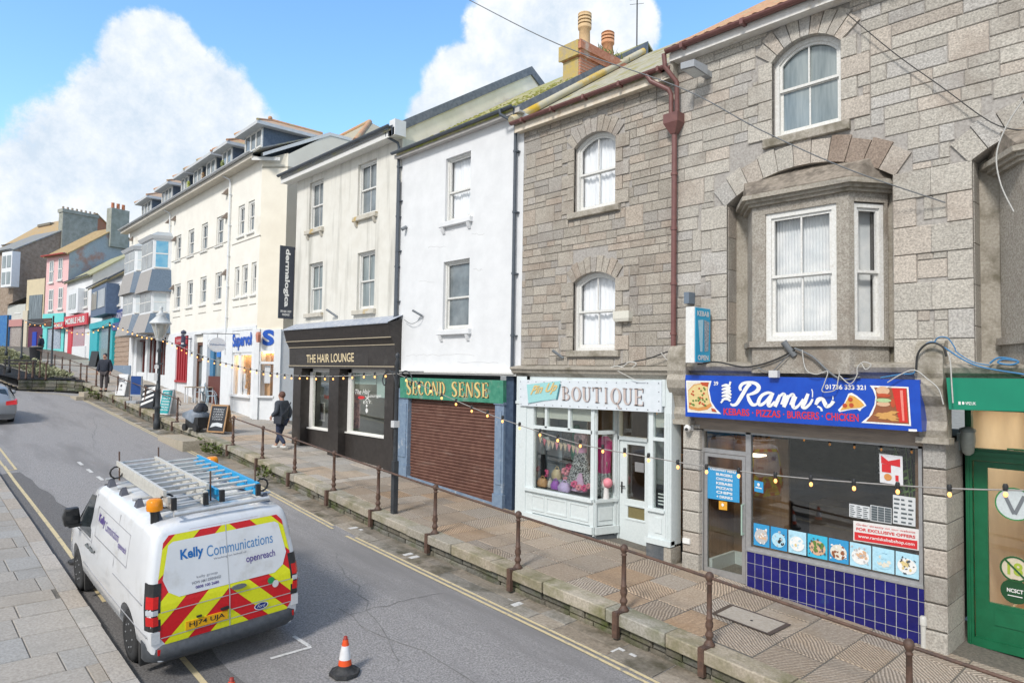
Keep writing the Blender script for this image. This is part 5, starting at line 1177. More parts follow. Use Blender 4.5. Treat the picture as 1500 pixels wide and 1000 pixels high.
def stock():
 F = FM; zS = BQ['zS']; dW = .3
 def at(x, y, d=dW): return F.px(x, y, d)
 def L_(pts): return [at(*p) for p in pts]
 def body(name, rings, mat, label, cat):
  m = MB(F); m.loft(rings, True, True, True); return solo(name, m, mat, label, cat)
 def el(u, d, z, rx, ry, n=12): return [(u+rx*math.cos(2*math.pi*k/n), d+ry*math.sin(2*math.pi*k/n), z) for k in range(n)]
 # dressed torso with white blouse and black trousers
 u, zt = at(791, 640); zb = at(791, 697)[1]; zm = at(791, 651)[1]
 o = thing('mannequin', 'mannequin in white frilled blouse and black trousers at the left of the boutique window', 'mannequin', F.p(u, dW, zS))
 m = MB(F); m.loft([el(u, dW, zt-.36, .15, .11), el(u, dW, zt-.2, .16, .12), el(u, dW, zt-.04, .2, .12), el(u, dW, zt+.06, .12, .09), el(u, dW, zt+.08, .06, .06)], True, True, True)
 for s in (-1, 1): m.loft([el(u+s*.17, dW, zt+.02, .08, .08), el(u+s*.25, dW, zt-.14, .10, .09), el(u+s*.24, dW, zt-.26, .06, .06)], True, True, True)
 part('blouse', m, P_('white cotton', (.62, .64, .66)), o)
 m = MB(F); m.loft([el(u, dW, zS, .22, .12), el(u, dW, zS+.4, .18, .12), el(u, dW, zt-.35, .14, .1)], True, True, True); part('trousers', m, P_('black cloth', (.02, .021, .025)), o)
 m = MB(F); m.sphere((u-.02, dW-.12, zt-.03), .05, 8, 6); part('rosette', m, ink_red, o)
 # spotted full skirted dress
 u, z1 = at(851, 643); o = thing('mannequin', 'mannequin in spotted black full skirted dress with pink sash beside the corner post', 'mannequin', F.p(u, dW, zS)); zs_ = at(851, 660)[1]
 m = MB(F); m.loft([el(u, dW, zS+.12, .40, .2, 18), el(u, dW, zs_-.5, .28, .17, 18), el(u, dW, zs_-.1, .15, .11, 18), el(u, dW, zs_, .13, .1, 18)], True, True, True); part('skirt', m, M('spotted black cloth', (.02, .02, .022), (.45, .45, .45), 40, .8, detail=0), o)
 m = MB(F); m.loft([el(u, dW, zs_-.03, .14, .11), el(u, dW, zs_+.07, .135, .105)], True, True, True); part('sash', m, P_('pink satin', (.66, .30, .50)), o)
 m = MB(F); m.loft([el(u, dW, zs_+.07, .13, .1), el(u, dW, zs_+.3, .17, .12), el(u, dW, zs_+.42, .1, .08)], True, True, True); part('bodice', m, M('floral pink cloth', (.5, .3, .32), (.12, .10, .10), 25, .8), o)
 m = MB(F); a, zz = at(857, 700); m.loft([el(a, dW-.2, zS+.05, .2, .06), el(a+.05, dW-.2, zS+.42, .03, .03)], True, True, True); part('petticoat', m, P_('pale pink net', (.62, .38, .56)), o)
 u, z1 = at(827, 655, .55); m = MB(F); m.loft([el(u, .62, zS+.1, .14, .05), el(u, .62, zS+.8, .12, .06), el(u, .62, zS+1.2, .15, .07), el(u, .62, zS+1.3, .05, .04)], True, True, True); solo('dress', m, M('grey patterned cloth', (.10, .11, .12), (.24, .25, .26), 30, .8), 'grey patterned dress hanging at the back of the boutique display', 'dress')
 u, z1 = at(842, 655, .6); m = MB(F); m.loft([el(u, .66, zS+.5, .16, .05), el(u, .66, zS+1.2, .13, .06), el(u, .66, zS+1.35, .05, .04)], True, True, True); solo('dress', m, P_('emerald cloth', (.01, .20, .12)), 'emerald green dress hanging behind the spotted dress', 'dress')
 # magenta top in the return window
 dd = .3; u = at(886, 650, dd)[0]; z1 = at(886, 640, dd)[1]; o = thing('mannequin', 'mannequin in bright magenta top by the boutique door', 'mannequin', F.p(u, dd, zS))
 m = MB(F); m.loft([el(u, dd, z1-.75, .15, .09), el(u, dd, z1-.4, .15, .1), el(u, dd, z1-.08, .19, .1), el(u, dd, z1, .1, .07), el(u, dd, z1+.02, .05, .05)], True, True, True); part('top', m, P_('magenta cloth', (.55, .01, .16)), o)
 m = MB(F); m.loft([el(u, dd, z1+.0, .05, .05), el(u, dd, z1+.12, .045, .045)], True, True, True); part('neck', m, P_('pale dummy', (.6, .58, .55)), o)
 m = MB(F); m.loft([el(u, dd, zS, .2, .11), el(u, dd, z1-.7, .15, .09)], True, True, True); part('skirt', m, M('floral black and white cloth', (.04, .05, .05), (.5, .52, .5), 22, .8), o)
 def bag(x, y, w, h, mat, label, handle=True, d=.05):
  u, zc = at(x, y, d); o = thing('handbag', label, 'handbag', F.p(u, d, zc-h/2), 'handbags in the boutique window')
  m = MB(F); m.loft([[(u-w*.5, d-.06, zc-h/2), (u+w*.5, d-.06, zc-h/2), (u+w*.5, d+.06, zc-h/2), (u-w*.5, d+.06, zc-h/2)], [(u-w*.52, d-.07, zc), (u+w*.52, d-.07, zc), (u+w*.52, d+.07, zc), (u-w*.52, d+.07, zc)], [(u-w*.36, d-.03, zc+h/2), (u+w*.36, d-.03, zc+h/2), (u+w*.36, d+.03, zc+h/2), (u-w*.36, d+.03, zc+h/2)]], True, True, True); part('bag', m, mat, o)
  if handle:
   m = MB(F); m.tube([(u-w*.25, d, zc+h*.45)]+[(u+w*.25*math.cos(math.pi*k/6+math.pi), d, zc+h*.5+h*.3*math.sin(math.pi*k/6)) for k in range(7)], .01, 6); part('handle', m, mat, o)
 bag(795, 706, .22, .17, P_('tan straw', (.55, .30, .14)), 'tan straw handbag with red flower at the left of the display')
 bag(814, 710, .17, .17, P_('purple leather', (.30, .06, .42)), 'deep purple handbag in the middle of the display')
 bag(827, 713, .26, .18, P_('lilac leather', (.58, .44, .72)), 'large lilac handbag beside the purple one')
 bag(886, 676, .22, .25, M('floral bag cloth', (.60, .50, .36), (.05, .05, .05), 14, .7), 'floral cream bag hung on the magenta mannequin', d=.3)
 bag(816, 694, .2, .2, P_('straw and black', (.55, .42, .24)), 'round straw basket bag behind the purple handbag', d=.25)
 bag(806, 708, .1, .14, P_('white cane', (.6, .55, .48)), 'small white basket between the tan and purple bags', d=.15)
 pk = P_('bright pink silk', (.68, .08, .22)); pk2 = P_('salmon pink silk', (.72, .25, .30))
 for i, (x, y, r, lab) in enumerate(((841, 709, .075, 'round pink flower clip right of the lilac bag'), (848, 714, .07, 'dusky pink hair flower in front of the petticoat'), (856, 715, .075, 'salmon hair flower near the corner post'), (862, 712, .06, 'small salmon flower clip against the corner post'), (799, 693, .09, 'pink silk rose standing behind the straw bag'), (829, 690, .1, 'pink flower headband under the black hat'), (834, 683, .08, 'bright pink ruffle under the black hat brim'), (828, 701, .05, 'tiny pink flower above the lilac bag'))):
  u, zc = at(x, y, .02 if y > 705 else .3); m = MB(F); d = .02 if y > 705 else .3
  for q in range(7): m.sphere((u+r*.6*math.cos(q*.9), d+r*.3*math.sin(q*1.3), zc+r*.6*math.sin(q*.9)), r*.45, 7, 5)
  solo('silk_flower', m, (pk, pk2)[i % 2], lab, 'silk flower', 'silk flowers in the boutique window')
 u, zc = at(831, 675, .3); m = MB(F); m.lathe([(.01, .1), (.08, .1), (.09, .02), (.17, 0), (.17, -.01), (.01, -.01)], 14, (u, .3, zc)); solo('hat', m, P_('black felt', (.012, .012, .012)), 'small black brimmed hat above the pink flowers', 'hat')
 u, zc = at(783, 700, .1); o = thing('vase', 'white vase of pink roses at the left end of the boutique display', 'vase', F.p(u, .1, zS)); m = MB(F); m.lathe([(.02, zS), (.04, zS+.02), (.03, zS+.1), (.07, zc+.05), (.085, zc+.16)], 12, (u, .1, 0)); part('pot', m, P_('cream china', (.62, .58, .52)), o)
 m = MB(F)
 for q in range(9): m.sphere((u+.08*math.cos(q*.7), .1+.06*math.sin(q*1.1), zc+.2+.03*math.sin(q*2)), .045, 7, 5)
 part('roses', m, P_('dusky rose', (.50, .17, .2)), o)
 u = at(888, 713, .12)[0]; m = MB(F); zc = at(889, 713, .12)[1]; m.sphere((u-.03, .12, zc+.05), .085, 10, 8, sc=(.8, .9, 1.2)); m.loft([el(u, .12, zS, .07, .06), el(u, .12, zc, .045, .045)], True, True, True); o = solo('dummy', m, P_('white dummy head', (.66, .64, .62)), 'white dummy head wearing a pink headscarf by the boutique door', 'dummy head'); m = MB(F); m.sphere((u+.03, .13, zc+.08), .1, 10, 8, sc=(1, 1, 1)); part('scarf', m, pk2, o)
 # bunting across the window
 o = thing('bunting', 'string of cream and pink triangle bunting across the boutique window', 'bunting', F.p(at(815, 645, .0)[0], .0, zS+.9)); m = MB(F); P = [at(789+q*6, 638+q*1.9+2*math.sin(q*.6), .0) for q in range(11)]; m.tube([(a, .0, b) for a, b in P], .005, 5); part('cord', m, P_('cream cord', (.5, .45, .36)), o)
 for q in range(0, 10):
  a, b = P[q]; m = MB(F); m.prism([(a, b), (a+.11, b-.03), (a+.055, b-.17)], -.004, .0); part('flag', m, (P_('cream cloth', (.60, .46, .34)), pk2)[q % 3 == 1], o)
 # chalk board in the side light
 u0, u1 = BQ['xr1']+.0, BQ['xr2']-.01; m = MB(F); m.box(u0, u1, -.06, -.04, BQ['zr'], BQ['zr']+.42); o = solo('chalkboard', m, P_('chalkboard black', (.02, .022, .025)), 'small chalkboard in the narrow side window of the boutique', 'board'); m = MB(F)
 for r_ in range(4): m.box(u0+.04, u1-.05+RND.uniform(-.04, 0), -.064, -.061, BQ['zr']+.06+r_*.06, BQ['zr']+.085+r_*.06)
 part('chalk_text', m, ink_w, o)
stock()

# ------------------------------------------------------------------ plain rendered houses
render_w = M('white masonry paint', (.72, .73, .74), (.66, .67, .68), 2.2, .8, .14, 18, c3=(.52, .50, .45), s3=.8, t3=(.66, .84), st3=(1, 1, .35))
render_c = M('streaked off white render', (.70, .685, .63), (.64, .62, .56), 2.2, .85, .14, 18, c3=(.36, .35, .31), s3=1.1, t3=(.5, .74), st3=(2.2, 2.2, .2))
render_y = M('cream render', (.80, .78, .71), (.74, .715, .65), 1.2, .85, .08, 20, c3=(.60, .55, .44), s3=.5, t3=(.62, .8))
dark_pipe = M('slate grey pipe', (.07, .085, .105), (.09, .105, .125), 12, .45)
soff = M('grey white soffit', (.52, .50, .48), (.45, .43, .41), 5, .7, c3=(.3, .26, .24), s3=1.5, t3=(.55, .75))
blue_tim = M('worn blue grey timber', (.15, .21, .30), (.20, .27, .36), 9, .7, .2, 30, c3=(.45, .48, .5), s3=4, t3=(.62, .74))
def pxwin(F, xl, xr, yt, yb, d=0.0):
 ym = (yt+yb)/2; xm = (xl+xr)/2; return F.px(xl, ym, d)[0], F.px(xr, ym, d)[0], F.px(xm, yb, d)[1], F.px(xm, yt, d)[1]
def brackets(mb, F, u0, u1, z):
 for a in (u0, u1-.1): xprism(mb, [(0, z-.16), (-.03, z-.16), (-.06, z-.1), (-.09, z-.02), (-.09, z), (0, z)], a, a+.1)
def house_white():
 F = FM; t = thing('white_house', 'plain white painted terrace house with a mossy roof over the brown roller shutter', 'house', (-13.5, 10.6, G(-13.5)))
 uL, uR = -15.9, -11.0; zt = 9.87; zc = 3.98
 ws = [pxwin(F, 652.5, 689, 227, 322), pxwin(F, 649, 687, 381, 482.5)]
 part('wall', wall_mesh(F, [(uL, zc), (uR, zc), (uR, zt), (uL, zt)], [arc_loop(w[0], w[1], w[2], w[3], 0) for w in ws], .16, 0, 6.5), render_w, t)
 for k, w in enumerate(ws): sash(t, F, w[0], w[1], w[2], w[3], 0, d=.1, fw=.05, vb=0, curtain='net' if k == 0 else None, glassm=clear if k == 0 else dark_glass, mid=.46)
 for w in ws:
  m = MB(F); m.cbox(w[0]-.12, w[1]+.12, -.11, .1, w[2]-.13, w[2], .012); brackets(m, F, w[0]-.06, w[1]+.06, w[2]-.13); part('sill', m, render_w, t)
 m = MB(F); m.box(uL-.1, uR+.02, -.17, 0, zt-.01, zt+.03); m.box(uL-.1, uR+.02, -.19, -.17, zt-.02, zt+.09); part('soffit', m, soff, t)
 m = MB(F); gutter(m, F, uL-.12, uR-.1, -.2, zt+.145, .06); part('gutter', m, dark_pipe, t)
 m = MB(F); z0 = zt+.11; roof_front(m, F, uL+.04, uR-.15, -.22, z0, 4.9, z0+5.26*.63, .07); roof_front(m, F, uL+.04, uR-.15, 10, z0, 4.9, z0+5.26*.63); part('roof', m, mossy, t)
 m = MB(F); a = uR-.15   # slated gable upstand above the lower neighbour
 m.mesh([(a, -.22, z0+.0), (a, 4.9, z0+5.26*.63), (a, 4.9, z0+5.26*.63-.55), (a, -.22, z0-.35)], [(0, 1, 2, 3)]); m.mesh([(a+.02, -.22, z0+.0), (a+.02, 4.9, z0+5.26*.63), (a+.02, 4.9, z0+5.26*.63-.55), (a+.02, -.22, z0-.35)], [(3, 2, 1, 0)]); part('slate_verge', m, M('blue grey slate', (.12, .135, .16), (.19, .205, .23), 9, .6, .3, 8), t)
 m = MB(F)
 for x, y, w in ((655, 337, 22), (700, 343, 18), (640, 362, 26), (700, 395, 14), (625, 412, 22), (660, 520, 70), (700, 530, 60), (610, 520, 30)):
  P = []
  for k in range(9): a, b = F.px(x-w/2+w*k/8, y+RND.uniform(-1.6, 1.6), 0); P.append((a, -.001, b))
  m.tube(P, .0028, 4)
 part('render_crack', m, M('hairline crack grey', (.42, .42, .41)), t)['kind'] = 'stuff'  # thin grey lines for the hairline cracks
 # clumps of moss along the eave tiles
 m = MB(F)
 for k in range(500):
  u = RND.uniform(uL+.1, uR-.2); d = RND.uniform(-.2, 3.5)*RND.random(); z = z0+(d+.22)*.645; r = RND.uniform(.015, .05)
  m.sphere((u, d, z), r, 6, 4, sc=(1.3, 1.3, .6))
 part('moss', m, M('roof moss', (.20, .22, .05), (.33, .30, .10), 12, .95), t)['kind'] = 'stuff'
 pipe_run(t, F, F.px(757, 330)[0]+.0, zt+.12, 4.1, dark_pipe, True)
 pipe_run(t, F, uL+.0, zt-.6, 3.0, dark_pipe, False)
 # shopfront
 m = MB(F); m.box(uL-.02, uR+.0, -.14, .05, 3.9, 3.98); m.box(uL+.05, uR-.05, -.18, .05, 3.94, 3.985); part('cornice', m, white_wood, t)
 s, fn = sign_box('shop_sign', F, [(586, 552.5), (737, 557), (737, 591), (586, 582)], -.12, .15, M('flaking green sign board', (.035, .20, .13), (.07, .27, .18), 7, .7, .2, 30, c3=(.25, .30, .24), s3=2.2, t3=(.55, .72)), 'flaking green shop sign with gold serif letters above the brown shutter'); fx = lambda x, y: ((x-586)/151, 1-(y-552.5-(x-586)*.03)/(29.5+4.5*(x-586)/151))
 for mat, o, e in ((P_('dark red shade', (.22, .06, .03)), .8, .005), (P_('gold serif lettering', (.70, .55, .22)), 0, .009)):
  m = MB(); fe = out(fn, F, e); serif_on(m, 'SECOND SENSE', lambda x, y: fe(*fx(597+o+122*x, 577.5+5.5*x+o*.5-(20+2.5*x)*y))); sub(s, 'lettering', m, mat)
 u = lambda x: F.px(x, 650)[0]; zg = G(-13.5)-.5
 for a, b in ((585, 600), (728, 741)):
  m = MB(F); p0, p1 = u(a), u(b); m.box(p0, p1, -.08, .12, G(p0)-.3, 3.5); m.box(p0-.02, p1+.02, -.11, .1, G(p0)-.3, G(p0)+.28); m.box(p0-.02, p1+.02, -.11, .1, 3.24, 3.3); m.box(p0+.06, p1-.06, -.1, -.08, G(p0)+.5, 3.1); part('pilaster', m, blue_tim, t)
 s0, s1 = u(600), u(728); zT = 3.5; z = G(s1)-.15; pts = []
 while z < zT: pts.append(z); z += .078
 m = MB(F); prof = []
 for z in pts: prof += [(.06, z), (.032, z+.012), (.026, z+.04), (.036, z+.068)]
 vs = [[(s0, d, z) for d, z in prof], [(s1, d, z) for d, z in prof]]; m.loft(vs, False, False, False); m.box(s0, s1, .03, .3, zg-.2, zg+.5)
 part('roller_shutter', m, M('rusty brown shutter', (.115, .05, .036), (.165, .08, .057), 5, .6, .1, 30, c3=(.24, .17, .14), s3=1.3, t3=(.56, .78), st3=(.5, 1, 3)), t)
 m = MB(F); m.box(s0, s1, -.02, .1, 3.36, 3.52); m.box(u(741), u(741)+.25, -.02, .1, 0, 3.95); part('shop_surround', m, M('dark blue timber', (.03, .05, .09), (.05, .08, .13), 8, .6), t)
 m = MB(F); m.box(s0, s1, -.06, .1, zg-.2, G(s1)-.02); m.face([(s0, -.07, G(s0)-.3), (s1, -.07, G(s1)-.3), (s1, -.07, G(s1)+.06), (s0, -.07, G(s0)+.06)]); part('threshold', m, blue_tim, t)
 # small fittings
 m = MB(F); a, z = F.px(614, 460, -.1); m.tube([(a-.1, -.25, z+.1), (a+.06, -.03, z-.05)], .03, 7); o = solo('cable_bracket', m, P_('grey bracket', (.2, .22, .24)), 'grey angled cable bracket on the white house near the dark downpipe', 'bracket')
def pipe_run(t, F, u, z1, z0, mat, head):
 m = MB(F)
 if head: m.tube([(u-.28, -.34, z1+.0), (u-.26, -.33, z1-.12), (u-.02, -.1, z1-.3), (u, -.08, z1-.45)], .038, 8); z1 -= .4
 m.tube([(u, -.08, z1), (u, -.08, z0)], .04, 8); z = z1-.6
 while z > z0: m.lathe([(.052, 0), (.052, .05)], 8, (u, -.08, z)); m.box(u-.02, u+.09, -.09, -.0, z, z+.03); z -= 1.4
 return part('downpipe', m, mat, t)
house_white()
def house_lounge():
 F = FM; t = thing('offwhite_house', 'streaked off white terrace house with four sash windows over the black hair salon', 'house', (-19, 10.6, G(-19)))
 uL, uR = -22.35, -15.9; zt = 10.48; zc = 4.2
 wp = [(453, 473, 265, 335.5), (524, 551, 237, 314.5), (452, 472, 385, 458.5), (523, 548.5, 368.5, 453.5)]; ws = [pxwin(F, *w) for w in wp]
 part('wall', wall_mesh(F, [(uL, zc), (uR, zc), (uR, zt), (uL, zt)], [arc_loop(w[0], w[1], w[2], w[3], 0) for w in ws], .16, 0, 6.5), render_c, t)
 for k, w in enumerate(ws): sash(t, F, w[0], w[1], w[2], w[3], 0, d=.1, fw=.06, vb=1, glassm=(dark_glass, dark_glass, grey_glass, grey_glass)[k])
 mt = M('stained sill', (.55, .52, .45), (.45, .42, .36), 6, .85, c3=(.5, .33, .08), s3=3, t3=(.55, .7))
 for w in ws:
  m = MB(F); m.cbox(w[0]-.12, w[1]+.12, -.11, .1, w[2]-.14, w[2], .012)
  if w[2] > 7: brackets(m, F, w[0]-.04, w[1]+.04, w[2]-.14)
  part('sill', m, mt, t)
 m = MB(F); m.box(uL-.55, uR+.12, -.33, 0, zt-.01, zt+.04); m.box(uL-.55, uR+.12, -.36, -.33, zt-.03, zt+.2); part('soffit', m, white_wood, t)
 m = MB(F); gutter(m, F, uL-.6, uR+.05, -.37, zt+.26, .07); part('gutter', m, dark_pipe, t)
 zr = 14.07; dr = 5.0; z0 = zt+.2; m = MB(F); roof_front(m, F, uL-.5, uR+.02, -.4, z0, dr, zr, .08); roof_front(m, F, uL-.5, uR+.02, 10.4, z0, dr, zr, .08); part('roof', m, slate, t)
 m = MB(F); g = uR-.02
 m.mesh([(g, 0, zt-1), (g, 0, zt+.3), (g, dr, zr-.12), (g, 10, z0), (g, 10, zt-1)], [(0, 1, 2, 3, 4)]); part('gable', m, M('weather stained gable render', (.88, .82, .70), (.80, .74, .62), 2, .9, .1, 15, c3=(.42, .36, .27), s3=.7, t3=(.52, .72)), t)
 m = MB(F)
 for (da, za, db, zb) in ((-.4, z0+.05, dr, zr+.06), (10.4, z0+.05, dr, zr+.06)):
  m.mesh([(g+.06, da, za), (g+.06, db, zb), (g+.06, db, zb-.28), (g+.06, da, za-.28), (g-.1, da, za), (g-.1, db, zb), (g-.1, db, zb-.28), (g-.1, da, za-.28)], [(0, 1, 2, 3), (4, 7, 6, 5), (0, 4, 5, 1), (3, 2, 6, 7)])
 part('verge_slates', m, M('blue grey slate', (.12, .135, .16)), t)
 m = MB(F); m.box(uR-.12, uR+.16, -.36, 0, zt-.02, zt+.42); part('kneeler', m, render_w, t)
 pipe_run(t, F, uR-.05, zt+.15, 3.0, dark_pipe, True)
 # black shopfront, fascia leaning outward at the top
 black = M('black brown shop paint', (.028, .024, .022), (.042, .036, .033), 8, .38, .05, 20, c3=(.07, .065, .06), s3=2, t3=(.64, .8))
 d0 = -.2; u = lambda x, y=600, d=d0: F.px(x, y, d)[0]; z = lambda x, y, d=d0: F.px(x, y, d)[1]
 uA, uB = u(422), u(577); zb = z(500, 536); zt2 = z(500, 476, -.55)
 m = MB(F); xprism(m, [(.05, zb-.08), (d0-.02, zb-.08), (d0-.02, zb-.02), (d0, zb), (d0-.02, z(500, 507)), (d0-.04, z(500, 507)+.02), (-.34, z(500, 497, -.3)), (-.46, zt2), (.0, zt2+.1)], uA, uB); part('fascia', m, black, t)
 m = MB(F); gold = P_('faded gilt line', (.42, .36, .26)); m.box(uA, uB, d0-.032, d0-.02, zb-.015, zb+.012); zz = z(500, 507); m.box(uA, uB, d0-.05, d0-.02, zz-.01, zz+.012); m.box(uA, uB, -.37, -.31, z(500, 497, -.3)-.012, z(500, 497, -.3)+.012); part('gilt_line', m, gold, t)
 m = MB(F); m.mesh([(uA-.05, -.49, zt2), (uB+.05, -.49, zt2), (uB+.05, .0, zt2+.22), (uA-.05, .0, zt2+.22), (uA-.05, -.49, zt2-.03), (uB+.05, -.49, zt2-.03)], [(0, 1, 2, 3), (4, 5, 1, 0)]); part('lead_flashing', m, M('scuffed lead', (.26, .30, .38), (.45, .47, .5), 9, .6, .2, 20), t)
 s, fn = sign_box('lettering_board', F, [(436, 515), (540, 513), (540, 535), (436, 534)], d0-.012, .01, black, 'black name board with gold capitals over the hair salon windows'); f1 = out(fn, F); m = MB(); text_on(m, 'THE HAIR LOUNGE', lambda x, y: f1((451-436+70*x)/104, .14+.1*x+.62*y), .012); sub(s, 'lettering', m, P_('gold capitals', (.70, .58, .36)))
 zg = G(-19)-.6
 posts = [(428.5, 440.5), (481, 496), (563, 577)]; m0 = []
 for a, b in posts:
  m = MB(F); p0, p1 = u(a), u(b); m.box(p0, p1, d0, .35, G(p0)-.4, zb-.06); m.box(p0+.02, p1-.02, d0-.012, d0, G(p0)+.9, zb-.2); part('post', m, black, t); m0.append((p0, p1))
 dW = .12
 for (a, b, yl, yr) in ((m0[0][1], m0[1][0], 622, 629), (m0[1][1], m0[2][0], 628, 640)):
  zs = z((a+b) and (460 if yl == 622 else 530), (yl+yr)/2, dW-.1)
  m = MB(F); m.box(a, b, dW-.06, dW+.1, G(a)-.6, zs-.06); part('stall_riser', m, black, t)
  m = MB(F); bars(m, [(a, a+.2, zs, zb-.06), (b-.02, b, zs, zb-.06), (a, b, zb-.2, zb-.06), (a, b, zs-.06, zs)], dW-.02, dW+.08); m.box(a, b, dW-.1, dW+.08, zs-.07, zs-.03); part('window_frame', m, white_wood, t)
  g = MB(F); g.box(a+.18, b, dW+.03, dW+.036, zs, zb-.2); part('shop_window', g, shopglass, t)
 room(t, F, m0[0][1], m0[2][0], dW+.12, 4.0, zg, zb-.05, M('dim salon wall', (.13, .15, .145), (.18, .2, .19), 1.5, .8))
 lamp_panel(t, F, m0[1][1]+.3, m0[2][0]-.4, 1.3, 2.4, zb-.12, 4, (.9, 1, .92)); lamp_panel(t, F, m0[0][1]+.3, m0[1][0]-.3, 1.3, 2.4, zb-.12, 4, (1, .9, .7))
 # salon blinds and decals
 a, b = m0[1][1], m0[2][0]; w = b-a; zz = z(530, 565)
 m = MB(F); m.box(a+.22, a+w*.56, dW+.09, dW+.1, z(520, 562, dW), zb-.2); part('roller_blind', m, P_('pale green blind', (.50, .60, .56)), t)
 m = MB(F); m.box(a+w*.58, b, dW+.09, dW+.1, z(550, 582, dW), zb-.2); part('roller_blind', m, P_('pale green blind', (.50, .60, .56)), t)
 f = lambda x, y, e=.0: F.p(*((lambda q: (q[0], dW+.024-e, q[1]))(F.px(x, y, dW+.02))))
 m = MB(); text_on(m, 'The Hair', lambda x, y: f(520+22*x, 577-7*y), .0, .3); text_on(m, 'Lounge', lambda x, y: f(538+20*x, 583-6*y), .0, .3); ribbon(m, lambda x, y: f(x, y), [(535, 580), (541, 586)], .8); ribbon(m, lambda x, y: f(x, y), [(541, 580), (535, 586)], .8); text_on(m, 'EST.', lambda x, y: f(532+13*x, 591-4*y)); blob(m, f, 537, 601, 1.7, 3.6); blob(m, f, 537, 594, 1.2, 2); part('window_lettering', m, ink_w, t)
 m = MB(); blob(m, f, 529, 582, 5, 2.4); part('window_emblem', m, ink_red, t)
 for x, y, lab, mat, r, h in ((517, 600, 'tall pink patterned cylinder display in the salon window', M('pink checked card', (.5, .3, .32), (.16, .12, .18), 9, .7), .2, 1.0),):
  uu, z_ = F.px(x, y, .35); m = MB(F); m.lathe([(r, 0), (r, h), (r*.8, h+.15), (.02, h+.2)], 14, (uu, .38, z_-.55)); solo('display_stand', m, mat, lab, 'display')
 m = MB(F); uu, z_ = F.px(468, 600, .5); m.box(uu-.35, uu+.35, .5, .53, z_-.35, z_+.25); o = solo('picture_frame', m, P_('dim picture', (.09, .07, .06)), 'dark framed picture on show in the left salon window', 'picture'); m = MB(F); ring(m, [(uu-.36, z_-.36), (uu+.36, z_-.36), (uu+.36, z_+.26), (uu-.36, z_+.26)], [(uu-.33, z_-.33), (uu+.33, z_-.33), (uu+.33, z_+.23), (uu-.33, z_+.23)], .48, .52); part('frame', m, P_('pale frame', (.5, .48, .44)), o); m = MB(F); m.sphere((uu-.1, .49, z_), .12, 10, 6, sc=(1, .1, 1.2)); part('print', m, P_('skin print', (.5, .28, .2)), o)
 # side light and door left of the posts
 m = MB(F); a0 = uA; m.box(a0, m0[0][0], .2, .24, zg, zb); part('side_panel', m, black, t)
 m = MB(F); m.box(a0+.1, m0[0][0]-.02, .17, .2, z(425, 598), z(425, 543)); part('side_light', m, M('yellow light toned glass', (.5, .42, .2), (.3, .3, .25), 5, .3), t)  # yellowish light from inside, put into the glass colour
 # hanging banner sign
 q0, q1 = F.px(416, 410, -1.0)[0], 0; ub = uL-.05; H = thing('banner_sign', 'tall charcoal vertical banner sign with white lettering between the cream and off white houses', 'sign', F.p(ub, -.5, F.px(427, 463, -.5)[1]))
 zt3, zb3 = F.px(427, 355, -.5)[1], F.px(427, 464, -.5)[1]
 # the banner stands out from the wall, its face towards the lower street
 dA, dB = -.52, .0
 m = MB(F); m.box(ub-.05, ub, dA, dB, zb3, zt3); part('board', m, M('charcoal banner', (.035, .042, .06), (.045, .052, .07), 5, .5), H); m = MB(F); m.box(ub-.04, ub-.01, dB, .02, zt3-.08, zt3-.02); m.box(ub-.04, ub-.01, dB, .02, zb3+.02, zb3+.08); part('bracket', m, blk, H)
 hh = zt3-zb3; g = lambda x, y, e=.006: F.p(ub+e, dA+(dB-dA)*x, zb3+hh*y)
 m = MB(); text_on(m, 'dermalogica', lambda x, y: g(.28+.42*y, .96-.80*x), .035); text_on(m, 'SKIN BAR · BODY', lambda x, y: g(.12+.76*x, .085+.03*y), .02); text_on(m, 'MASSAGE', lambda x, y: g(.25+.5*x, .04+.03*y), .02); part('lettering', m, ink_w, H)
 m = MB(F); a, z_ = F.px(489, 459, -.1); m.tube([(a-.15, -.28, z_+.12), (a+.08, -.03, z_-.1)], .035, 7); solo('cable_bracket', m, P_('grey bracket', (.2, .22, .24)), 'grey angled bracket above the black salon fascia between two windows', 'bracket')
 m = MB(F); a, z_ = F.px(591, 335, -.1); m.tube([(a, -.15, z_-.03), (a+.02, -.02, z_+.06)], .05, 7); solo('wall_lamp', m, P_('grey bracket', (.2, .22, .24)), 'tiny grey wall fitting beside the dark downpipe', 'lamp')
house_lounge()
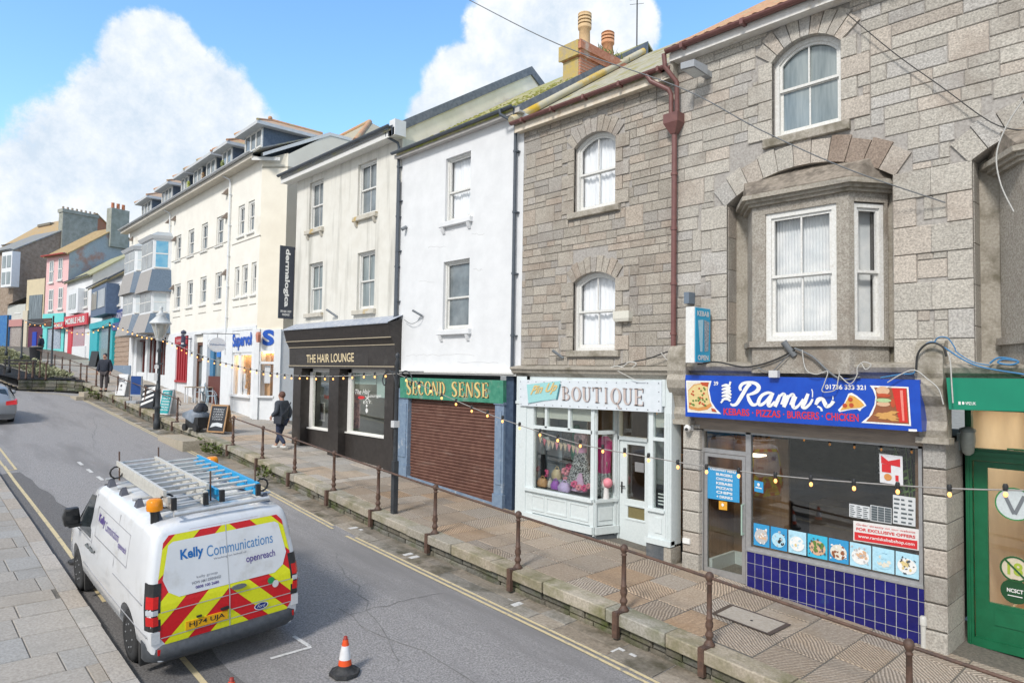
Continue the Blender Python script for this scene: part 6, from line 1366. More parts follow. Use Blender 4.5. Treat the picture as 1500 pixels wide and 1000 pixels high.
# ------------------------------------------------------------------ long cream building
FE = Frame(-27.3, 11.6, -math.atan(.024))
red_tim = M('red shop paint', (.42, .03, .04), (.34, .025, .035), 8, .45)
white_p = M('white shop paint', (.73, .755, .775), (.68, .70, .72), 4, .6, c3=(.6, .6, .57), s3=1.5, t3=(.66, .82))
slate_b = M('cool lit slate hanging', (.09, .135, .19), (.13, .18, .245), 14, .5, .3, 8)  # slate of the right bay faces, their bluish light put into the colour
slate_g = M('brown lit slate hanging', (.30, .285, .27), (.37, .35, .335), 14, .65, .3, 8)  # same slate on the other faces, their brownish light put into the colour
def house_cream():
 F = FE; t = thing('cream_building', 'long cream rendered three storey building with a row of slated dormers', 'building', F.p(-12, 0, G(-38)))
 ev = 12.72; uC = F.px(379, 400)[0]; uL = F.px(187, 420)[0]; zc = F.px(320, 487)[1]
 z = lambda x, y, d=0: F.px(x, y, d)[1]; u = lambda x, y=420, d=0: F.px(x, y, d)[0]
 W = [(349, 358, 301, 346), (363.5, 372.5, 294, 340), (317, 327, 317, 359), (295, 304, 327, 366.5), (275.5, 284, 336.5, 375), (257.5, 265, 345, 382),
         (255.5, 264, 417, 453), (273.5, 282, 411.5, 449.5), (293, 302, 405, 446), (315, 324.5, 398, 442), (343.5, 350, 391.5, 436.5), (354, 362.5, 387.5, 433.5), (368, 375, 384, 430.5)]
 ws = [pxwin(F, *w) for w in W]
 for i, w in enumerate(ws):
  rows = [q for q in (ws[:2], ws[2:6], ws[6:10], ws[10:]) if w in q][0]
 def lvl(a, b):
  z0 = sum(w[2] for w in ws[a:b])/(b-a); z1 = sum(w[3] for w in ws[a:b])/(b-a)
  for k in range(a, b): ws[k] = (ws[k][0], ws[k][1], z0, z1)
 lvl(0, 2); lvl(2, 6); lvl(6, 10); lvl(10, 13)
 ub = u(247)
 part('wall', wall_mesh(F, [(uL, zc), (uC, zc), (uC, ev), (uL, ev)], [arc_loop(w[0], w[1], w[2], w[3], 0) for w in ws], .14, 0, 9.0), render_y, t)
 for w in ws:
  f = sash(t, F, w[0], w[1], w[2], w[3], 0, d=.07, fw=.10, vb=1 if w[1]-w[0] > .6 else 0, glassm=M('blue grey glass', (.07, .10, .13), (.17, .21, .24), 1.2, .03, spec=.9), sill=(.08, .08, .07))
 # canted corner and side gable
 c = .78; m = MB(F); m.hprism([(uC, 0), (uC+c, c), (uC+c, 9), (uC, 9)], zc-.0, ev-.3)
 zr = 14.2; m.mesh([(uC+c, c, zc), (uC+c, 9, zc), (uC+c, 9, zr), (uC+c, 2.6, zr), (uC+c, c, ev+.2), (uC, 0, ev)], [(0, 1, 2, 3, 4)])
 m.mesh([(uC, 0, ev-.4), (uC+c, c, ev-.4), (uC+c, c, ev+.25), (uC, 0, ev-.02)], [(0, 1, 2, 3)]); part('corner_wall', m, M('buttery cream render', (.82, .765, .64), (.76, .70, .58), 1.2, .85, .08, 20), t)
 m = MB(F); m.box(uL-.5, uC+.05, -.42, 0, ev-.02, ev+.05); m.box(uL-.5, uC+.05, -.45, -.42, ev-.03, ev+.16); part('soffit', m, M('pale soffit', (.58, .54, .46), (.5, .46, .4), 4, .7), t)
 m = MB(F); gutter(m, F, uL-.55, uC+.1, -.46, ev+.22, .075); part('gutter', m, M('grey white gutter', (.50, .52, .54), (.42, .44, .46), 6, .5), t)
 m = MB(F)
 m.mesh([(uC, -.45, ev-.0), (uC+c, c-.35, ev-.0), (uC+c+.05, 2.55, zr+.08), (uC+c+.05, 2.55, zr-.08), (uC+c, c-.35, ev-.14), (uC, -.45, ev-.14)], [(0, 1, 4, 5)]); m.mesh([(uC+c+.02, -.3, ev+.02), (uC+c+.02, 2.6, zr+.1), (uC+c+.02, 2.6, zr-.06), (uC+c+.02, -.3, ev-.12)], [(0, 1, 2, 3)]); m.mesh([(uC+c+.02, 2.6, zr+.1), (uC+c+.02, 9, zr+.1), (uC+c+.02, 9, zr-.04), (uC+c+.02, 2.6, zr-.04)], [(0, 1, 2, 3)]); part('bargeboard', m, white_wood, t)
 m = MB(F); roof_front(m, F, uL-.4, uC+c, -.44, ev+.2, 2.6, zr+.05, .06); m.box(uL-.4, uC+c, 2.6, 9, zr-.05, zr+.03); part('roof', m, slate, t)
 # rear wing hipped roof
 m = MB(F); a0, a1 = uC-9.5, uC+.9; b0, b1 = 3.8, 9.5; zz = zr; R_a, R_b = uC-8.2, uC-2.8
 zk = 16.75; m.mesh([(a0, b0, zz), (a1, b0, zz), (a1, b1, zz), (a0, b1, zz), (R_a, 6.6, zk), (R_b, 6.6, zk)], [(0, 1, 5, 4), (1, 2, 5), (2, 3, 4, 5), (3, 0, 4)]); part('rear_roof', m, M('lichened brown tiles', (.36, .33, .24), (.44, .40, .3), 6, .9, .4, 16), t)
 m = MB(F)
 for a, b in (((a1, b0, zz), (R_b, 6.6, zk)), ((R_a, 6.6, zk), (R_b, 6.6, zk)), ((a0, b0, zz), (R_a, 6.6, zk))): m.tube([a, b], .13, 6)
 part('ridge_tiles', m, tile_o, t)
 # string courses and downpipes
 m = MB(F)
 for (a, b, yy, xx) in ((250, 331, 366, 300), (338, 379, 352, 360)): m.box(u(a), u(b), -.02, 0, z(xx, yy)-.02, z(xx, yy)+.015)
 for w in ws[6:]: m.box(w[0]-.1, w[1]+.1, -.02, 0, w[2]-.42, w[2]-.39)
 part('string_course', m, M('grey string course', (.42, .40, .36), (.35, .33, .3), 6, .8), t)
 for x in (335, 247.5): pipe_run(t, F, u(x), ev+.1, 4.6 if x > 300 else 6.0, white_p, True)
 for i, (x, y) in enumerate(((330, 281), (329, 316), (246, 324), (254, 320), (246, 353), (254.5, 350), (328, 399), (244.5, 424), (251.5, 421), (192, 350))):
  a, zz = F.px(x, y, -.1); m = MB(F); m.mesh([(a-.12, -.02, zz-.12), (a+.12, -.02, zz-.12), (a+.1, -.02, zz+.16), (a-.1, -.02, zz+.16), (a-.12, -.24, zz-.12), (a+.12, -.24, zz-.12)], [(3, 2, 1, 0), (0, 1, 5, 4), (4, 5, 2, 3), (0, 4, 3), (1, 2, 5)])
  o = solo('swift_box', m, P_('brown grey wall box', (.25, .20, .17)), 'small wedge shaped wall box beside the white downpipes of the cream building', 'wall box', 'wedge boxes on the cream building')
 # dormers
 D = [(360, 381, 202, 240, 1), (326.5, 337, 229, 256, 0), (303, 313.5, 243, 270, 0), (284, 293.5, 254, 282, 0), (266, 274, 267, 292, 0), (237.5, 250, 282, 310, 1), (208, 219.5, 303, 326, 1)]
 for k, (xl, xr, yt, yb, big) in enumerate(D):
  d = .1; a, b = F.px(xl, (yt+yb)/2, d)[0], F.px(xr, (yt+yb)/2, d)[0]; z0 = ev+.18; z1 = z0+1.32
  m = MB(F); m.box(a-.12, b+.14, d+.06, d+2.6, z0-.1, z1); dm = part('dormer', m, M('dormer blue slate', (.075, .10, .14), (.11, .14, .185), 14, .55, .3, 9), t)
  m = MB(F); n = 3 if big else 2; fr_ = .07; bars(m, [(a-.14, b+.14, z0-.1, z0+.02), (a-.14, b+.14, z1-.08, z1)]+[(a-.14+(b-a+.28-.1)*q/n, a-.14+(b-a+.28-.1)*q/n+.1, z0, z1) for q in range(n+1)]+[(a-.1, b+.1, z0+.5, z0+.57)], d, d+.07); part('frame', m, white_wood, dm)
  g = MB(F); g.box(a-.1, b+.1, d+.03, d+.05, z0, z1); part('pane', g, dark_glass, dm)
  e = .34; r0 = [(a-.14-e, d-e, z1), (b+.14+e, d-e, z1), (b+.14+e, d+3.2, z1), (a-.14-e, d+3.2, z1)]; h = .62; cx = (a+b)/2
  m = MB(F); m.mesh([(p[0], p[1], z1+.13) for p in r0]+[(cx, d+.75, z1+h+.1), (cx, d+3.2, z1+h+.1)], [(0, 1, 4), (1, 2, 5, 4), (2, 3, 5), (3, 0, 4, 5)]); part('roof', m, tile_o if not big else M('lichened orange slate', (.45, .36, .26), (.5, .30, .18), 5, .85), dm)
  m = MB(F); m.box(r0[0][0], r0[1][0], d-e, d+3.2, z1-.01, z1+.13); part('eaves', m, M('grey white eaves', (.55, .57, .58), (.48, .5, .52), 6, .6), dm)
  m = MB(F); m.tube([(cx, d+.75, z1+h+.1), (cx, d+3.2, z1+h+.1)], .09, 6); m.tube([(cx, d+.75, z1+h+.1), (b+.14+e, d-e, z1+.15)], .06, 6); m.tube([(cx, d+.75, z1+h+.1), (a-.14-e, d-e, z1+.15)], .06, 6); m.sphere((cx, d+.72, z1+h+.2), .1, 7, 5); part('ridge', m, tile_o, dm)
 for k, (x, y, lab) in enumerate(((326, 257, 'green plant on the cream building gutter under the second dormer'), (297, 277, 'brownish dry plant on the gutter in the middle of the dormers'), (276, 287, 'bright yellow green plant on the gutter by the narrow dormers'))):
  a, zz = F.px(x, y, -.4); m = MB(F)
  for q in range(70):
   an = RND.uniform(0, 6.28); r = RND.uniform(.0, .24); h = RND.uniform(0, .4); m.face([(a+r*math.cos(an), -.42+.1*math.sin(an), ev+.2+h), (a+r*math.cos(an)+.08, -.45, ev+.24+h), (a+r*math.cos(an)+.03, -.42, ev+.3+h)])
  solo('plant', m, M('gutter plant %d' % k, ((.2, .26, .06), (.30, .18, .08), (.34, .38, .05))[k], ((.3, .33, .1), (.38, .24, .12), (.42, .44, .1))[k], 9, .9), lab, 'plant')
 # two storeys of slate hung bay windows
 dB = -.85
 for k, (xa, xb, xc, ys) in enumerate(((182, 197, 211, (363, 398, 429, 460, 491)), (206.5, 223.5, 245, (347, 394, 426, 458, 487)))):
  a, b = F.px(xa, 400, dB)[0], F.px(xb, 400, dB)[0]
  if k == 0: cc = .8
  else: cc = max(.3, u(xc)-b)
  cc = min(cc, 1.0)
  zz = [F.px(xb, y, dB)[1] for y in ys]
  plan = lambda o: [(a-cc-o, 0), (a-o*.6, dB-o), (b+o*.6, dB-o), (b+cc+o, 0)]
  bay_o = None
  def slabb(z0, z1, o0, o1, mat, nm, par, lab=None):
   P0 = [(p[0], p[1], z0) for p in plan(o0)]; P1 = [(p[0], p[1], z1) for p in plan(o1)]; m = MB(F); m.loft([P0, P1], True, True, False); return part(nm, m, mat, par)
  by = slabb(zz[1], zz[0]-.1, .0, .0, white_p, 'bay_window', t); slabb(zz[3], zz[2], .0, .0, white_p, 'storey', by)
  slabb(zz[0]-.12, zz[0]+.05, .1, .22, white_p, 'cornice', by); slabb(zz[0]+.05, zz[0]+.3, .18, -.2, M('lead grey roof', (.34, .38, .42), (.4, .44, .47), 4, .6), 'roof', by)
  for z0, z1, e in ((zz[2], zz[1], .26), (zz[4], zz[3], .34)):
   for q in range(3):
    P = plan(e); Q = plan(.03); m = MB(F); m.mesh([(P[q][0], P[q][1], z0), (P[q+1][0], P[q+1][1], z0), (Q[q+1][0], Q[q+1][1], z1), (Q[q][0], Q[q][1], z1)], [(0, 1, 2, 3)])
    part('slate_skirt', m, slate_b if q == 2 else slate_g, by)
   m = MB(F); P = plan(e); m.face([(p[0], p[1], z0) for p in P]); part('skirt_soffit', m, slate_g, by)
  for z0, z1 in ((zz[1], zz[0]-.12), (zz[3], zz[2])):
   h = z1-z0; m = MB(F); g = MB(F)
   for q in (0, 1):
    a0 = a+.12+(b-a-.2)*q*.5; a1 = a0+(b-a-.2)*.5-.06; g.box(a0, a1, dB-.012, dB+.0, z0+.12, z1-.12); m.box(a0, a1, dB-.02, dB-.012, z0+h*.52, z0+h*.56); m.box(a0-.04, a0, dB-.02, dB, z0+.1, z1-.1)
   part('pane', g, dark_glass, by); part('sash_bar', m, white_wood, by)
   L = math.hypot(cc, dB); Fb = Frame(*F.p(b, dB, 0).xy, F.a+math.atan2(-dB, cc)); g = MB(Fb); g.box(L*.14, L*.8, -.012, 0, z0+.14, z1-.12); part('pane', g, M('sky blue glass', (.10, .35, .55), (.2, .45, .6), 3, .04, spec=.9) if (k == 1 and z0 > 7.2) else M('white blind glass', (.50, .56, .58), (.6, .64, .66), 3, .06, spec=.7), by)
   m = MB(Fb); m.box(L*.14, L*.8, -.022, -.012, z0+h*.5, z0+h*.54); m.box(L*.08, L*.86, -.06, 0, z0+.06, z0+.13); part('sash_bar', m, white_wood, by)
 # ground floor
 zs = lambda x, y, d=0: F.px(x, y, d)[1]
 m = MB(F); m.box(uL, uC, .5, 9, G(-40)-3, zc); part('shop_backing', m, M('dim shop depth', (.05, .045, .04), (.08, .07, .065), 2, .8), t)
 def pier(x0, x1, d0=-.05, mat=white_p, top=None):
  m = MB(F); a, b = u(x0, 540), u(x1, 540); m.box(a, b, d0, .5, G(F.p(a, 0, 0).x)-.6, top or zc); return part('pier', m, mat, t)
 m = MB(F); m.box(uL, uC, -.04, .5, zs(262, 488), zc); part('fascia', m, white_p, t)
 for a, b in ((196.5, 200.5), (213, 216), (229, 232), (243, 258), (276, 284.5), (297.5, 304), (325, 338)): pier(a, b)
 for x0, x1, yt, yb, mat in ((200.5, 213, 497, 545, 0), (216, 229, 494, 546, 0), (232, 243, 491, 549, 0)):
  a, b = u(x0, 520), u(x1, 520); zt, zb = zs((x0+x1)/2, yt), zs((x0+x1)/2, yb); m = MB(F); m.box(a, b, .02, .5, G(F.p(a, 0, 0).x)-.6, zb); part('stall_riser', m, white_p, t)
  m = MB(F); bars(m, [(a, a+.12, zb, zt), (b-.12, b, zb, zt), (a, b, zt-.12, zt), ((a+b)/2-.05, (a+b)/2+.05, zb, zt)], .1, .2); part('window_frame', m, M('dark red window frame', (.16, .045, .04), (.12, .035, .03), 8, .5), t)
  g = MB(F); g.box(a, b, .22, .23, zb, zt); part('shop_window', g, dark_glass, t); m = MB(F); m.box(a, b, -.02, .5, zt, zs(216, 488)+.1); part('shop_head', m, white_p, t)
 m = MB(F); a, b = u(210, 490), u(222, 490); m.box(a, b, -.12, -.05, zs(216, 491), zs(216, 483)); o = solo('shop_sign', m, white_p, 'small white shop sign tucked under the slate hung bays', 'sign'); m = MB(F); m.box(a+.15, b-.15, -.13, -.12, zs(216, 489), zs(216, 486)); sub(o, 'lettering', m, P_('grey lettering', (.3, .3, .32)))
 # red barber shop
 a, b = u(259, 520), u(276, 520); zt, zb, zf = zs(268, 504), zs(268, 557), zs(268, 493)
 m = MB(F); m.box(a, b, .05, .5, G(F.p(a, 0, 0).x)-.6, zb); part('stall_riser', m, white_p, t)
 m = MB(F); m.box(a-.1, b, -.06, .1, zb-.1, zb); bars(m, [(a+(b-a)*q/5-.08, a+(b-a)*q/5+.1, zb, zt) for q in range(6)], .02, .14); part('window_frame', m, red_tim, t); g = MB(F); g.box(a, b, .15, .17, zb, zt); part('shop_window', g, M('mottled red window', (.25, .05, .05), (.4, .2, .2), 8, .1), t)  # window pane mottled in dark red and pink
 m = MB(F); m.box(a-.1, b, -.1, .1, zt, zf); o = solo('shop_sign', m, red_tim, 'red barber shop sign board above the red slatted window', 'sign'); m = MB(F); f_ = lambda x, y: F.p(a+(b-a)*x, -.106, zt+(zf-zt)*y); text_on(m, 'BARBERS', lambda x, y: f_(.12+.75*x, .3+.4*y), .02); sub(o, 'lettering', m, P_('pink letters', (.66, .4, .4)))
 a, zz = F.px(267, 499, -.5); a = u(268.5, 500, -.45); o = thing('barber_pole', 'striped barber pole standing out from the red barber shop', 'barber pole', F.p(a, -.45, zs(268, 505, -.45)))
 zt, zb = zs(268, 489, -.45), zs(268, 504, -.45); m = MB(F); m.lathe([(.1, zb), (.1, zt)], 12, (a, -.45, 0)); part('pole', m, P_('pole white', (.7, .7, .7)), o)
 m = MB(F)
 for k in range(4):
  for q in range(12):
   t0, t1 = q*math.pi/6, (q+1)*math.pi/6; h = (zt-zb)/5; zz = zb+h*k+h*.8*q/12; m.mesh([(a+.105*math.cos(t0), -.45+.105*math.sin(t0), zz), (a+.105*math.cos(t1), -.45+.105*math.sin(t1), zz+h*.07), (a+.105*math.cos(t1), -.45+.105*math.sin(t1), zz+h*.07+.1), (a+.105*math.cos(t0), -.45+.105*math.sin(t0), zz+.1)], [(0, 1, 2, 3)])
 part('stripe', m, P_('dark stripe', (.05, .05, .09)), o)['kind'] = 'stuff'; m = MB(F); m.lathe([(.02, zt), (.13, zt), (.13, zt+.12), (.02, zt+.2)], 12, (a, -.45, 0)); m.lathe([(.02, zb-.18), (.13, zb-.1), (.13, zb), (.02, zb)], 12, (a, -.45, 0)); m.box(a-.02, a+.02, -.45, .0, (zt+zb)/2, (zt+zb)/2+.05); part('cap', m, P_('dark cap', (.05, .06, .1)), o)
 # brown door
 a, b = u(284.5, 530), u(297.5, 530); zt, zb = zs(291, 501), G(F.p(u(291), 0, 0).x)-.1; m = MB(F); m.box(a, b, .1, .5, zt, zc); part('door_head', m, render_y, t)
 m = MB(F); bars(m, [(a, a+.14, zb, zt), (b-.14, b, zb, zt), (a, b, zt-.15, zt), (a, b, zb, zb+.4), (a, b, zb+1.9, zb+2.02)], .12, .2); d = part('door', m, M('brown door', (.14, .06, .035), (.10, .045, .03), 8, .5), t); g = MB(F); g.box(a, b, .2, .22, zb, zt); part('pane', g, dark_glass, d)
 # supper shop with oval hanging sign
 a, b = u(304, 520), u(325, 520); zt, zb = zs(315, 504), zs(315, 551); m = MB(F); m.box(a, b, -.02, .5, zt, zc); part('shop_head', m, white_p, t)
 m = MB(F); m.box(a, b, .05, .5, G(F.p(a, 0, 0).x)-.6, zb); part('stall_riser', m, M('maroon boards', (.10, .03, .025), (.14, .045, .035), 8, .5, stretch=(5, 5, .5)), t)
 m = MB(F); bars(m, [(a+.2, a+.55, zb, zt), (b-.1, b, zb, zt), (a, a+.2, zb, zt), (a, b, zt-.1, zt)], .1, .2); part('window_frame', m, P_('blue frame', (.06, .20, .36)), t); g = MB(F); g.box(a, b, .21, .22, zb, zt); part('shop_window', g, grey_glass, t)
 m = MB(F); f_ = lambda x, y: F.p(a+(b-a)*x, -.03, zt+(zc-zt)*y); text_on(m, 'the Supper', lambda x, y: f_(.05+.6*x, .18+.3*y), .0, .3); part('fascia_lettering', m, P_('grey script', (.4, .45, .52)), t)
 m = MB(F); m.box(a+.9, a+1.4, .12, .16, zb+.9, zb+1.5); part('window_card', m, P_('bright blue card', (.03, .2, .6)), t)
 uc = u(320, 505, -.9); zz = zs(320, 505, -.9); o = thing('hanging_sign', 'white oval hanging sign with blue lettering outside the cream building', 'sign', F.p(uc, -.9, zz-.5))
 rr = .36; m = MB(F); P = [(-.95+rr*math.cos(k*math.pi/12), zz+rr*.86*math.sin(k*math.pi/12)) for k in range(24)]; n = 24
 m.mesh([(uc-.03, d, z_) for d, z_ in P]+[(uc+.03, d, z_) for d, z_ in P], [tuple(range(23, -1, -1)), tuple(range(24, 48))]+[(k, (k+1) % 24, 24+(k+1) % 24, 24+k) for k in range(24)]); part('oval', m, white_p, o)
 m = MB(); text_on(m, 'theSupperRoom', lambda x, y: F.p(uc+.036, -.95-.31+.62*x, zz-.04+.09*y), .01); part('lettering', m, P_('slate blue letters', (.16, .24, .4)), o)
 m = MB(F); m.tube([(uc, -1.6, zz+.45), (uc, .0, zz+.5)], .015, 6); m.tube([(uc, -.95, zz+.3), (uc, -.95, zz+.46)], .012, 5); part('bracket', m, blk, o)
 # corner electrical shop
 top = zc; b0, b1 = u(338, 540), u(370, 540); ztw, zbw = zs(355, 517), zs(355, 578); zf0 = zs(355, 516)
 m = MB(F); m.box(b0, u(345), -.06, .5, 0, zs(340, 484)); m.box(u(370, 540), uC+.0, -.06, .5, 0, zs(372, 482)); m.box(u(345), b1, -.03, .5, zf0, zs(358, 484)); m.box(u(345), b1, .05, .5, 0, zbw); m.box(u(344), b1+.02, -.12, .05, zbw-.1, zbw); part('corner_shopfront', m, white_p, t)
 m = MB(F); bars(m, [(u(345), u(346.5), zbw, zf0), (u(353), u(356.5), zbw, zf0), (u(345), b1, zf0-.12, zf0)], .0, .09); part('window_frame', m, white_p, t)
 g = MB(F); g.box(u(345), b1, .1, .105, zbw, zf0); part('shop_window', g, clear, t)
 Fc = Frame(*F.p(uC, -.05, 0).xy, F.a+math.pi/4); Lc = c*math.sqrt(2); zt2, zb2 = zs(394, 514), zs(394, 581)
 m = MB(Fc); m.box(0, .2, -.06, .5, 0, zs(394, 480)); m.box(Lc-.28, Lc, -.06, .5, 0, zs(394, 480)); m.box(.2, Lc-.28, .0, .5, zt2+.0, zs(394, 480)); m.box(.2, Lc-.28, .03, .5, 0, zb2); m.box(.15, Lc-.24, -.1, .05, zb2-.08, zb2); zm = zs(394, 528)-.05; m.box(.2, Lc-.28, -.03, .1, zm-.08, zm+.02); m.box(.2, .26, -.03, .1, zb2, zt2); part('corner_shopfront', m, white_p, t)
 g = MB(Fc); g.box(.2, Lc-.28, .1, .105, zb2, zt2); part('shop_window', g, clear, t)
 m = MB(F); m.box(uC+c-.2, uC+c, c-.05, 9, 0, zc); part('side_wall', m, white_p, t)
 warm = M('warm lit shop wall', (.55, .34, .16), (.42, .26, .13), 3, .8); m = MB(F); m.box(u(345), uC+.35, .48, .5, zbw-.2, zf0+.1); part('display_back', m, M('honey display panel', (.62, .36, .16), (.45, .3, .18), 2.5, .8), t)
 m = MB(F); m.box(u(346), b1, .2, .45, zf0-.02, zf0); part('ceiling_light', m, emit('warm window lamp', (1, .66, .3), 7), t)
 m = MB(Fc); m.box(.25, Lc-.3, .32, .36, zb2, zt2); part('display_back', m, M('honey display panel', (.6, .4, .2)), t); m = MB(Fc); m.box(.3, Lc-.35, .15, .3, zt2-.04, zt2-.01); part('ceiling_light', m, emit('warm window lamp', (1, .66, .3), 7), t)
 for x, y, w, h in ((357.5, 555, .42, .5), (356, 566, .4, .45), (358.5, 574, .5, .32)):
  m = MB(F); a, zz = F.px(x, y, .15); m.box(a-w/2, a+w/2, .14, .16, zz-h/2, zz+h/2); solo('leaflet', m, P_('leaflet paper', (.66, .68, .70)), {555: 'white notice highest in the corner shop window', 566: 'white notice in the middle of the corner shop window', 574: 'white notice lowest in the corner shop window'}[y], 'notice')
 m = MB(Fc); m.box(.38, .62, .12, .14, (zb2+zt2)/2-.4, (zb2+zt2)/2+.35); solo('leaflet', m, P_('leaflet paper', (.66, .68, .70)), 'tall white notice behind the angled corner shop window', 'notice')
 m = MB(); fz = zs(355, 509); bl = P_('bright blue lettering', (.015, .10, .50)); m2 = lambda x, y: F.p(*(lambda q: (q[0], -.05, q[1]))(F.px(340.5+30*x, 511-1.2*x-(20+2*x)*y+3*(1-y)*0, -.05)))
 text_on(m, 'Supervolt', lambda x, y: F.p(*(lambda q: (q[0], -.06, q[1]))(F.px(340.5+30.5*x, 514-3.6*x-25*y, -.06))), .04)
 text_on(m, 'S', lambda x, y: Fc.p(.30+.50*x, -.02, zs(394, 505)+(zs(394, 481)-zs(394, 505))*y), .05); o = solo('shop_sign_lettering', m, bl, 'bright blue raised lettering and initial S on the white corner shop', 'sign')
 m = MB(F); a, zz = F.px(374, 493, -.2); m.loft([[(a-.08, -.12, zz-.22), (a+.08, -.12, zz-.22), (a+.08, -.02, zz-.22), (a-.08, -.02, zz-.22)], [(a-.14, -.14, zz+.08), (a+.14, -.14, zz+.08), (a+.14, -.02, zz+.08), (a-.14, -.02, zz+.08)], [(a-.1, -.12, zz+.2), (a+.1, -.12, zz+.2), (a+.1, -.02, zz+.2), (a-.1, -.02, zz+.2)]], True, True, False); solo('alarm_box', m, P_('faded salmon alarm', (.55, .22, .15)), 'faded red alarm box on the white corner shop', 'alarm box')
house_cream()

# ------------------------------------------------------------------ far end of the street
def simple_house(name, label, F, u0, u1, z0, ev, ridge, dr, wallm, roofm, depth=8, gable=None, over=.25):
 t = thing(name, label, 'house', F.p((u0+u1)/2, 0, z0)); m = MB(F); m.box(u0, u1, 0, depth, z0-2, ev); m.mesh([(u0, 0, ev), (u0, depth, ev), (u0, dr, ridge-.08)], [(0, 1, 2)]); m.mesh([(u1, 0, ev), (u1, depth, ev), (u1, dr, ridge-.08)], [(2, 1, 0)]); part('wall', m, wallm, t)
 m = MB(F); roof_front(m, F, u0-.1, u1+.15, -over, ev-.05, dr, ridge, .12); roof_front(m, F, u0-.1, u1+.15, depth+over, ev, dr, ridge, .12); part('roof', m, roofm, t)
 if gable: m = MB(F); m.mesh([(u1+.02, 0, z0), (u1+.02, depth, z0), (u1+.02, depth, ev), (u1+.02, dr, ridge-.1), (u1+.02, 0, ev)], [(0, 1, 2, 3, 4)]); part('gable', m, gable, t)
 m = MB(F); gutter(m, F, u0, u1+.1, -over-.02, ev+.02, .08); part('gutter', m, dark_pipe, t)
 return t
def win(t, F, xl, xr, yt, yb, mat=None, vb=1, d=.0):
 a, b, z0, z1 = pxwin(F, xl, xr, yt, yb); m = MB(F); ring(m, [(a, z0), (b, z0), (b, z1), (a, z1)], [(a+.1, z0+.1), (b-.1, z0+.1), (b-.1, z1-.1), (a+.1, z1-.1)], -.05, .02); m.box(a, b, -.06, 0, (z0+z1)/2-.05, (z0+z1)/2+.05)
 for k in range(vb): q = a+(b-a)*(k+1)/(vb+1); m.box(q-.04, q+.04, -.045, 0, z0, z1)
 m.box(a-.1, b+.1, -.14, 0, z0-.12, z0); w = part('window', m, white_wood, t); g = MB(F); g.box(a+.08, b-.08, -.03, -.01, z0+.08, z1-.08); part('pane', g, mat or dark_glass, w); return w
def boxp(t, nm, F, xl, xr, yt, yb, d0, d1, mat, dp=None):
 a, b, z0, z1 = pxwin(F, xl, xr, yt, yb, d0 if dp is None else dp); m = MB(F); m.box(a, b, d0, d1, z0, z1); return part(nm, m, mat, t)
def signp(F, xl, xr, yt, yb, d0, mat, label, words=None, ink=None, slope=0):
 a, b, z0, z1 = pxwin(F, xl, xr, yt, yb, d0); m = MB(F); m.box(a, b, d0, d0+.12, z0, z1); o = solo('shop_sign', m, mat, label, 'sign')
 if words: m = MB(); text_on(m, words, lambda x, y: F.p(a+(b-a)*(.08+.84*x), d0-.02, z0+(z1-z0)*(.22+.55*y)), .03); sub(o, 'lettering', m, ink)
 return o
turq = M('turquoise shop paint', (.02, .36, .42), (.03, .42, .48), 6, .5); aqua = M('aqua shop paint', (.13, .58, .56), (.17, .62, .6), 6, .5); navy = M('navy shop paint', (.035, .06, .20), (.05, .08, .25), 6, .5)
redv = M('red sign vinyl', (.60, .03, .05), (.52, .03, .05), 6, .4)
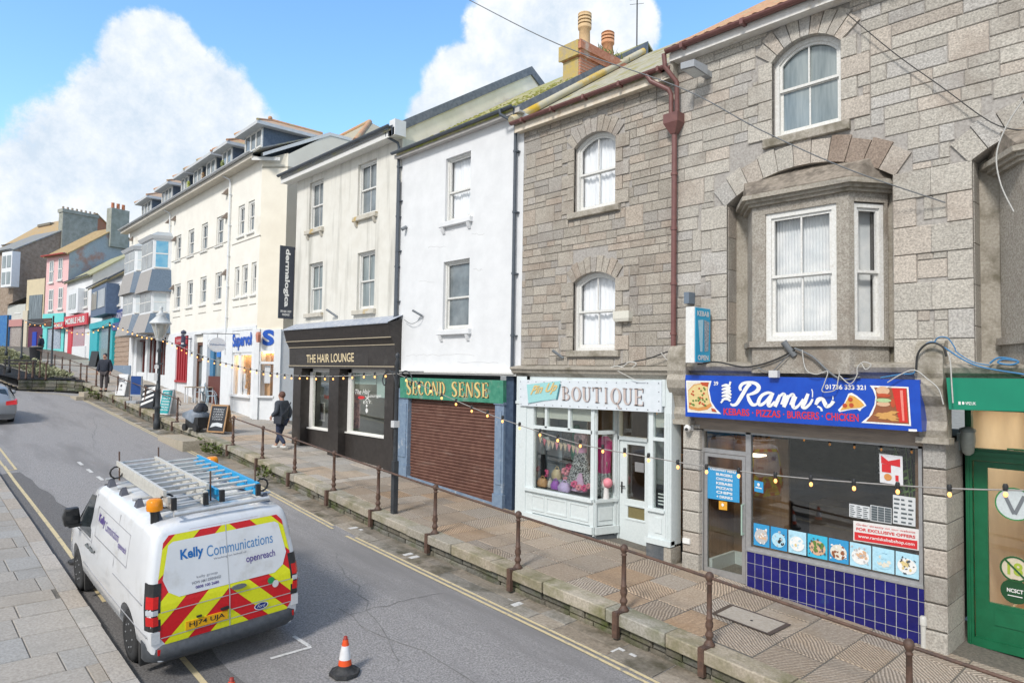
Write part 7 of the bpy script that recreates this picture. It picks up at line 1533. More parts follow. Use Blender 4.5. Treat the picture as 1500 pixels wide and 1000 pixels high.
def far_row():
 FG = Frame(-52.7, 12.25, -math.atan2(.65, 11.7)); gz = G(-57)
 u = lambda F, x, y=450: F.px(x, y)[0]
 # house with navy sign and shutter
 a, b = u(FG, 164), u(FG, 197); t = simple_house('shop_house', 'small white house over a closed brown shutter beside the slate hung bays', FG, a, b, gz, FG.px(175, 404)[1], FG.px(175, 404)[1]+2.6, 3.6, render_w, M('lichened slate roof', (.36, .32, .22), (.42, .37, .22), 4, .9, .4, 9))
 win(t, FG, 172, 177, 417, 447); boxp(t, 'pilaster', FG, 164, 166.5, 452, 545, -.1, .1, white_p)
 a2, b2, z0, z1 = pxwin(FG, 165, 189, 487, 536, 0); m = MB(FG); z = z0
 while z < z1: m.box(a2, b2, -.05+.03*((int((z-z0)/.16)) % 2), .02, z, min(z+.16, z1)); z += .16
 part('roller_shutter', m, M('tan ribbed shutter', (.30, .20, .14), (.42, .33, .26), 4, .6, stretch=(.4, 1, 6)), t); boxp(t, 'threshold', FG, 164, 190, 535, 548, -.08, .1, blue_tim)
 signp(FG, 164, 181, 454, 471, -.12, navy, 'navy shop sign with pale lettering left of the slate hung bays', 'TRADING', P_('lilac letters', (.5, .48, .6))); boxp(t, 'awning_box', FG, 164, 188, 471, 482, -.5, -.05, navy)
 # house with dark blue oriel over a turquoise shop
 a, b = u(FG, 133), u(FG, 164); t2 = simple_house('shop_house', 'white house with a dark blue oriel window over a bright turquoise shopfront', FG, a, b, G(-62), FG.px(150, 415)[1], FG.px(150, 415)[1]+2.5, 3.2, render_w, M('mossy tile roof', (.34, .29, .16), (.44, .36, .18), 4, .95, .5, 8))
 bl = M('dark blue oriel', (.08, .12, .2), (.1, .15, .24), 6, .5); boxp(t2, 'oriel', FG, 138, 160, 420, 462, -.8, 0, bl, -.6); a3, b3, z0, z1 = pxwin(FG, 138, 160, 420, 462, -.6)
 for q, (p0, p1) in enumerate(((.05, .42), (.5, .95))):
  m = MB(FG); m.box(a3+(b3-a3)*p0, a3+(b3-a3)*p1, -.83, -.8, z0+.5, z1-.3); part('oriel_pane', m, dark_glass if q else grey_glass, t2)
 boxp(t2, 'fascia', FG, 131, 166, 470, 479, -.45, .05, turq); boxp(t2, 'pilaster', FG, 131, 142, 478, 535, -.25, .1, turq); boxp(t2, 'pilaster', FG, 161, 164, 478, 540, -.2, .1, turq); boxp(t2, 'shop_window', FG, 143, 160, 480, 530, -.12, .0, M('turquoise shop glass', (.12, .26, .3), (.35, .45, .45), 10, .1)); boxp(t2, 'stall_riser', FG, 142, 161, 528, 545, -.15, .1, turq)
 # white house with red sign
 FW = Frame(-64.4, 12.9, math.atan2(.25, 8.6)); a, b = u(FW, 97), u(FW, 134)
 t3 = simple_house('shop_house', 'white two storey house with a shallow bay over the red and pink shop sign', FW, a, b, G(-69), FW.px(115, 409)[1], FW.px(115, 409)[1]+2.6, 3.4, render_w, M('mossy green roof', (.30, .30, .18), (.40, .38, .24), 4, .95, .5, 8))
 boxp(t3, 'bay', FW, 100, 114, 424, 459, -.5, 0, white_p); win(t3, FW, 123, 129, 425, 450)
 a3, b3, z0, z1 = pxwin(FW, 100, 114, 424, 459, -.5)
 for p0, p1 in ((.08, .38), (.46, .78)): m = MB(FW); m.box(a3+(b3-a3)*p0, a3+(b3-a3)*p1, -.53, -.5, z0+.4, z1-.4); part('bay_pane', m, grey_glass, t3)
 signp(FW, 94, 127, 461, 477, -.35, redv, 'bright red shop sign with white lettering in the far row', 'MOBILE HUB', ink_w); signp(FW, 78, 93, 472, 481, -.5, redv, 'smaller red sign with white lettering beside the aqua shopfront', 'MOBILE', ink_w)
 boxp(t3, 'shop_window', FW, 107, 123, 478, 507, -.06, .02, M('pinkish shop display', (.4, .36, .38), (.5, .2, .25), 12, .2)); boxp(t3, 'stall_riser', FW, 105, 124, 507, 524, -.12, .02, white_p); boxp(t3, 'red_panel', FW, 99, 105, 478, 520, -.08, .02, redv)
 # pink house turned towards us with slate hung gable
 FP = Frame(-77.3, 11.6, math.atan2(1.07, 4)); a, b = u(FP, 65.5), u(FP, 98); ev = FP.px(82, 374)[1]; zr = ev+3.2
 gab = M('patched slate hung gable', (.42, .47, .49), (.30, .33, .35), 7, .8, .4, 10, c3=(.40, .24, .19), s3=.55, t3=(.5, .62), stretch=(1, 1, 6))
 t4 = simple_house('pink_house', 'tall pink boarded house with patched slate gable and brown roof', FP, a, b, G(-75), ev, zr, 4.2, M('pink weatherboard', (.78, .50, .49), (.72, .45, .45), 2, .7, .3, 3, stretch=(.2, .2, 9)), M('rusty brown roof', (.34, .24, .12), (.42, .31, .16), 3, .95, .5, 6), 8, gab)
 for w in ((73, 79, 382, 414), (86, 92, 378, 410), (72, 78.5, 424, 455), (86, 92.5, 421, 452)): win(t4, FP, *w)
 m = MB(FP); gutter(m, FP, a, b+.1, -.35, ev, .12); part('red_gutter', m, M('red gutter paint', (.5, .1, .09)), t4)
 boxp(t4, 'shop_head', FP, 62, 93, 459, 480, -.25, .1, aqua); boxp(t4, 'pilaster', FP, 62, 68, 478, 520, -.2, .1, aqua); boxp(t4, 'pilaster', FP, 89, 93, 478, 522, -.2, .1, aqua); boxp(t4, 'shop_window', FP, 69, 88, 482, 512, -.1, .05, M('poster filled window', (.2, .26, .34), (.45, .5, .56), 9, .2)); boxp(t4, 'stall_riser', FP, 67, 90, 511, 524, -.15, .05, aqua); boxp(t4, 'dark_hatch', FP, 64, 75, 466, 478, -.32, -.2, P_('dark brown print', (.10, .05, .035)))
 m = MB(FP); d0 = 3.4; m.box(b-.5, b+.35, d0, d0+1.7, zr-2, zr+1.7); ch = part('chimney', m, M('mouldy render chimney', (.36, .37, .33), (.26, .27, .23), 2, .9, .2, 8), t4)
 for k in range(3): m = MB(FP); m.lathe([(.16, 0), (.14, .5), (.17, .55), (.05, .58)], 8, (b-.05, d0+.3+.5*k, zr+1.7)); part('chimney_pot', m, P_('orange pot', (.55, .2, .1)), ch)
 # cream fronted shop with a big dark window
 a, b = u(FP, 39), u(FP, 65); t5 = thing('cream_shop', 'cream fronted shop with one big dark upper window left of the pink house', 'shop', FP.p((a+b)/2, 0, G(-79))); z1 = FP.px(52, 409)[1]
 m = MB(FP); m.box(a, b-.05, -.05, 7, G(-79)-2, z1); part('wall', m, M('cream front', (.62, .53, .36), (.56, .48, .33), 2, .8), t5); boxp(t5, 'upper_window', FP, 42, 61, 432, 467, -.12, 0, M('dark panelled window', (.05, .065, .075), (.2, .24, .26), 3, .1, stretch=(5, 5, .3))); boxp(t5, 'fascia', FP, 40, 64, 467, 476, -.3, 0, P_('black fascia', (.04, .04, .045))); boxp(t5, 'shop_window', FP, 41, 62, 477, 512, -.1, 0, P_('plum shopfront', (.10, .02, .06))); boxp(t5, 'door', FP, 47, 53, 486, 508, -.14, -.1, P_('royal blue door', (.01, .05, .4)))
 # stone gabled house and bay beyond
 a, b = u(FP, -6), u(FP, 40); a2 = u(FP, 18); ev = FP.px(18, 366)[1]; t6 = simple_house('stone_house', 'brown rubble stone house with a broad mouldy chimney slab behind the cream shop', FP, a-3, a2, G(-84), ev, ev+2.8, 4.3, M('brown rubble far wall', (.25, .19, .14), (.36, .29, .23), 3.5, .95, .5, 5), slate, 8.6, M('brown rubble far wall', (.3, .23, .17)))
 m = MB(FP); m.box(a2-.6, a2+.25, 4.1, 7.6, ev+.5, ev+4.6); m.box(a2-.7, a2+.35, 4.0, 7.7, ev+4.6, ev+4.95); ch = part('chimney', m, M('mouldy render chimney', (.36, .37, .33)), t6)
 for k in range(8): m = MB(FP); m.lathe([(.12, 0), (.1, .32), (.04, .34)], 7, (a2-.2, 4.3+.45*k, ev+4.95)); part('chimney_pot', m, P_('dull pot', (.28, .22, .16)), ch)
 boxp(t6, 'bay', FP, 2, 17, 369, 420, -.7, 0, white_p); a3, b3, z0, z1 = pxwin(FP, 2, 17, 369, 420, -.7)
 for p0, p1 in ((.1, .42), (.55, .9)):
  for zz in (.08, .55): m = MB(FP); m.box(a3+(b3-a3)*p0, a3+(b3-a3)*p1, -.74, -.7, z0+(z1-z0)*zz, z0+(z1-z0)*(zz+.34)); part('bay_pane', m, grey_glass, t6)
 boxp(t6, 'shopfront', FP, -8, 12, 462, 520, -.3, 0, M('deep blue shopfront', (.02, .12, .36), (.05, .2, .4), 4, .5))
 # low lean-to shop in front of the stone house
 a, b = u(FP, 13), u(FP, 39); t7 = thing('low_shop', 'low two storey shop with a lean-to slate roof and faded pink fascia', 'shop', FP.p((a+b)/2, 0, G(-82))); z1 = FP.px(28, 446)[1]
 m = MB(FP); m.box(a, b, -.1, 3.5, G(-82)-2, z1); part('wall', m, M('grey green render', (.55, .56, .52), (.5, .5, .46), 2, .8), t7); m = MB(FP); m.mesh([(a-.1, -.4, z1-.1), (b, -.4, z1+.5), (b, 3.5, z1+2.4), (a-.1, 3.5, z1+1.7)], [(0, 1, 2, 3)]); part('roof', m, slate, t7)
 win(t7, FP, 24, 32, 446, 458); boxp(t7, 'fascia', FP, 11, 32, 468, 478, -.3, 0, P_('faded pink fascia', (.5, .24, .22))); boxp(t7, 'shop_window', FP, 13, 30, 480, 515, -.15, 0, M('dusky shop window', (.25, .2, .18), (.4, .36, .32), 8, .2)); boxp(t7, 'post', FP, 32, 39, 455, 520, -.2, 0, P_('cream post', (.6, .54, .42)))
 # roofs farther up
 FR = Frame(-92, 16, math.radians(15)); t8 = simple_house('distant_house', 'distant house with lichened orange roof showing above the bay', FR, -16, -2, 12, 19.0, 22.5, 4, M('red brick far', (.42, .16, .1), (.36, .2, .12), 3, .9), M('lichen orange roof', (.45, .30, .13), (.38, .30, .2), 2, .95))
 t9 = thing('brick_chimney', 'distant square brick chimney stack left of the broad chimney slab', 'chimney', FR.p(2, 3, 20)); a, z0 = FR.px(64, 346, 3); z1 = FR.px(64, 331, 3)[1]; a1 = FR.px(73, 340, 3)[0]; a0 = FR.px(56, 340, 3)[0]; m = MB(FR); m.box(a0, a1, 3, 5, z0-3, z1); part('stack', m, M('buff brick', (.35, .26, .17), (.28, .2, .14), 3, .9), t9); m = MB(FR); m.box(a0-.1, a1+.1, 2.9, 5.1, z1, z1+.3); part('cap', m, P_('dark cap stone', (.2, .18, .14)), t9)
far_row()
# ------------------------------------------------------------------ build-out, beds and far street things
def onG(px_, py_, off=0.0):
 r = ray(px_, py_); lo, hi = 1.0, 400.0
 for _ in range(50):
  m = (lo+hi)/2
  if r.z*m+CZ > G(r.x*m)+off: lo = m
  else: hi = m
 return Vector((r.x*lo, r.y*lo, r.z*lo+CZ))
leafm = M('ivy leaf', (.075, .105, .025), (.15, .18, .05), 9, .8)
def tuft(mb, c, r, h, n, s=.09):
 for k in range(n):
  a = RND.uniform(0, 6.28); q = r*math.sqrt(RND.random()); x, y, z = c[0]+q*math.cos(a), c[1]+q*math.sin(a), c[2]+RND.random()*h; b = RND.uniform(0, 6.28); l = s*RND.uniform(.6, 1.4)
  mb.face([(x, y, z), (x+l*math.cos(b), y+l*math.sin(b), z+l*.4), (x+l*1.3*math.cos(b+.5), y+l*1.3*math.sin(b+.5), z+l*.9), (x+l*.5*math.cos(b+.9), y+l*.5*math.sin(b+.9), z+l*.8)])
def build_out():
 zl = lambda X: G(-44.8)+max(0, -44.8-X)*.040
 top = [(-43.2, 8.5), (-44.4, 8.0), (-44.85, 7.05), (-44.95, 5.85), (-50, 5.45), (-62, 5.2), (-80, 5.0), (-80, 7.0), (-62, 7.2), (-50, 7.3), (-46.2, 8.35), (-43.2, 8.9)]
 m = MB(); vs = [(x, y, (zl(x) if x < -44.3 else G(x))+.02) for x, y in top]; m.mesh(vs, [tuple(t) for t in tessellate_polygon([[Vector((x, y, 0)) for x, y in top]])]); solo('footpath', m, granite, kind='structure', loc=(-55, 6, 0))
 w = MB(); pl = [(-43.2, 8.5), (-44.4, 8.0), (-44.85, 7.05), (-44.95, 5.85)]
 def wallrun(pl, hb, ht, fz):
  for (xa, ya), (xb, yb) in zip(pl[:-1], pl[1:]):
   L = math.hypot(xb-xa, yb-ya); F = Frame(xa, ya, math.atan2(yb-ya, xb-xa)); n = max(1, int(L/.45)); w.fr = F
   for k in range(n):
    za = fz(xa+(xb-xa)*k/n); nz = 4; tot = hb+ht
    for j in range(nz):
     a, b = L*k/n, L*(k+1)/n; z0 = za-hb+tot*j/nz; w.box(a+.01, b-.012, -.02+RND.uniform(-.03, .03), .3, z0+.01, z0+tot/nz-.01, tint(.7, 1.2, .06))
   w.fr = None
 pl.reverse(); wallrun(pl, .75, -.02, lambda x: min(G(x), zl(x))+.0); solo('planter_wall', w, rubble, 'mossy rubble wall of the pavement build-out below the short railing', 'wall', loc=(-44.5, 7, G(-44)-.8))
 k = MB(); p2 = [(-43.0, 8.2), (-44.0, 7.3), (-44.2, 6.6), (-45, 5.75), (-50, 5.3), (-62, 5.0), (-80, 4.8)]
 for (xa, ya), (xb, yb) in zip(p2[:-1], p2[1:]):
  n = max(1, int(math.hypot(xb-xa, yb-ya)/1.0))
  for q in range(n):
   P = [(xa+(xb-xa)*t/n, ya+(yb-ya)*t/n) for t in (q, q+.97)]; d = Vector((yb-ya, -(xb-xa))).normalized()*.28
   if d.y < 0: d = -d
   if abs(d.y) < .1: d = Vector((-abs(d.x), d.y))
   k.hprism([P[0], P[1], (P[1][0]+d.x, P[1][1]+d.y), (P[0][0]+d.x, P[0][1]+d.y)][::-1], min(RZ(*P[0]), RZ(*P[1]))-.2, RZ(*P[0])+.12)
 solo('kerb', k, granite, kind='structure', loc=(-50, 6, 0))
 # planted bank between footpath and upper pavement
 b = MB(); xs = [-46.0, -48, -50, -54, -58, -62, -70, -80]; b.loft([[(x, 7.15 if x < -47 else 8.2, zl(x)), (x, 8.55, G(x)+.0)] for x in xs], False, False); solo('bank', b, M('earth', (.2, .18, .15)), kind='structure', loc=(-55, 8, 0))
 g = MB()
 for q in range(2600):
  x = RND.uniform(-76, -46); t = RND.random(); y = 7.2+1.3*t; z = zl(x)+(G(x)-zl(x))*t; tuft(g, (x, y, z), .12, .16, 1, .16)
 solo('ground_cover', g, M('bank greenery', (.20, .22, .11), (.38, .37, .24), 7, .85), kind='stuff', loc=(-55, 8, 0))
 # weeds along the foot of the retaining wall
 for i, (x, r, n, lab) in enumerate(((-23.0, .5, 150, 'weeds growing at the wall foot by the big stone step'), (-24.2, .3, 80, 'small weeds beside the end of the stone step'), (-39.6, .5, 110, 'ivy clump on the wall beside the short stone steps'), (-41.2, .4, 90, 'ivy clump beyond the short stone steps'), (-18.5, .35, 70, 'low weeds at the wall foot behind the van'))):
  m = MB(); tuft(m, (x, YC(x)+.02, RZ(x, YC(x))+.02), r, .4 if i in (2, 3) else .3, n, .09); solo('weeds', m, leafm, lab, 'weeds')
 iron = MATS['rusty brown cast iron']; base = Vector((-44.9, 6.5, G(-44.9))); t = thing('short_railing', 'short rusty railing on the build-out wall with five posts', 'railing', base); P = [onG(67, 556), onG(58, 553), onG(47.5, 553.5), onG(38, 555), onG(27.6, 556)]
 me = None
 for p in P:
  m = MB(); m.lathe([(0, 0), (.08, 0), (.05, .08), (.06, .15), (.04, .2), (.055, .28), (.04, .34), (.034, .78), (.06, .88), (.03, .95)], 7)
  if me is None: o = part('post', m, iron, t, local=True); me = o.data
  else: o = bpy.data.objects.new('post', me); COL.objects.link(o); o.parent = t
  o.location = p-base
 m = MB(); m.tube([p+Vector((0, 0, .87)) for p in P], .022, 6); m.tube([P[0]+Vector((0, 0, .87)), Vector((-43.4, 8.68, G(-43.4)+.87))], .022, 6); part('rail', m, iron, t)
 # stone steps
 def stepb(x0, x1, y0, y1, dz, lab, mat=granite):
  m = MB(); m.hprism([(x0, y0), (x1, y0), (x1, y1), (x0, y1)], min(G(x0), G(x1))-.7, (G(x0)+G(x1))/2+dz); m.c = [(1.0, .97, .86)]*len(m.f); return solo('stone_step', m, mat, lab, 'step')
 stepb(-26.7, -24.0, 7.65, 8.45, -.20, 'long worn granite step in front of the raised pavement wall'); stepb(-41.0, -39.8, 7.9, 8.5, -.22, 'upper of two short stone steps in the far wall'); stepb(-41.1, -39.7, 7.55, 7.9, -.42, 'lower of two short stone steps in the far wall')
build_out()
def lit_post(name, label, x, y, h, lantern=False):
 t = thing(name, label, 'lamp post' if lantern else 'post', (x, y, G(x)-(.45 if lantern else 0))); dk = M('dark cast iron', (.03, .034, .04), (.05, .055, .06), 9, .45); z = .45 if lantern else 0; return t, dk
def lamp():
 x, y = -29.15, 8.3; zb = RZ(x, YC(x)); t = thing('street_lamp', 'old street lamp with a white four sided lantern at the pavement edge', 'street lamp', (x, y, zb)); dk = M('dark cast iron', (.03, .034, .04), (.05, .055, .06), 9, .45)
 H = 5.02-zb; m = MB(); m.lathe([(.1, 0), (.13, .02), (.13, .3), (.1, .36), (.1, .8), (.14, .84), (.1, .92), (.085, 1.5), (.11, 1.55), (.075, 1.6), (.06, H-.5), (.1, H-.42), (.05, H-.3), (.07, H)], 12); m.box(-.4, .4, -.025, .025, H-.95, H-.9); part('column', m, dk, t, local=True)
 m = MB(); m.lathe([(.06, H-.05), (.16, H+.0), (.16, H+.05)], 4); m.lathe([(.36, H+.62), (.42, H+.66), (.40, H+.70), (.16, H+.95), (.2, H+1.0), (.08, H+1.1), (.05, H+1.2), (.08, H+1.27), (.02, H+1.36)], 8)
 for k in range(4): a = math.pi/4+k*math.pi/2; m.tube([(.15*math.cos(a), .15*math.sin(a), H+.05), (.36*math.cos(a), .36*math.sin(a), H+.63)], .02, 5)
 part('lantern_frame', m, M('white lantern paint', (.62, .63, .62), (.5, .52, .52), 8, .5), t, local=True)
 m = MB(); m.lathe([(.13, H+.05), (.33, H+.63)], 4); part('lantern_glass', m, M('frosted lantern', (.5, .5, .46), (.4, .4, .36), 5, .2), t, local=True)
 m = MB(); m.box(-.24, .24, -.1, -.07, H-1.12, H-.98); m.box(-.2, .2, -.12, -.08, H-1.6, H-1.3); part('plate', m, P_('pale plate', (.5, .5, .5)), t, local=True)
lamp()
def scroll_pole():
 x, y = -12.3, 8.2; z0 = G(x); t = thing('decorative_pole', 'dark square pole with a pair of scroll brackets behind the railing', 'pole', (x, y, z0)); dk = MATS['dark cast iron']; H = 4.28-z0; m = MB(); m.box(-.055, .055, -.055, .055, 0, 1.1); m.lathe([(.05, 1.1), (.04, H-.2), (.06, H-.15), (.03, H-.05), (.05, H), (.05, H+.04), (.01, H+.09)], 8); part('pole', m, dk, t, local=True)
 for s in (-1, 1):
  m = MB(); P = [(s*.05, 0, H-.62), (s*.12, 0, H-.42), (s*.3, 0, H-.3), (s*.5, 0, H-.38), (s*.56, 0, H-.52), (s*.5, 0, H-.62), (s*.43, 0, H-.58), (s*.44, 0, H-.5)]; m.tube(smooth(P, 4), .014, 6); part('scroll', m, dk, t, local=True)
 m = MB(); m.tube([(0, 0, H-.32), (.95, 0, H-.31)], .01, 5); m.tube([(-.2, 0, H-.31), (0, 0, H-.36)], .012, 5); part('arm', m, dk, t, local=True)
 m = MB(); m.box(-.06, .06, -.09, .05, H-1.5, H-1.36); part('junction_box', m, P_('white box', (.6, .6, .6)), t, local=True)
scroll_pole()
def plain_pole(px_, pyb, pyt, lab):
 b = onG(px_, pyb); r = ray(px_, pyt); zt = r.z*(b.y/r.y)+CZ; h = max(zt-b.z, 1); m = MB(); m.lathe([(.07, 0), (.11, .02), (.11, .3), (.06, .4), (.045, h-.1), (.06, h-.05), (.01, h)], 8, b); return solo('festoon_pole', m, MATS['dark cast iron'], lab, 'pole')
plain_pole(75, 541, 463, 'thin dark pole in front of the aqua far shopfront'); plain_pole(157, 561, 472, 'thin dark pole in front of the turquoise shop with the oriel'); plain_pole(31, 527, 469, 'thin dark pole by the cream fronted shop'); plain_pole(9, 521, 462, 'thin dark pole nearest the left picture edge'); plain_pole(12.5, 546, 522, 'short dark post on the lower footpath near the left edge')
def festoons():
 bulb = emit('warm glowing bulb', (1.0, .43, .12), 1.35); cord = M('pale festoon cord', (.34, .32, .30), (.26, .25, .23), 8, .6)
 def run(lab, pts, Y, bulbs, r=.008):
  W_ = []
  for x, y in pts: q = ray(x, y); k = Y/q.y; W_.append(Vector((q.x*k, Y, q.z*k+CZ)))
  t = thing('festoon_lights', lab, 'string lights', W_[len(W_)//2]); m = MB(); P = smooth([tuple(w) for w in W_], 6); m.tube(P, r, 5); part('cord', m, cord, t)
  bm = MB(); R_ = .021 if Y < 8.3 else .028
  bm.sphere((0, 0, -.10), R_, 8, 6, sc=(1, 1, 1.3)); sm = MB(); sm.lathe([(.022, -.065), (.026, -.02), (.018, .005)], 7); ref = None
  for x, y in bulbs:
   q = ray(x, y); k = Y/q.y; p = Vector((q.x*k, Y, q.z*k+CZ+.1))-t.location
   if ref is None: b = part('bulb', bm, bulb, t, local=True); s = part('bulb_holder', sm, blk, b, local=True); ref = (b.data, s.data)
   else: b = bpy.data.objects.new('bulb', ref[0]); COL.objects.link(b); b.parent = t; s = bpy.data.objects.new('bulb_holder', ref[1]); COL.objects.link(s); s.parent = b
   b.location = p
 run('festoon cord of warm bulbs sagging in front of the boutique and the kebab shop', [(582, 547), (640, 574), (700, 600), (760, 622), (850, 650), (950, 669), (1035, 683), (1136, 696), (1251, 706), (1391, 715), (1520, 718)], 8.15, [(595, 557), (614, 566), (631, 573), (647, 583), (668, 592), (691, 602), (714, 609), (736, 617), (761, 627), (791, 637), (817, 645), (850, 653), (883, 661), (915, 666), (950, 674), (993, 684), (1035, 691), (1082, 697), (1136, 704), (1188, 709), (1251, 715), (1315, 720), (1391, 724), (1473, 724)])
 run('festoon cord of warm bulbs from the scroll bracket pole up to the street lamp', [(582, 547), (540, 549), (480, 551), (420, 549), (370, 541), (320, 529), (280, 514), (255, 503), (234, 494)], 8.2, [(565, 551), (549, 552), (533, 552), (516, 553), (503, 554), (488, 555), (476, 555), (463, 555), (450, 554), (439, 554), (427, 554), (417, 553), (406, 551), (396, 550), (386, 548), (376, 546), (367, 544), (358, 542), (349, 540), (340, 538), (331, 536), (323, 534), (314, 532), (305, 529), (297, 526), (289, 523), (281, 520), (273, 517), (266, 513), (259, 510), (252, 506), (245, 503), (239, 500)], .01)
 run('festoon cord of warm bulbs between the street lamp and the turquoise shop pole', [(233, 495), (210, 492), (190, 486), (172, 479), (157, 474)], 8.5, [(229, 497), (222, 496), (215, 495), (208, 494), (201, 491), (194, 489), (187, 486), (180, 483), (173, 481), (167, 478), (161, 476)], .013)
 run('farthest festoon cord of bulbs in front of the red and aqua shop signs', [(157, 474), (140, 484), (122, 488), (105, 486), (90, 478), (75, 470), (60, 474), (45, 472), (31, 467)], 8.6, [(151, 479), (144, 484), (137, 487), (129, 489), (121, 490), (113, 489), (105, 487), (98, 484), (91, 480), (84, 476), (79, 473), (66, 475), (59, 477), (51, 476), (44, 475), (38, 472)], .015)
festoons()
def cables():
 def run(lab, pts, d, r, mat, name='cable', cat='cable'):
  P = []
  for k, p in enumerate(pts): dd = d[k] if isinstance(d, list) else d; u, z = FM.px(p[0], p[1], dd); P.append(tuple(FM.p(u, dd, z)))
  m = MB(); m.tube(smooth(P, 6), r, 6); return solo(name, m, mat, lab, cat)
 gw = P_('dirty white cable', (.50, .49, .46)); bk = P_('black cable', (.03, .03, .03)); bl = P_('blue cable', (.05, .20, .40)); gr = P_('grey cable', (.16, .17, .18))
 run('overhead wire sloping down past the chimney to the wall beside the bay', [(600, -46), (687, 0), (820, 66), (995, 128), (1113, 190), (1240, 247), (1385, 297)], [-3.0, -2.7, -2.2, -1.6, -1.1, -.62, -.06], .009, gr)
 run('thin wire from the arched window across the upper granite wall', [(1240, 20), (1310, 78), (1380, 128), (1440, 172), (1475, 188), (1520, 192)], -.1, .008, bk)
 run('pale twin wire hanging in front of the right bay cornice', [(1512, 130), (1478, 178), (1460, 225), (1466, 270), (1485, 310)], -.5, .009, gw)
 run('black cable draped left from the bracket over the kebab sign', [(1164, 512), (1140, 525), (1110, 535), (1085, 537), (1050, 530), (1022, 533)], -.34, .014, bk); run('black cable draped right from the bracket over the kebab sign', [(1164, 510), (1190, 522), (1215, 545), (1235, 556), (1260, 552)], -.36, .016, gr)
 run('second grey cable below the bracket over the kebab sign', [(1160, 515), (1145, 530), (1128, 545), (1110, 538)], -.35, .008, gr)
 run('white cable loop hanging lowest over the phone number', [(1175, 512), (1180, 540), (1195, 548), (1212, 544), (1208, 560), (1204, 572), (1212, 574), (1224, 570), (1228, 555), (1230, 545)], -.42, .008, gw)
 run('white cable loop curling up beside the bay above the sign', [(1230, 550), (1245, 562), (1255, 550), (1256, 538), (1265, 530), (1276, 534), (1268, 541), (1262, 532)], -.4, .008, gw)
 run('pale cable from the sign corner down the scroll bracket', [(1300, 560), (1320, 548), (1340, 542), (1360, 556), (1375, 570), (1382, 592)], -.42, .008, gw)
 run('blue cables arching over the stone console', [(1290, 553), (1320, 548), (1340, 545), (1344, 520), (1355, 505), (1368, 501), (1385, 510), (1410, 526), (1440, 538), (1500, 548)], -.34, .011, bl); run('second blue cable looping above the console', [(1368, 502), (1375, 494), (1388, 495), (1398, 508), (1402, 516), (1425, 530), (1450, 535)], -.3, .008, bl)
 run('black cable hugging the top of the stone console', [(1342, 545), (1344, 520), (1354, 506), (1368, 502), (1382, 509), (1386, 522)], -.36, .014, bk)
 run('white lead hanging in front of the green sign', [(1388, 515), (1392, 530), (1394, 560), (1396, 590)], -.42, .009, gw); run('blue coil of cable lying on the green shop cornice', [(1450, 532), (1462, 524), (1480, 525), (1492, 530), (1480, 534), (1462, 531), (1470, 526), (1488, 528)], -.3, .012, bl)
 run('black cable sagging along the boutique cornice to the brown pipe', [(905, 535), (925, 530), (950, 525), (975, 516), (990, 512)], -.15, .012, bk); run('white cable drooping over the end of the boutique cornice', [(968, 516), (980, 530), (990, 536), (1003, 536)], -.2, .008, gw); run('pale tangle of cable lying on the boutique cornice', [(890, 540), (905, 536), (920, 541), (932, 533), (922, 530), (912, 538)], -.18, .014, gw); run('pale cable trailing down over the boutique cornice', [(905, 543), (918, 550), (932, 556), (945, 556)], -.3, .008, gw)
 run('thin dark wire looping from the bracket on the white house', [(592, 468), (602, 474), (612, 470), (617, 460)], -.1, .008, gr)
 m = MB(FM); u, z = FM.px(1164, 512, -.2); m.tube([(u-.1, -.36, z+.12), (u+.05, -.3, z-.1)], .05, 8); solo('cable_bracket', m, gr, 'thick grey cable bracket on the stonework below the bay window', 'bracket')
 m = MB(FM); u, z = FM.px(1134, 548, -.38); m.box(u-.07, u+.07, -.42, -.33, z-.05, z+.06); solo('junction_box', m, P_('white box', (.6, .6, .6)), 'little white junction box on top of the blue kebab sign', 'box')
 m = MB(FM); u, z = FM.px(910, 463, -.12); m.loft([[(u-.17, -.12, z-.1), (u+.17, -.12, z-.1), (u+.17, 0, z-.1), (u-.17, 0, z-.1)], [(u-.19, -.14, z-.04), (u+.19, -.14, z-.04), (u+.19, 0, z-.04), (u-.19, 0, z-.04)], [(u-.19, -.14, z+.1), (u+.19, -.14, z+.1), (u+.19, 0, z+.1), (u-.19, 0, z+.1)]], True, True, False); solo('alarm_box', m, P_('cream alarm', (.68, .66, .58)), 'cream alarm box beside the lower arched boutique window', 'alarm box')
 m = MB(FM); u, z = FM.px(816, 520, -.12); m.tube([(u-.06, -.2, z+.1), (u+.08, -.02, z-.06)], .03, 7); solo('cable_bracket', m, P_('grey bracket', (.2, .22, .24)), 'grey bracket on granite left of the lower arched window sill', 'bracket')
cables()
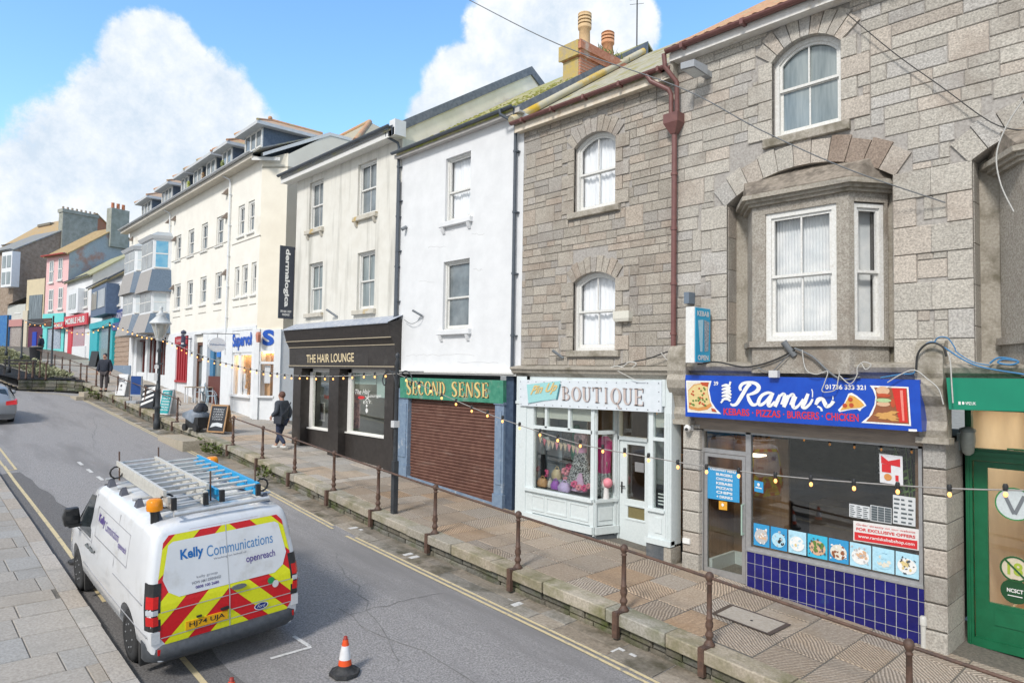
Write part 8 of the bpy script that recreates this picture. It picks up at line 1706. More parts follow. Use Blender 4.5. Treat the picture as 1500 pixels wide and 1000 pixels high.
def street_furniture():
 # manhole cover
 P = [Vector((-5.32, 9.04, 0)), Vector((-4.44, 9.06, 0)), Vector((-4.43, 9.68, 0)), Vector((-5.34, 9.62, 0))]; c = sum(P, Vector())/4; m = MB(); I = [c+(p-c)*.86 for p in P]
 m.mesh([(p.x, p.y, G(p.x)+.012) for p in P]+[(p.x, p.y, G(p.x)+.013) for p in I], [(0, 1, 5, 4), (1, 2, 6, 5), (2, 3, 7, 6), (3, 0, 4, 7)]); o = solo('manhole_cover', m, P_('rusty iron rim', (.09, .065, .05)), 'rectangular inspection cover with iron rim in the pavement outside the kebab shop', 'cover')
 m = MB(); m.mesh([(p.x, p.y, G(p.x)+.011) for p in I], [(0, 1, 2, 3)]); part('panel', m, M('concrete infill', (.33, .29, .24), (.40, .36, .31), 22, .9, .3, 60), o); m = MB(); m.lathe([(.02, .012), (.02, .016), (.001, .016)], 8, (c.x+.05, c.y-.05, G(c.x))); part('keyhole', m, blk, o)
 def board(px_, py_, w, h, ang, mat, lab, fn=None, frame=None, legs=True):
  b = onG(px_, py_); o = thing('pavement_sign', lab, 'pavement sign', b, rz=ang)
  m = MB();
  for s, y in ((-1, -.22), (1, .22)): m.mesh([(-w/2, y, .04), (w/2, y, .04), (w/2, y*.15, h), (-w/2, y*.15, h), (-w/2, y-.03*s, .04), (w/2, y-.03*s, .04), (w/2, y*.15-.03*s, h), (-w/2, y*.15-.03*s, h)], [(0, 1, 2, 3), (7, 6, 5, 4), (0, 4, 5, 1), (1, 5, 6, 2), (2, 6, 7, 3), (3, 7, 4, 0)])
  part('board', m, frame or mat, o, local=True)
  e = .05; f = lambda x, y, k=.004: Vector((-w/2+e+(w-2*e)*x, -.22+(-.22*.15+.22)*((.04+e)+(h-.04-2*e)*y-.04)/(h-.04)-k, .04+e+(h-.04-2*e)*y))
  m = MB(); m.face([f(0, 0), f(1, 0), f(1, 1), f(0, 1)]); part('face', m, mat, o, local=True)
  if fn: fn(o, f)
  return o
 ang = math.radians(25)
 def chalk(o, f):
  m = MB()
  for k in range(5): text_on(m, ('FRESH', 'COFFEE', 'CAKES', 'LUNCH', 'TODAY')[k], lambda x, y: f(.15+.7*x, .84-.10*k+.06*y, .007), .0, .1)
  patch(m, lambda x, y: f(x, y, .007), [(.1, .12), (.45, .2), (.9, .15), (.9, .3), (.55, .34), (.2, .3)]); part('chalk_marks', m, P_('chalk white', (.6, .62, .64)), o, local=True)
 board(322, 634, .78, 1.0, ang, P_('chalk black', (.03, .033, .04)), 'chalkboard A-frame with a pale wooden edge behind the railing', chalk, M('bare plywood', (.42, .26, .13), (.36, .2, .1), 7, .7))
 def teal(o, f):
  m = MB()
  for k in range(7): text_on(m, ('HAIR & BEAUTY', 'TREATMENTS', 'NAILS', 'WAXING', 'MASSAGE', 'FACIALS', 'OPEN TODAY')[k], lambda x, y: f(.12+.76*x, .86-.125*k+.075*y, .007), .02)
  part('print', m, ink_w, o, local=True)
 board(246, 608, .62, 1.05, ang, M('teal board', (.01, .30, .32), (.015, .34, .36), 3, .5), 'teal pavement sign with white lettering beside the street lamp', teal, P_('white board frame', (.7, .7, .7)))
 def chev(o, f):
  m = MB()
  for k in range(4): patch(m, lambda x, y: f(x, y, .007), [(0, .02+k*.25), (1, .3+k*.25 if k < 3 else .99), (1, .40+k*.25 if k < 2 else 1.0), (0, .14+k*.25)])
  part('stripes', m, ink_w, o, local=True)
 board(220, 598, .75, 1.0, ang, P_('chalk black', (.03, .033, .04)), 'black pavement sign with slanting white script stripes left of the lamp', chev)
 def shop(o, f):
  m = MB(); text_on(m, 'GIFT', lambda x, y: f(.2+.6*x, .78+.08*y, .007), .02); text_on(m, 'SHOP', lambda x, y: f(.15+.7*x, .64+.1*y, .007), .03); blob(m, lambda x, y: f(x, y, .007), .5, .45, .12, .07); text_on(m, 'OPEN', lambda x, y: f(.3+.4*x, .2+.08*y, .007), .0); part('print', m, P_('dark print', (.06, .06, .07)), o, local=True)
 board(181, 580, .62, 1.05, ang, P_('white board frame', (.7, .7, .7)), 'white pavement sign with dark lettering behind the railing', shop)
 b = onG(199, 590); o = thing('swing_sign', 'navy blue swinging pavement sign on a grey foot', 'pavement sign', b, rz=ang); m = MB(); m.box(-.33, .33, -.03, .03, .38, 1.2); part('board', m, M('navy board', (.012, .05, .19), (.016, .06, .22), 3, .4), o, local=True); m = MB(); m.box(-.3, .3, -.25, .25, .0, .1); m.box(-.34, -.3, -.03, .03, .1, 1.2); m.box(.3, .34, -.03, .03, .1, 1.2); m.box(-.34, .34, -.05, .05, .3, .38); part('foot', m, P_('grey foot', (.36, .38, .4)), o, local=True)
 b = onG(138, 537); o = thing('pavement_sign', 'dark A-frame sign outside the turquoise shop with the oriel', 'pavement sign', b, rz=ang); m = MB()
 for y in (-.2, .2): m.mesh([(-.35, y, 0), (.35, y, 0), (.35, 0, 1.1), (-.35, 0, 1.1)], [(0, 1, 2, 3)]); m.mesh([(-.35, y+.02, 0), (.35, y+.02, 0), (.35, .02, 1.1), (-.35, .02, 1.1)], [(3, 2, 1, 0)])
 part('board', m, P_('dark board', (.04, .045, .05)), o, local=True)
 # cafe chairs and high stools outside the cream building
 blu = M('pale blue metal', (.40, .52, .60), (.34, .46, .55), 8, .4)
 def chair(px_, py_, a, lab):
  b = onG(px_, py_); o = thing('cafe_chair', lab, 'chair', b, 'cafe chairs', a); m = MB(); m.hprism([(-.2, -.2), (.2, -.2), (.22, .18), (-.22, .18)], .44, .47); part('seat', m, blu, o, local=True)
  for sx in (-1, 1):
   for sy in (-1, 1): m = MB(); m.tube([(sx*.16, sy*.15, .45), (sx*.22, sy*.22, 0)], [.03, .018], 6); part('leg', m, blu, o, local=True)
  m = MB(); m.tube(smooth([(-.2, .2, .45), (-.22, .24, .75), (-.12, .26, .88), (.12, .26, .88), (.22, .24, .75), (.2, .2, .45)], 4), .016, 6); m.box(-.07, .07, .22, .235, .46, .86); m.tube(smooth([(-.21, .2, .66), (-.22, -.05, .66), (-.2, -.18, .46)], 4), .014, 5); m.tube(smooth([(.21, .2, .66), (.22, -.05, .66), (.2, -.18, .46)], 4), .014, 5); part('backrest', m, blu, o, local=True)
 chair(310, 594, math.radians(150), 'pale blue metal chair nearest the white corner shop'); chair(291, 588, math.radians(-20), 'pale blue metal chair with its back against the maroon boards'); chair(300, 585, math.radians(60), 'pale blue metal chair half hidden between the other two')
 b = onG(298, 590); o = thing('cafe_table', 'small wooden topped table among the pale blue chairs', 'table', b); m = MB(); m.hprism([(-.35, -.35), (.35, -.35), (.35, .35), (-.35, .35)], .72, .75); part('top', m, M('scrubbed wood', (.42, .34, .25), (.36, .28, .2), 8, .7), o, local=True)
 for sx in (-1, 1):
  for sy in (-1, 1): m = MB(); m.box(sx*.3-.025, sx*.3+.025, sy*.3-.025, sy*.3+.025, 0, .72); part('leg', m, white_p, o, local=True)
 for x, y, lab in ((278, 590, 'tall white stool at the left of the cafe seats'),):
  b = onG(x, y); o = thing('stool', lab, 'stool', b); m = MB(); m.box(-.2, .2, -.2, .2, .72, .76); part('seat', m, M('scrubbed wood', (.42, .34, .25)), o, local=True)
  for sx in (-1, 1):
   for sy in (-1, 1): m = MB(); m.box(sx*.17-.025, sx*.17+.025, sy*.17-.025, sy*.17+.025, 0, .72); part('leg', m, white_p, o, local=True)
 b = onG(324, 594); m = MB(); m.box(-.2, .2, -.04, .04, .02, .95); o = solo('pavement_sign', m, M('blue printed board', (.03, .16, .34), (.2, .35, .45), 16, .5), 'narrow blue printed board standing by the white corner shop window', 'pavement sign', loc=(0, 0, 0)); o.location = b
 # covered mobility scooter
 b = onG(291, 631); o = thing('covered_scooter', 'mobility scooter under a grey rain cover parked by the railing', 'scooter', b, rz=math.radians(10)); gc = M('grey rain cover', (.16, .19, .23), (.24, .27, .31), 5, .6)
 m = MB(); m.loft([[(-.62, -.3, .5), (-.5, .25, .5), (.1, .3, .3), (.1, -.3, .3)], [(-.66, -.26, .62), (-.55, .2, .64), (.2, .28, .62), (.2, -.28, .6)], [(-.3, -.14, .76), (-.3, .12, .74), (.12, .16, .72), (.12, -.16, .72)]], True, True, True); part('cover', m, gc, o, local=True)
 m = MB(); m.loft([[(-.02, -.24, .72), (-.02, .24, .72), (.18, .24, .7), (.18, -.24, .7)], [(.06, -.22, .86), (.06, .22, .86), (.22, .2, .86), (.22, -.2, .86)], [(.08, -.1, 1.0), (.08, .1, 1.0), (.18, .1, 1.0), (.18, -.1, 1.0)]], True, True, True); part('seat', m, P_('black vinyl', (.03, .032, .04), .4), o, local=True)
 m = MB(); m.box(-.45, .4, -.26, .26, .12, .5); part('base', m, blk, o, local=True)
 for x in (-.42, .32):
  for y in (-.28, .28): m = MB(); m.loft([[(x+.13*math.cos(k*.628), y-.05, .13+.13*math.sin(k*.628)) for k in range(10)], [(x+.13*math.cos(k*.628), y+.05, .13+.13*math.sin(k*.628)) for k in range(10)]], True, True, True); part('wheel', m, blk, o, local=True)
 # bin and bench far up
 b = onG(52, 529); o = thing('litter_bin', 'big dark litter bin behind the far railing', 'bin', b); m = MB(); m.lathe([(.34, 0), (.42, .95), (.45, 1.0), (.4, 1.04)], 10); part('body', m, P_('dark bin', (.035, .035, .04)), o, local=True); m = MB(); m.lathe([(.4, 1.0), (.32, 1.08), (.01, 1.12)], 10); part('contents', m, M('mixed rubbish', (.3, .26, .2), (.12, .1, .09), 9, .9), o, local=True)
 b = onG(28, 549); o = thing('bench', 'dark slatted bench on the lower footpath near the left edge', 'bench', b, rz=math.radians(75)); bm_ = P_('dark bench', (.05, .045, .045)); m = MB()
 for k in range(3): m.box(-.8, .8, -.2+k*.16, -.08+k*.16, .43, .46)
 part('seat', m, bm_, o, local=True); m = MB(); m.box(-.8, .8, .26, .3, .6, .7); m.box(-.8, .8, .28, .32, .78, .88); part('backrest', m, bm_, o, local=True)
 for s in (-1, 1): m = MB(); m.box(s*.7-.03, s*.7+.03, -.2, -.14, 0, .45); m.box(s*.7-.03, s*.7+.03, .2, .3, 0, .9); m.box(s*.7-.03, s*.7+.03, -.2, .3, .38, .43); part('leg', m, bm_, o, local=True)
street_furniture()
# ------------------------------------------------------------------ vehicles, cones, people
paint = M('white van paint', (.68, .69, .705), (.63, .64, .65), 2, .22, spec=.5, coat=.7, c3=(.48, .465, .43), s3=2.2, t3=(.56, .8)); rubber = M('tyre rubber', (.018, .018, .019), (.03, .03, .03), 30, .8)
lamp_r = P_('red lamp lens', (.55, .015, .015), .15); lamp_w = P_('clear lamp lens', (.5, .52, .54), .15); car_gl = M('dark car glass', (.02, .026, .028), (.035, .045, .05), 2, .04, spec=.9)
HW = ([.3, .45, .7, .95, 1.05, 1.3, 1.6, 1.78, 1.87, 1.92, 1.95, 1.965], [.90, .975, .99, .995, .985, .96, .915, .88, .845, .79, .55, .0])
def body_loft(stations, hz, hw, belt, top):
 """stations: (x, roof height, width factor, lean of the upper part)"""
 rings = []
 for x, zt, wf, ln in stations:
  r = []
  for z, w in list(zip(hz, hw)):
   zz = z if z <= belt and zt > belt else (belt+(z-belt)*(zt-belt)/(top-belt) if zt > belt else hz[0]+(z-hz[0])*(zt-hz[0])/(top-hz[0]))
   r.append((x+ln*max(0, zz-belt+.1), w*wf, zz))
  rings.append(r+[(p[0], -p[1], p[2]) for p in reversed(r[:-1])])
 return rings
def bake(o, mods):
 for k, a in mods:
  m = o.modifiers.new(k.lower(), k)
  for q, v in a.items(): setattr(m, q, v)
 dg = bpy.context.evaluated_depsgraph_get(); dg.update(); me = bpy.data.meshes.new_from_object(o.evaluated_get(dg)); o.modifiers.clear(); o.data = me; return me
def capf(m, n):
 N = len(m.v)-n
 for b0, rev in ((0, True), (N, False)):
  h = n//2
  for i in range(h):
   j = n-1-i; f = (b0+i, b0+i+1, b0+j-1, b0+j) if i+1 < j-1 else (b0+i, b0+i+1, b0+j); m.mesh([], []); m.f.append(f[::-1] if rev else f); m.c.append(None); m.uv.append(None); m.sm.append(False)
def cyl(x, y0, y1, z, r, n=24, sm=True):
 m = MB(); m.loft([[(x+r*math.cos(2*math.pi*k/n), y0, z+r*math.sin(2*math.pi*k/n)) for k in range(n)], [(x+r*math.cos(2*math.pi*k/n), y1, z+r*math.sin(2*math.pi*k/n)) for k in range(n)]], True, True, sm); return m
def arches(o, xs, r, z):
 cut = []
 for x in xs:
  c = cyl(x, -1.3, -.62, z, r); c2 = cyl(x, .62, 1.3, z, r)
  for q in (c, c2): ob = bpy.data.objects.new('cut', q.data('cut', Vector())); COL.objects.link(ob); ob.parent = o.parent; cut.append(ob)
 for q in cut+[o]:
  bm = bmesh.new(); bm.from_mesh(q.data); bmesh.ops.remove_doubles(bm, verts=bm.verts, dist=1e-5); bmesh.ops.recalc_face_normals(bm, faces=bm.faces); bm.to_mesh(q.data); bm.free()
 bpy.context.view_layer.update()
 for c in cut: bake(o, [('BOOLEAN', dict(operation='DIFFERENCE', object=c, solver='EXACT'))])
 for c in cut: bpy.data.objects.remove(c)
 for p in o.data.polygons: p.use_smooth = True
 o.data.set_sharp_from_angle(angle=math.radians(38)) if hasattr(o.data, 'set_sharp_from_angle') else None
def wheels(t, xs, y, r, w=.2):
 for x in xs:
  for s in (-1, 1):
   wh = part('wheel', cyl(x, s*(y-w), s*y, r, r*.93), rubber, t, local=True); m = MB(); n = 24
   P = [(y-w, r*.9), (y-w*.9, r), (y-w*.1, r), (y, r*.93), (y+.005, r*.66), (y-.03, r*.62)]
   m.loft([[(x+q*math.cos(2*math.pi*k/n), s*d, r+q*math.sin(2*math.pi*k/n)) for k in range(n)] for d, q in P], True, False, True); part('tyre', m, rubber, wh, local=True)
   m = MB(); m.loft([[(x+q*math.cos(2*math.pi*k/n), s*d, r+q*math.sin(2*math.pi*k/n)) for k in range(n)] for d, q in ((y-.02, r*.64), (y-.03, r*.5), (y-.02, r*.34), (y-.005, .04))], True, True, True)
   for k in range(8): a = k*math.pi/4; m.sphere((x+r*.46*math.cos(a), s*(y-.002), r+r*.46*math.sin(a)), .014, 6, 4)
   part('rim', m, P_('grey steel rim', (.20, .205, .21), .4), wh, local=True)
def clip(poly, a, b, c):
 out_ = []
 for i in range(len(poly)):
  p, q = poly[i], poly[(i+1) % len(poly)]; dp = a*p[0]+b*p[1]-c; dq = a*q[0]+b*q[1]-c
  if dp >= 0: out_.append(p)
  if dp*dq < 0: t = dp/(dp-dq); out_.append((p[0]+(q[0]-p[0])*t, p[1]+(q[1]-p[1])*t))
 return out_
def inside(poly, conv):
 for i in range(len(conv)):
  (x0, y0), (x1, y1) = conv[i], conv[(i+1) % len(conv)]; a, b = -(y1-y0), x1-x0
  if poly: poly = clip(poly, a, b, a*x0+b*y0)
 return poly
def van():
 S = .965; X0, Y0 = -9.80, 3.50; zc_ = RZ(X0, Y0); fx = Vector((-3.0, 0, RZ(X0-3, Y0)-zc_)).normalized(); ly = Vector((0, -1, (RZ(X0, Y0-.8)-RZ(X0, Y0+.8))/1.6)).normalized(); uz = fx.cross(ly).normalized(); ly = uz.cross(fx)
 t = thing('van', 'white telecoms van with red and yellow rear chevrons and roof ladders parked on the road', 'van', (X0, Y0, zc_)); t.rotation_euler = Matrix((fx, ly, uz)).transposed().to_euler(); t.scale = (S, S, S)
 bpy.context.view_layer.update(); L = dict(local=True)
 st = [(-.93, 1.87, .925, .17), (-.915, 1.92, .955, .17), (-.87, 1.95, .98, .165), (-.75, 1.96, .995, .14), (-.4, 1.96, 1, .05), (.4, 1.96, 1, 0), (1.3, 1.96, 1, 0), (2.05, 1.95, 1, 0), (2.3, 1.90, .995, 0), (2.7, 1.58, .99, 0), (3.12, 1.2, .985, 0), (3.5, 1.12, .97, 0), (3.85, 1.0, .93, 0), (3.98, .85, .86, 0), (4.03, .6, .8, 0)]
 m = MB(); m.loft(body_loft(st, *HW, 1.05, 1.965), True, False, True); capf(m, len(HW[0])*2-1); b = part('body', m, paint, t, **L); arches(b, (0, 3.1), .41, .37)
 def hw(z): return lerp(z, *HW)
 m = MB()
 for x in (0, 3.1):
  for s in (-1, 1): q = cyl(x, s*.6, s*.63, .37, .415); m.mesh(q.v, q.f)
 part('wheel_arch_liner', m, blk, t, **L)
 wheels(t, (0, 3.1), .965, .34); xr = lambda z: -.93+.17*max(0, z-.95)
 R = lambda y, z, e=.0: Vector((xr(z)-e-.004, y, z))
 yb = lambda z: hw(z)*.925-.03
 # rear doors with chevrons
 outl = [(-.86, .62), (-.78, .5), (.78, .5), (.86, .62), (.885, 1.0), (.85, 1.3), (.77, 1.74), (.7, 1.82), (-.7, 1.82), (-.77, 1.74), (-.85, 1.3), (-.885, 1.0)]
 def grid(mb, poly, e):
  """split into strips so that the sheet follows the bowed doors"""
  for k in range(-9, 9):
   q = clip(clip(poly, 1, 0, k*.1), -1, 0, -(k+1)*.1) if poly else []
   if len(q) < 3: continue
   for j in range(4, 20):
    s_ = clip(clip(q, 0, 1, j*.1), 0, -1, -(j+1)*.1) if len(q) > 2 else []
    if len(s_) > 2: mb.face([R(y, z, e) for y, z in s_][::-1])
 red, yel = M('red reflective film', (.62, .012, .018), (.55, .01, .015), 30, .35), M('yellow reflective film', (.72, .72, .015), (.66, .66, .012), 30, .35)
 m = MB(); grid(m, outl, .002); d = part('rear_door', m, red, t, **L); m = MB()
 for s in (-1, 1):
  for k in range(-2, 9):
   z0 = -.66+k*.56; pl = [(0, z0), (0, z0+.29), (1.0*s, z0+.29-.98), (1.0*s, z0-.98)]
   if s > 0: pl = pl[::-1]
   pl = inside(pl, outl)
   if pl: grid(m, pl, .005)
 part('stripe', m, yel, d, **L)
 win_ = [(-.80, 1.30), (-.74, 1.14), (-.62, 1.06), (.62, 1.06), (.74, 1.14), (.80, 1.30), (.715, 1.70), (.66, 1.735), (-.66, 1.735), (-.715, 1.70)]
 m = MB(); grid(m, win_, .008); part('white_panel', m, paint, d, **L)
 m = MB()
 for z in (.60, .72, .92):
  for a, b2 in ((-.84, -.012), (.012, .84)):
   if z == .72 and a > 0: continue
   n = 10; m.loft([[R(a+(b2-a)*k/n, z-.005, .008) for k in range(n+1)], [R(a+(b2-a)*k/n, z+.006, .008) for k in range(n+1)]], False, False)
 m.loft([[R(-.006, .5+1.32*k/9, .009) for k in range(10)], [R(.006, .5+1.32*k/9, .009) for k in range(10)]], False, False); part('door_gap', m, M('grey door gap', (.42, .42, .42)), d, **L)
 T = lambda y0, y1, z0, z1: (lambda x, y: R(y0+(y1-y0)*x, z0+(z1-z0)*y, .011))
 kb = P_('telecom blue', (.01, .14, .42)); kb2 = P_('telecom mid blue', (.08, .24, .48)); kp = P_('violet ink', (.09, .05, .25)); kg = P_('grey ink', (.25, .25, .28))
 for w, y0, y1, z0, z1, mat, bo in (('Kelly', .58, .30, 1.46, 1.62, kb, .03), ('Communications', .26, -.62, 1.46, 1.60, kb2, .0), ('Working on behalf of', .18, -.25, 1.40, 1.435, kg, .0), ('openreach', -.24, -.64, 1.25, 1.37, kp, .01), ('kelly group', .40, .14, 1.22, 1.26, kg, 0), ('HOW AM I DRIVING?', .46, .10, 1.165, 1.20, kg, .02), ('0808 100 2680', .42, .13, 1.105, 1.14, kp, .02)):
  m = MB(); text_on(m, w, T(y0, y1, z0, z1), bo); part('lettering', m, mat, d, **L)
 m = MB(); m.loft([[R(y, z, .018) for y, z in ((.55, .615), (.55, .725), (.03, .725), (.03, .615))], [R(y, z, .0) for y, z in ((.55, .615), (.55, .725), (.03, .725), (.03, .615))]], True, True, False); npl = part('number_plate', m, P_('amber plate', (.80, .40, .005), .5), d, **L)
 m = MB(); text_on(m, 'HJ74 UJA', lambda x, y: R(.51-.44*x, .632+.076*y, .021), .01); part('lettering', m, ink_k, npl, **L)
 m = MB(); P = [(-.42+.085*math.cos(k*.314), .66+.042*math.sin(k*.314)) for k in range(20)]; m.face([R(y, z, .014) for y, z in P]); part('badge', m, P_('badge blue', (.01, .03, .18), .3), d, **L)
 m = MB(); text_on(m, 'Ford', lambda x, y: R(-.365-.11*x, .64+.045*y, .017), 0, .3); ring_ = [(1.0, .014), (1.18, .014)]; n = 20
 for k in range(n): a0, a1 = k*.314, (k+1)*.314; m.mesh([R(-.42+.085*q*math.cos(a), .66+.042*q*math.sin(a), .015) for a, q in ((a0, 1), (a1, 1), (a1, 1.15), (a0, 1.15))], [(0, 1, 2, 3)])
 part('badge_mark', m, P_('badge silver', (.7, .7, .72)), d, **L)
 m = MB(); blob_ = [(-.12+(.1*math.cos(k*.4)), 1.0+.03*math.sin(k*.4)) for k in range(16)]; m.loft([[R(y, z, .03) for y, z in blob_], [R(y, z, .0) for y, z in blob_]], True, True, True); part('handle', m, P_('handle grey', (.12, .13, .13)), d, **L)
 m = MB(); [m.loft([[R(y, z, .03) for y, z in q], [R(y, z, 0) for y, z in q]], True, True, False) for q in ([(.12, .75), (.12, .775), (.02, .785), (.02, .745)], [(.42, .745), (.42, .765), (.36, .765), (.36, .745)])]; part('plate_lamp', m, blk, d, **L)
 m = MB(); m.face([R(-.62+.045*math.cos(k*.4), .91+.05*math.sin(k*.4), .012) for k in range(16)]); part('sticker', m, P_('white sticker', (.7, .66, .66)), d, **L); m = MB(); m.face([R(-.56+.05*math.cos(k*.4), .97+.045*math.sin(k*.4), .011) for k in range(16)]); part('sticker', m, P_('green sticker', (.02, .25, .08)), d, **L)
 # tail lamps, bumper, lower panels
 for s in (-1, 1):
  def lampq(z0, z1, a, bb, e): return [[(xr(z)-e+.02, s*(yb(z)-a), z), (xr(z)+.17, s*(hw(z)+e*.5+bb), z)] for z in (z0, z1)]
  def lb(z0, z1, e, mat, nm, par, i=0):
   m = MB(); P = []
   for z in (z0, (z0+z1)/2, z1): P.append([(xr(z)-e, s*(hw(z)*.925-.075+i*.028), z), (xr(z)-e, s*(hw(z)*.925+.012), z), (xr(z)+.045, s*(hw(z)*.965+e), z), (xr(z)+.13-i*.055, s*(hw(z)*.99-i*.008+e), z), (xr(z)+.13-i*.055, s*(hw(z)*.9), z), (xr(z)+.04, s*(hw(z)*.85), z)])
   m.loft(P, True, True, False); return part(nm, m, mat, par, **L)
  tl = lb(.70, 1.27, .012, blk, 'tail_lamp', t)
  for z0, z1, mat in ((.77, .88, lamp_r), (.90, .96, lamp_w), (.98, 1.12, lamp_r)): lb(z0, z1, .016, mat, 'lens', tl, 1)
  m = MB(); m.box(-.96, -.93, s*.80-.08, s*.80+.08, .40+.0, .47); part('reflector', m, lamp_r, t, **L); m = MB(); m.box(xr(.6)-.012, xr(.6)+.05, s*.9-.05, s*.9+.05, .54, .69); part('hinge', m, P_('pale hinge', (.6, .6, .6)), t, **L)
  m = MB(); P = [(2.10, 1.12), (2.98, 1.12), (2.84, 1.30), (2.36, 1.74), (2.14, 1.76)]; m.loft([[(x, s*(hw(z)+.004), z) for x, z in P], [(x, s*(hw(z)-.02), z) for x, z in P]], True, True, False); part('door_window', m, car_gl, t, **L)
  m = MB(); m.box(2.72, 2.86, s*.95 if s > 0 else -1.22, 1.15 if s > 0 else s*.97, 1.16, 1.21); m.loft([[(2.74, s*1.0, 1.17), (2.86, s*1.0, 1.17), (2.86, s*1.2, 1.19), (2.74, s*1.2, 1.19)], [(2.72, s*.99, 1.3), (2.88, s*.99, 1.3), (2.88, s*1.22, 1.32), (2.72, s*1.22, 1.32)], [(2.74, s*1.01, 1.46), (2.85, s*1.01, 1.46), (2.85, s*1.18, 1.46), (2.74, s*1.18, 1.46)]], True, True, True); m.box(2.725, 2.73, min(s*1.02, s*1.19), max(s*1.02, s*1.19), 1.22, 1.43); part('mirror', m, blk, t, **L)
  m = MB()
  for P in ([(1.98, .42), (2.0, 1.1), (2.04, 1.8)], [(.72, .42), (.72, 1.1), (.7, 1.78)], [(1.98, 1.08), (3.0, 1.08)], [(-.7, .98), (.7, .98)], [(.1, 1.22), (1.85, 1.22), (1.85, 1.66), (.1, 1.64), (.1, 1.22)], [(-.86, .62), (1.0, .6), (2.6, .62)]):
   m.tube([(x, s*(hw(z)+.0005), z) for x, z in P], .0075, 5)
  part('panel_gap', m, M('grey panel gap', (.28, .28, .29)), t, **L)
  for x in (2.12, 1.86): m = MB(); m.tube([(x-.1, s*.995, 1.0), (x-.08, s*1.02, 1.0), (x+.08, s*1.02, 1.0), (x+.1, s*.995, 1.0)], .02, 6); part('handle', m, P_('handle grey', (.12, .13, .13)), t, **L)
  m = MB(); m.box(-.5, -.42, s*.9-.12, s*.9+.06, .12, .45); m.box(2.6, 2.66, s*.9-.1, s*.9+.06, .14, .45); part('mud_flap', m, blk, t, **L)
  f = (lambda x0, x1, z0, z1: (lambda x, y: Vector((x0+(x1-x0)*x, s*(hw(z0+(z1-z0)*y)+.004), z0+(z1-z0)*y))))
  fl = (1, -1)[s < 0]; m = MB(); A = (1.75, 1.38) if s > 0 else (.9, 1.23); B = (1.34, .62) if s > 0 else (1.27, 1.75)
  text_on(m, 'Kelly', f(A[0], A[1], 1.42, 1.58), .03); text_on(m, 'Communications', f(B[0], B[1], 1.42, 1.55), .0); text_on(m, 'openreach', f(*((.6, .2) if s > 0 else (.2, .6)), 1.34, 1.45), .01); part('lettering', m, P_('violet ink', (.09, .05, .25)), t, **L)
 m = MB(); m.sphere((2.35, .955, .86), .06, 8, 6, sc=(.8, .5, 1.2)); part('crest_sticker', m, P_('red crest', (.4, .12, .1)), t, **L)
 gr = M('dark grey bumper', (.045, .05, .056), (.065, .07, .078), 16, .6); m = MB(); P = []
 for z, e in ((.28, -.05), (.33, .01), (.40, .035), (.47, .03), (.51, -.02)): P.append([(-.62, hw(max(z, .45))+.008, z), (-.75, hw(max(z, .45))+.012+e*.3, z), (-.90-e, .90, z), (-.97-e, .78, z), (-.99-e, .4, z), (-1.0-e, 0, z), (-.99-e, -.4, z), (-.97-e, -.78, z), (-.90-e, -.90, z), (-.75, -hw(max(z, .45))-.012-e*.3, z), (-.62, -hw(max(z, .45))-.008, z)])
 m.loft(P, False, False, True); m.face([p for p in P[-1]]); part('bumper', m, gr, t, **L)
 m = MB(); n = 10; m.loft([[(xr(1.84)+.0, -.45+.9*k/n, 1.845) for k in range(n+1)], [(xr(1.9)+.02, -.45+.9*k/n, 1.90) for k in range(n+1)]], False, False); part('brake_lamp', m, P_('high red lamp', (.35, .02, .05), .2), t, **L)
 w = MB(); w.mesh([(2.36, .72, 1.87), (2.36, -.72, 1.87), (3.12, -.86, 1.24), (3.12, .86, 1.24)], [(0, 1, 2, 3)]); part('windscreen', w, car_gl, t, **L)
 # roof rack
 al = M('rack aluminium', (.58, .58, .57), (.48, .48, .47), 14, .4, metal=.3); rk = part('roof_rack', (lambda m: [m.tube([(x, -.80, 2.03), (x, .80, 2.03)], .022, 7) for x in (-.35, .45, 1.25, 1.95)] and m)(MB()), al, t, **L)
 m = MB(); m.tube([(-.72, -.62, 2.05), (-.72, .62, 2.05)], .032, 8); m.tube([(-.35, .55, 2.03), (-.72, .55, 2.05)], .02, 6); m.tube([(-.35, -.55, 2.03), (-.72, -.55, 2.05)], .02, 6); part('roller', m, al, rk, **L)
 for x in (-.35, .45, 1.25, 1.95):
  for s in (-1, 1): m = MB(); m.loft([[(x-.09, s*.78, 1.86), (x+.09, s*.78, 1.86), (x+.09, s*.66, 1.9), (x-.09, s*.66, 1.9)], [(x-.03, s*.74, 2.04), (x+.03, s*.74, 2.04), (x+.03, s*.69, 2.04), (x-.03, s*.69, 2.04)]], True, True, False); part('foot', m, P_('grey rack foot', (.10, .105, .13)), rk, **L)
 for x, y in ((-.3, .02), (-.3, -.6), (1.9, .06), (1.9, .62)): m = MB(); m.tube([(x, y, 2.0), (x, y, 2.45)], .012, 5); part('clamp_rod', m, P_('rusty rod', (.13, .08, .06)), rk, **L)
 for x, y in ((-.3, .58), (1.9, .66), (-.25, -.72)): m = MB(); m.tube([(x+.0, y+.09*math.cos(k*.63), 2.13+.09*math.sin(k*.63)) for k in range(11)], .014, 5); part('clamp_wheel', m, blk, rk, **L)
 for x, y in ((-.42, .76), (1.75, -.72)):
  m = MB(); m.lathe([(.05, 1.9), (.05, 2.06), (.09, 2.07)], 10, (x, y, 0)); bc = part('beacon', m, blk, t, **L); m = MB(); m.lathe([(.095, 2.07), (.1, 2.1), (.095, 2.19), (.07, 2.215), (.01, 2.22)], 14, (x, y, 0)); part('lens', m, P_('orange beacon', (.8, .27, .01), .15), bc, **L)
 Mw = t.matrix_world.copy()
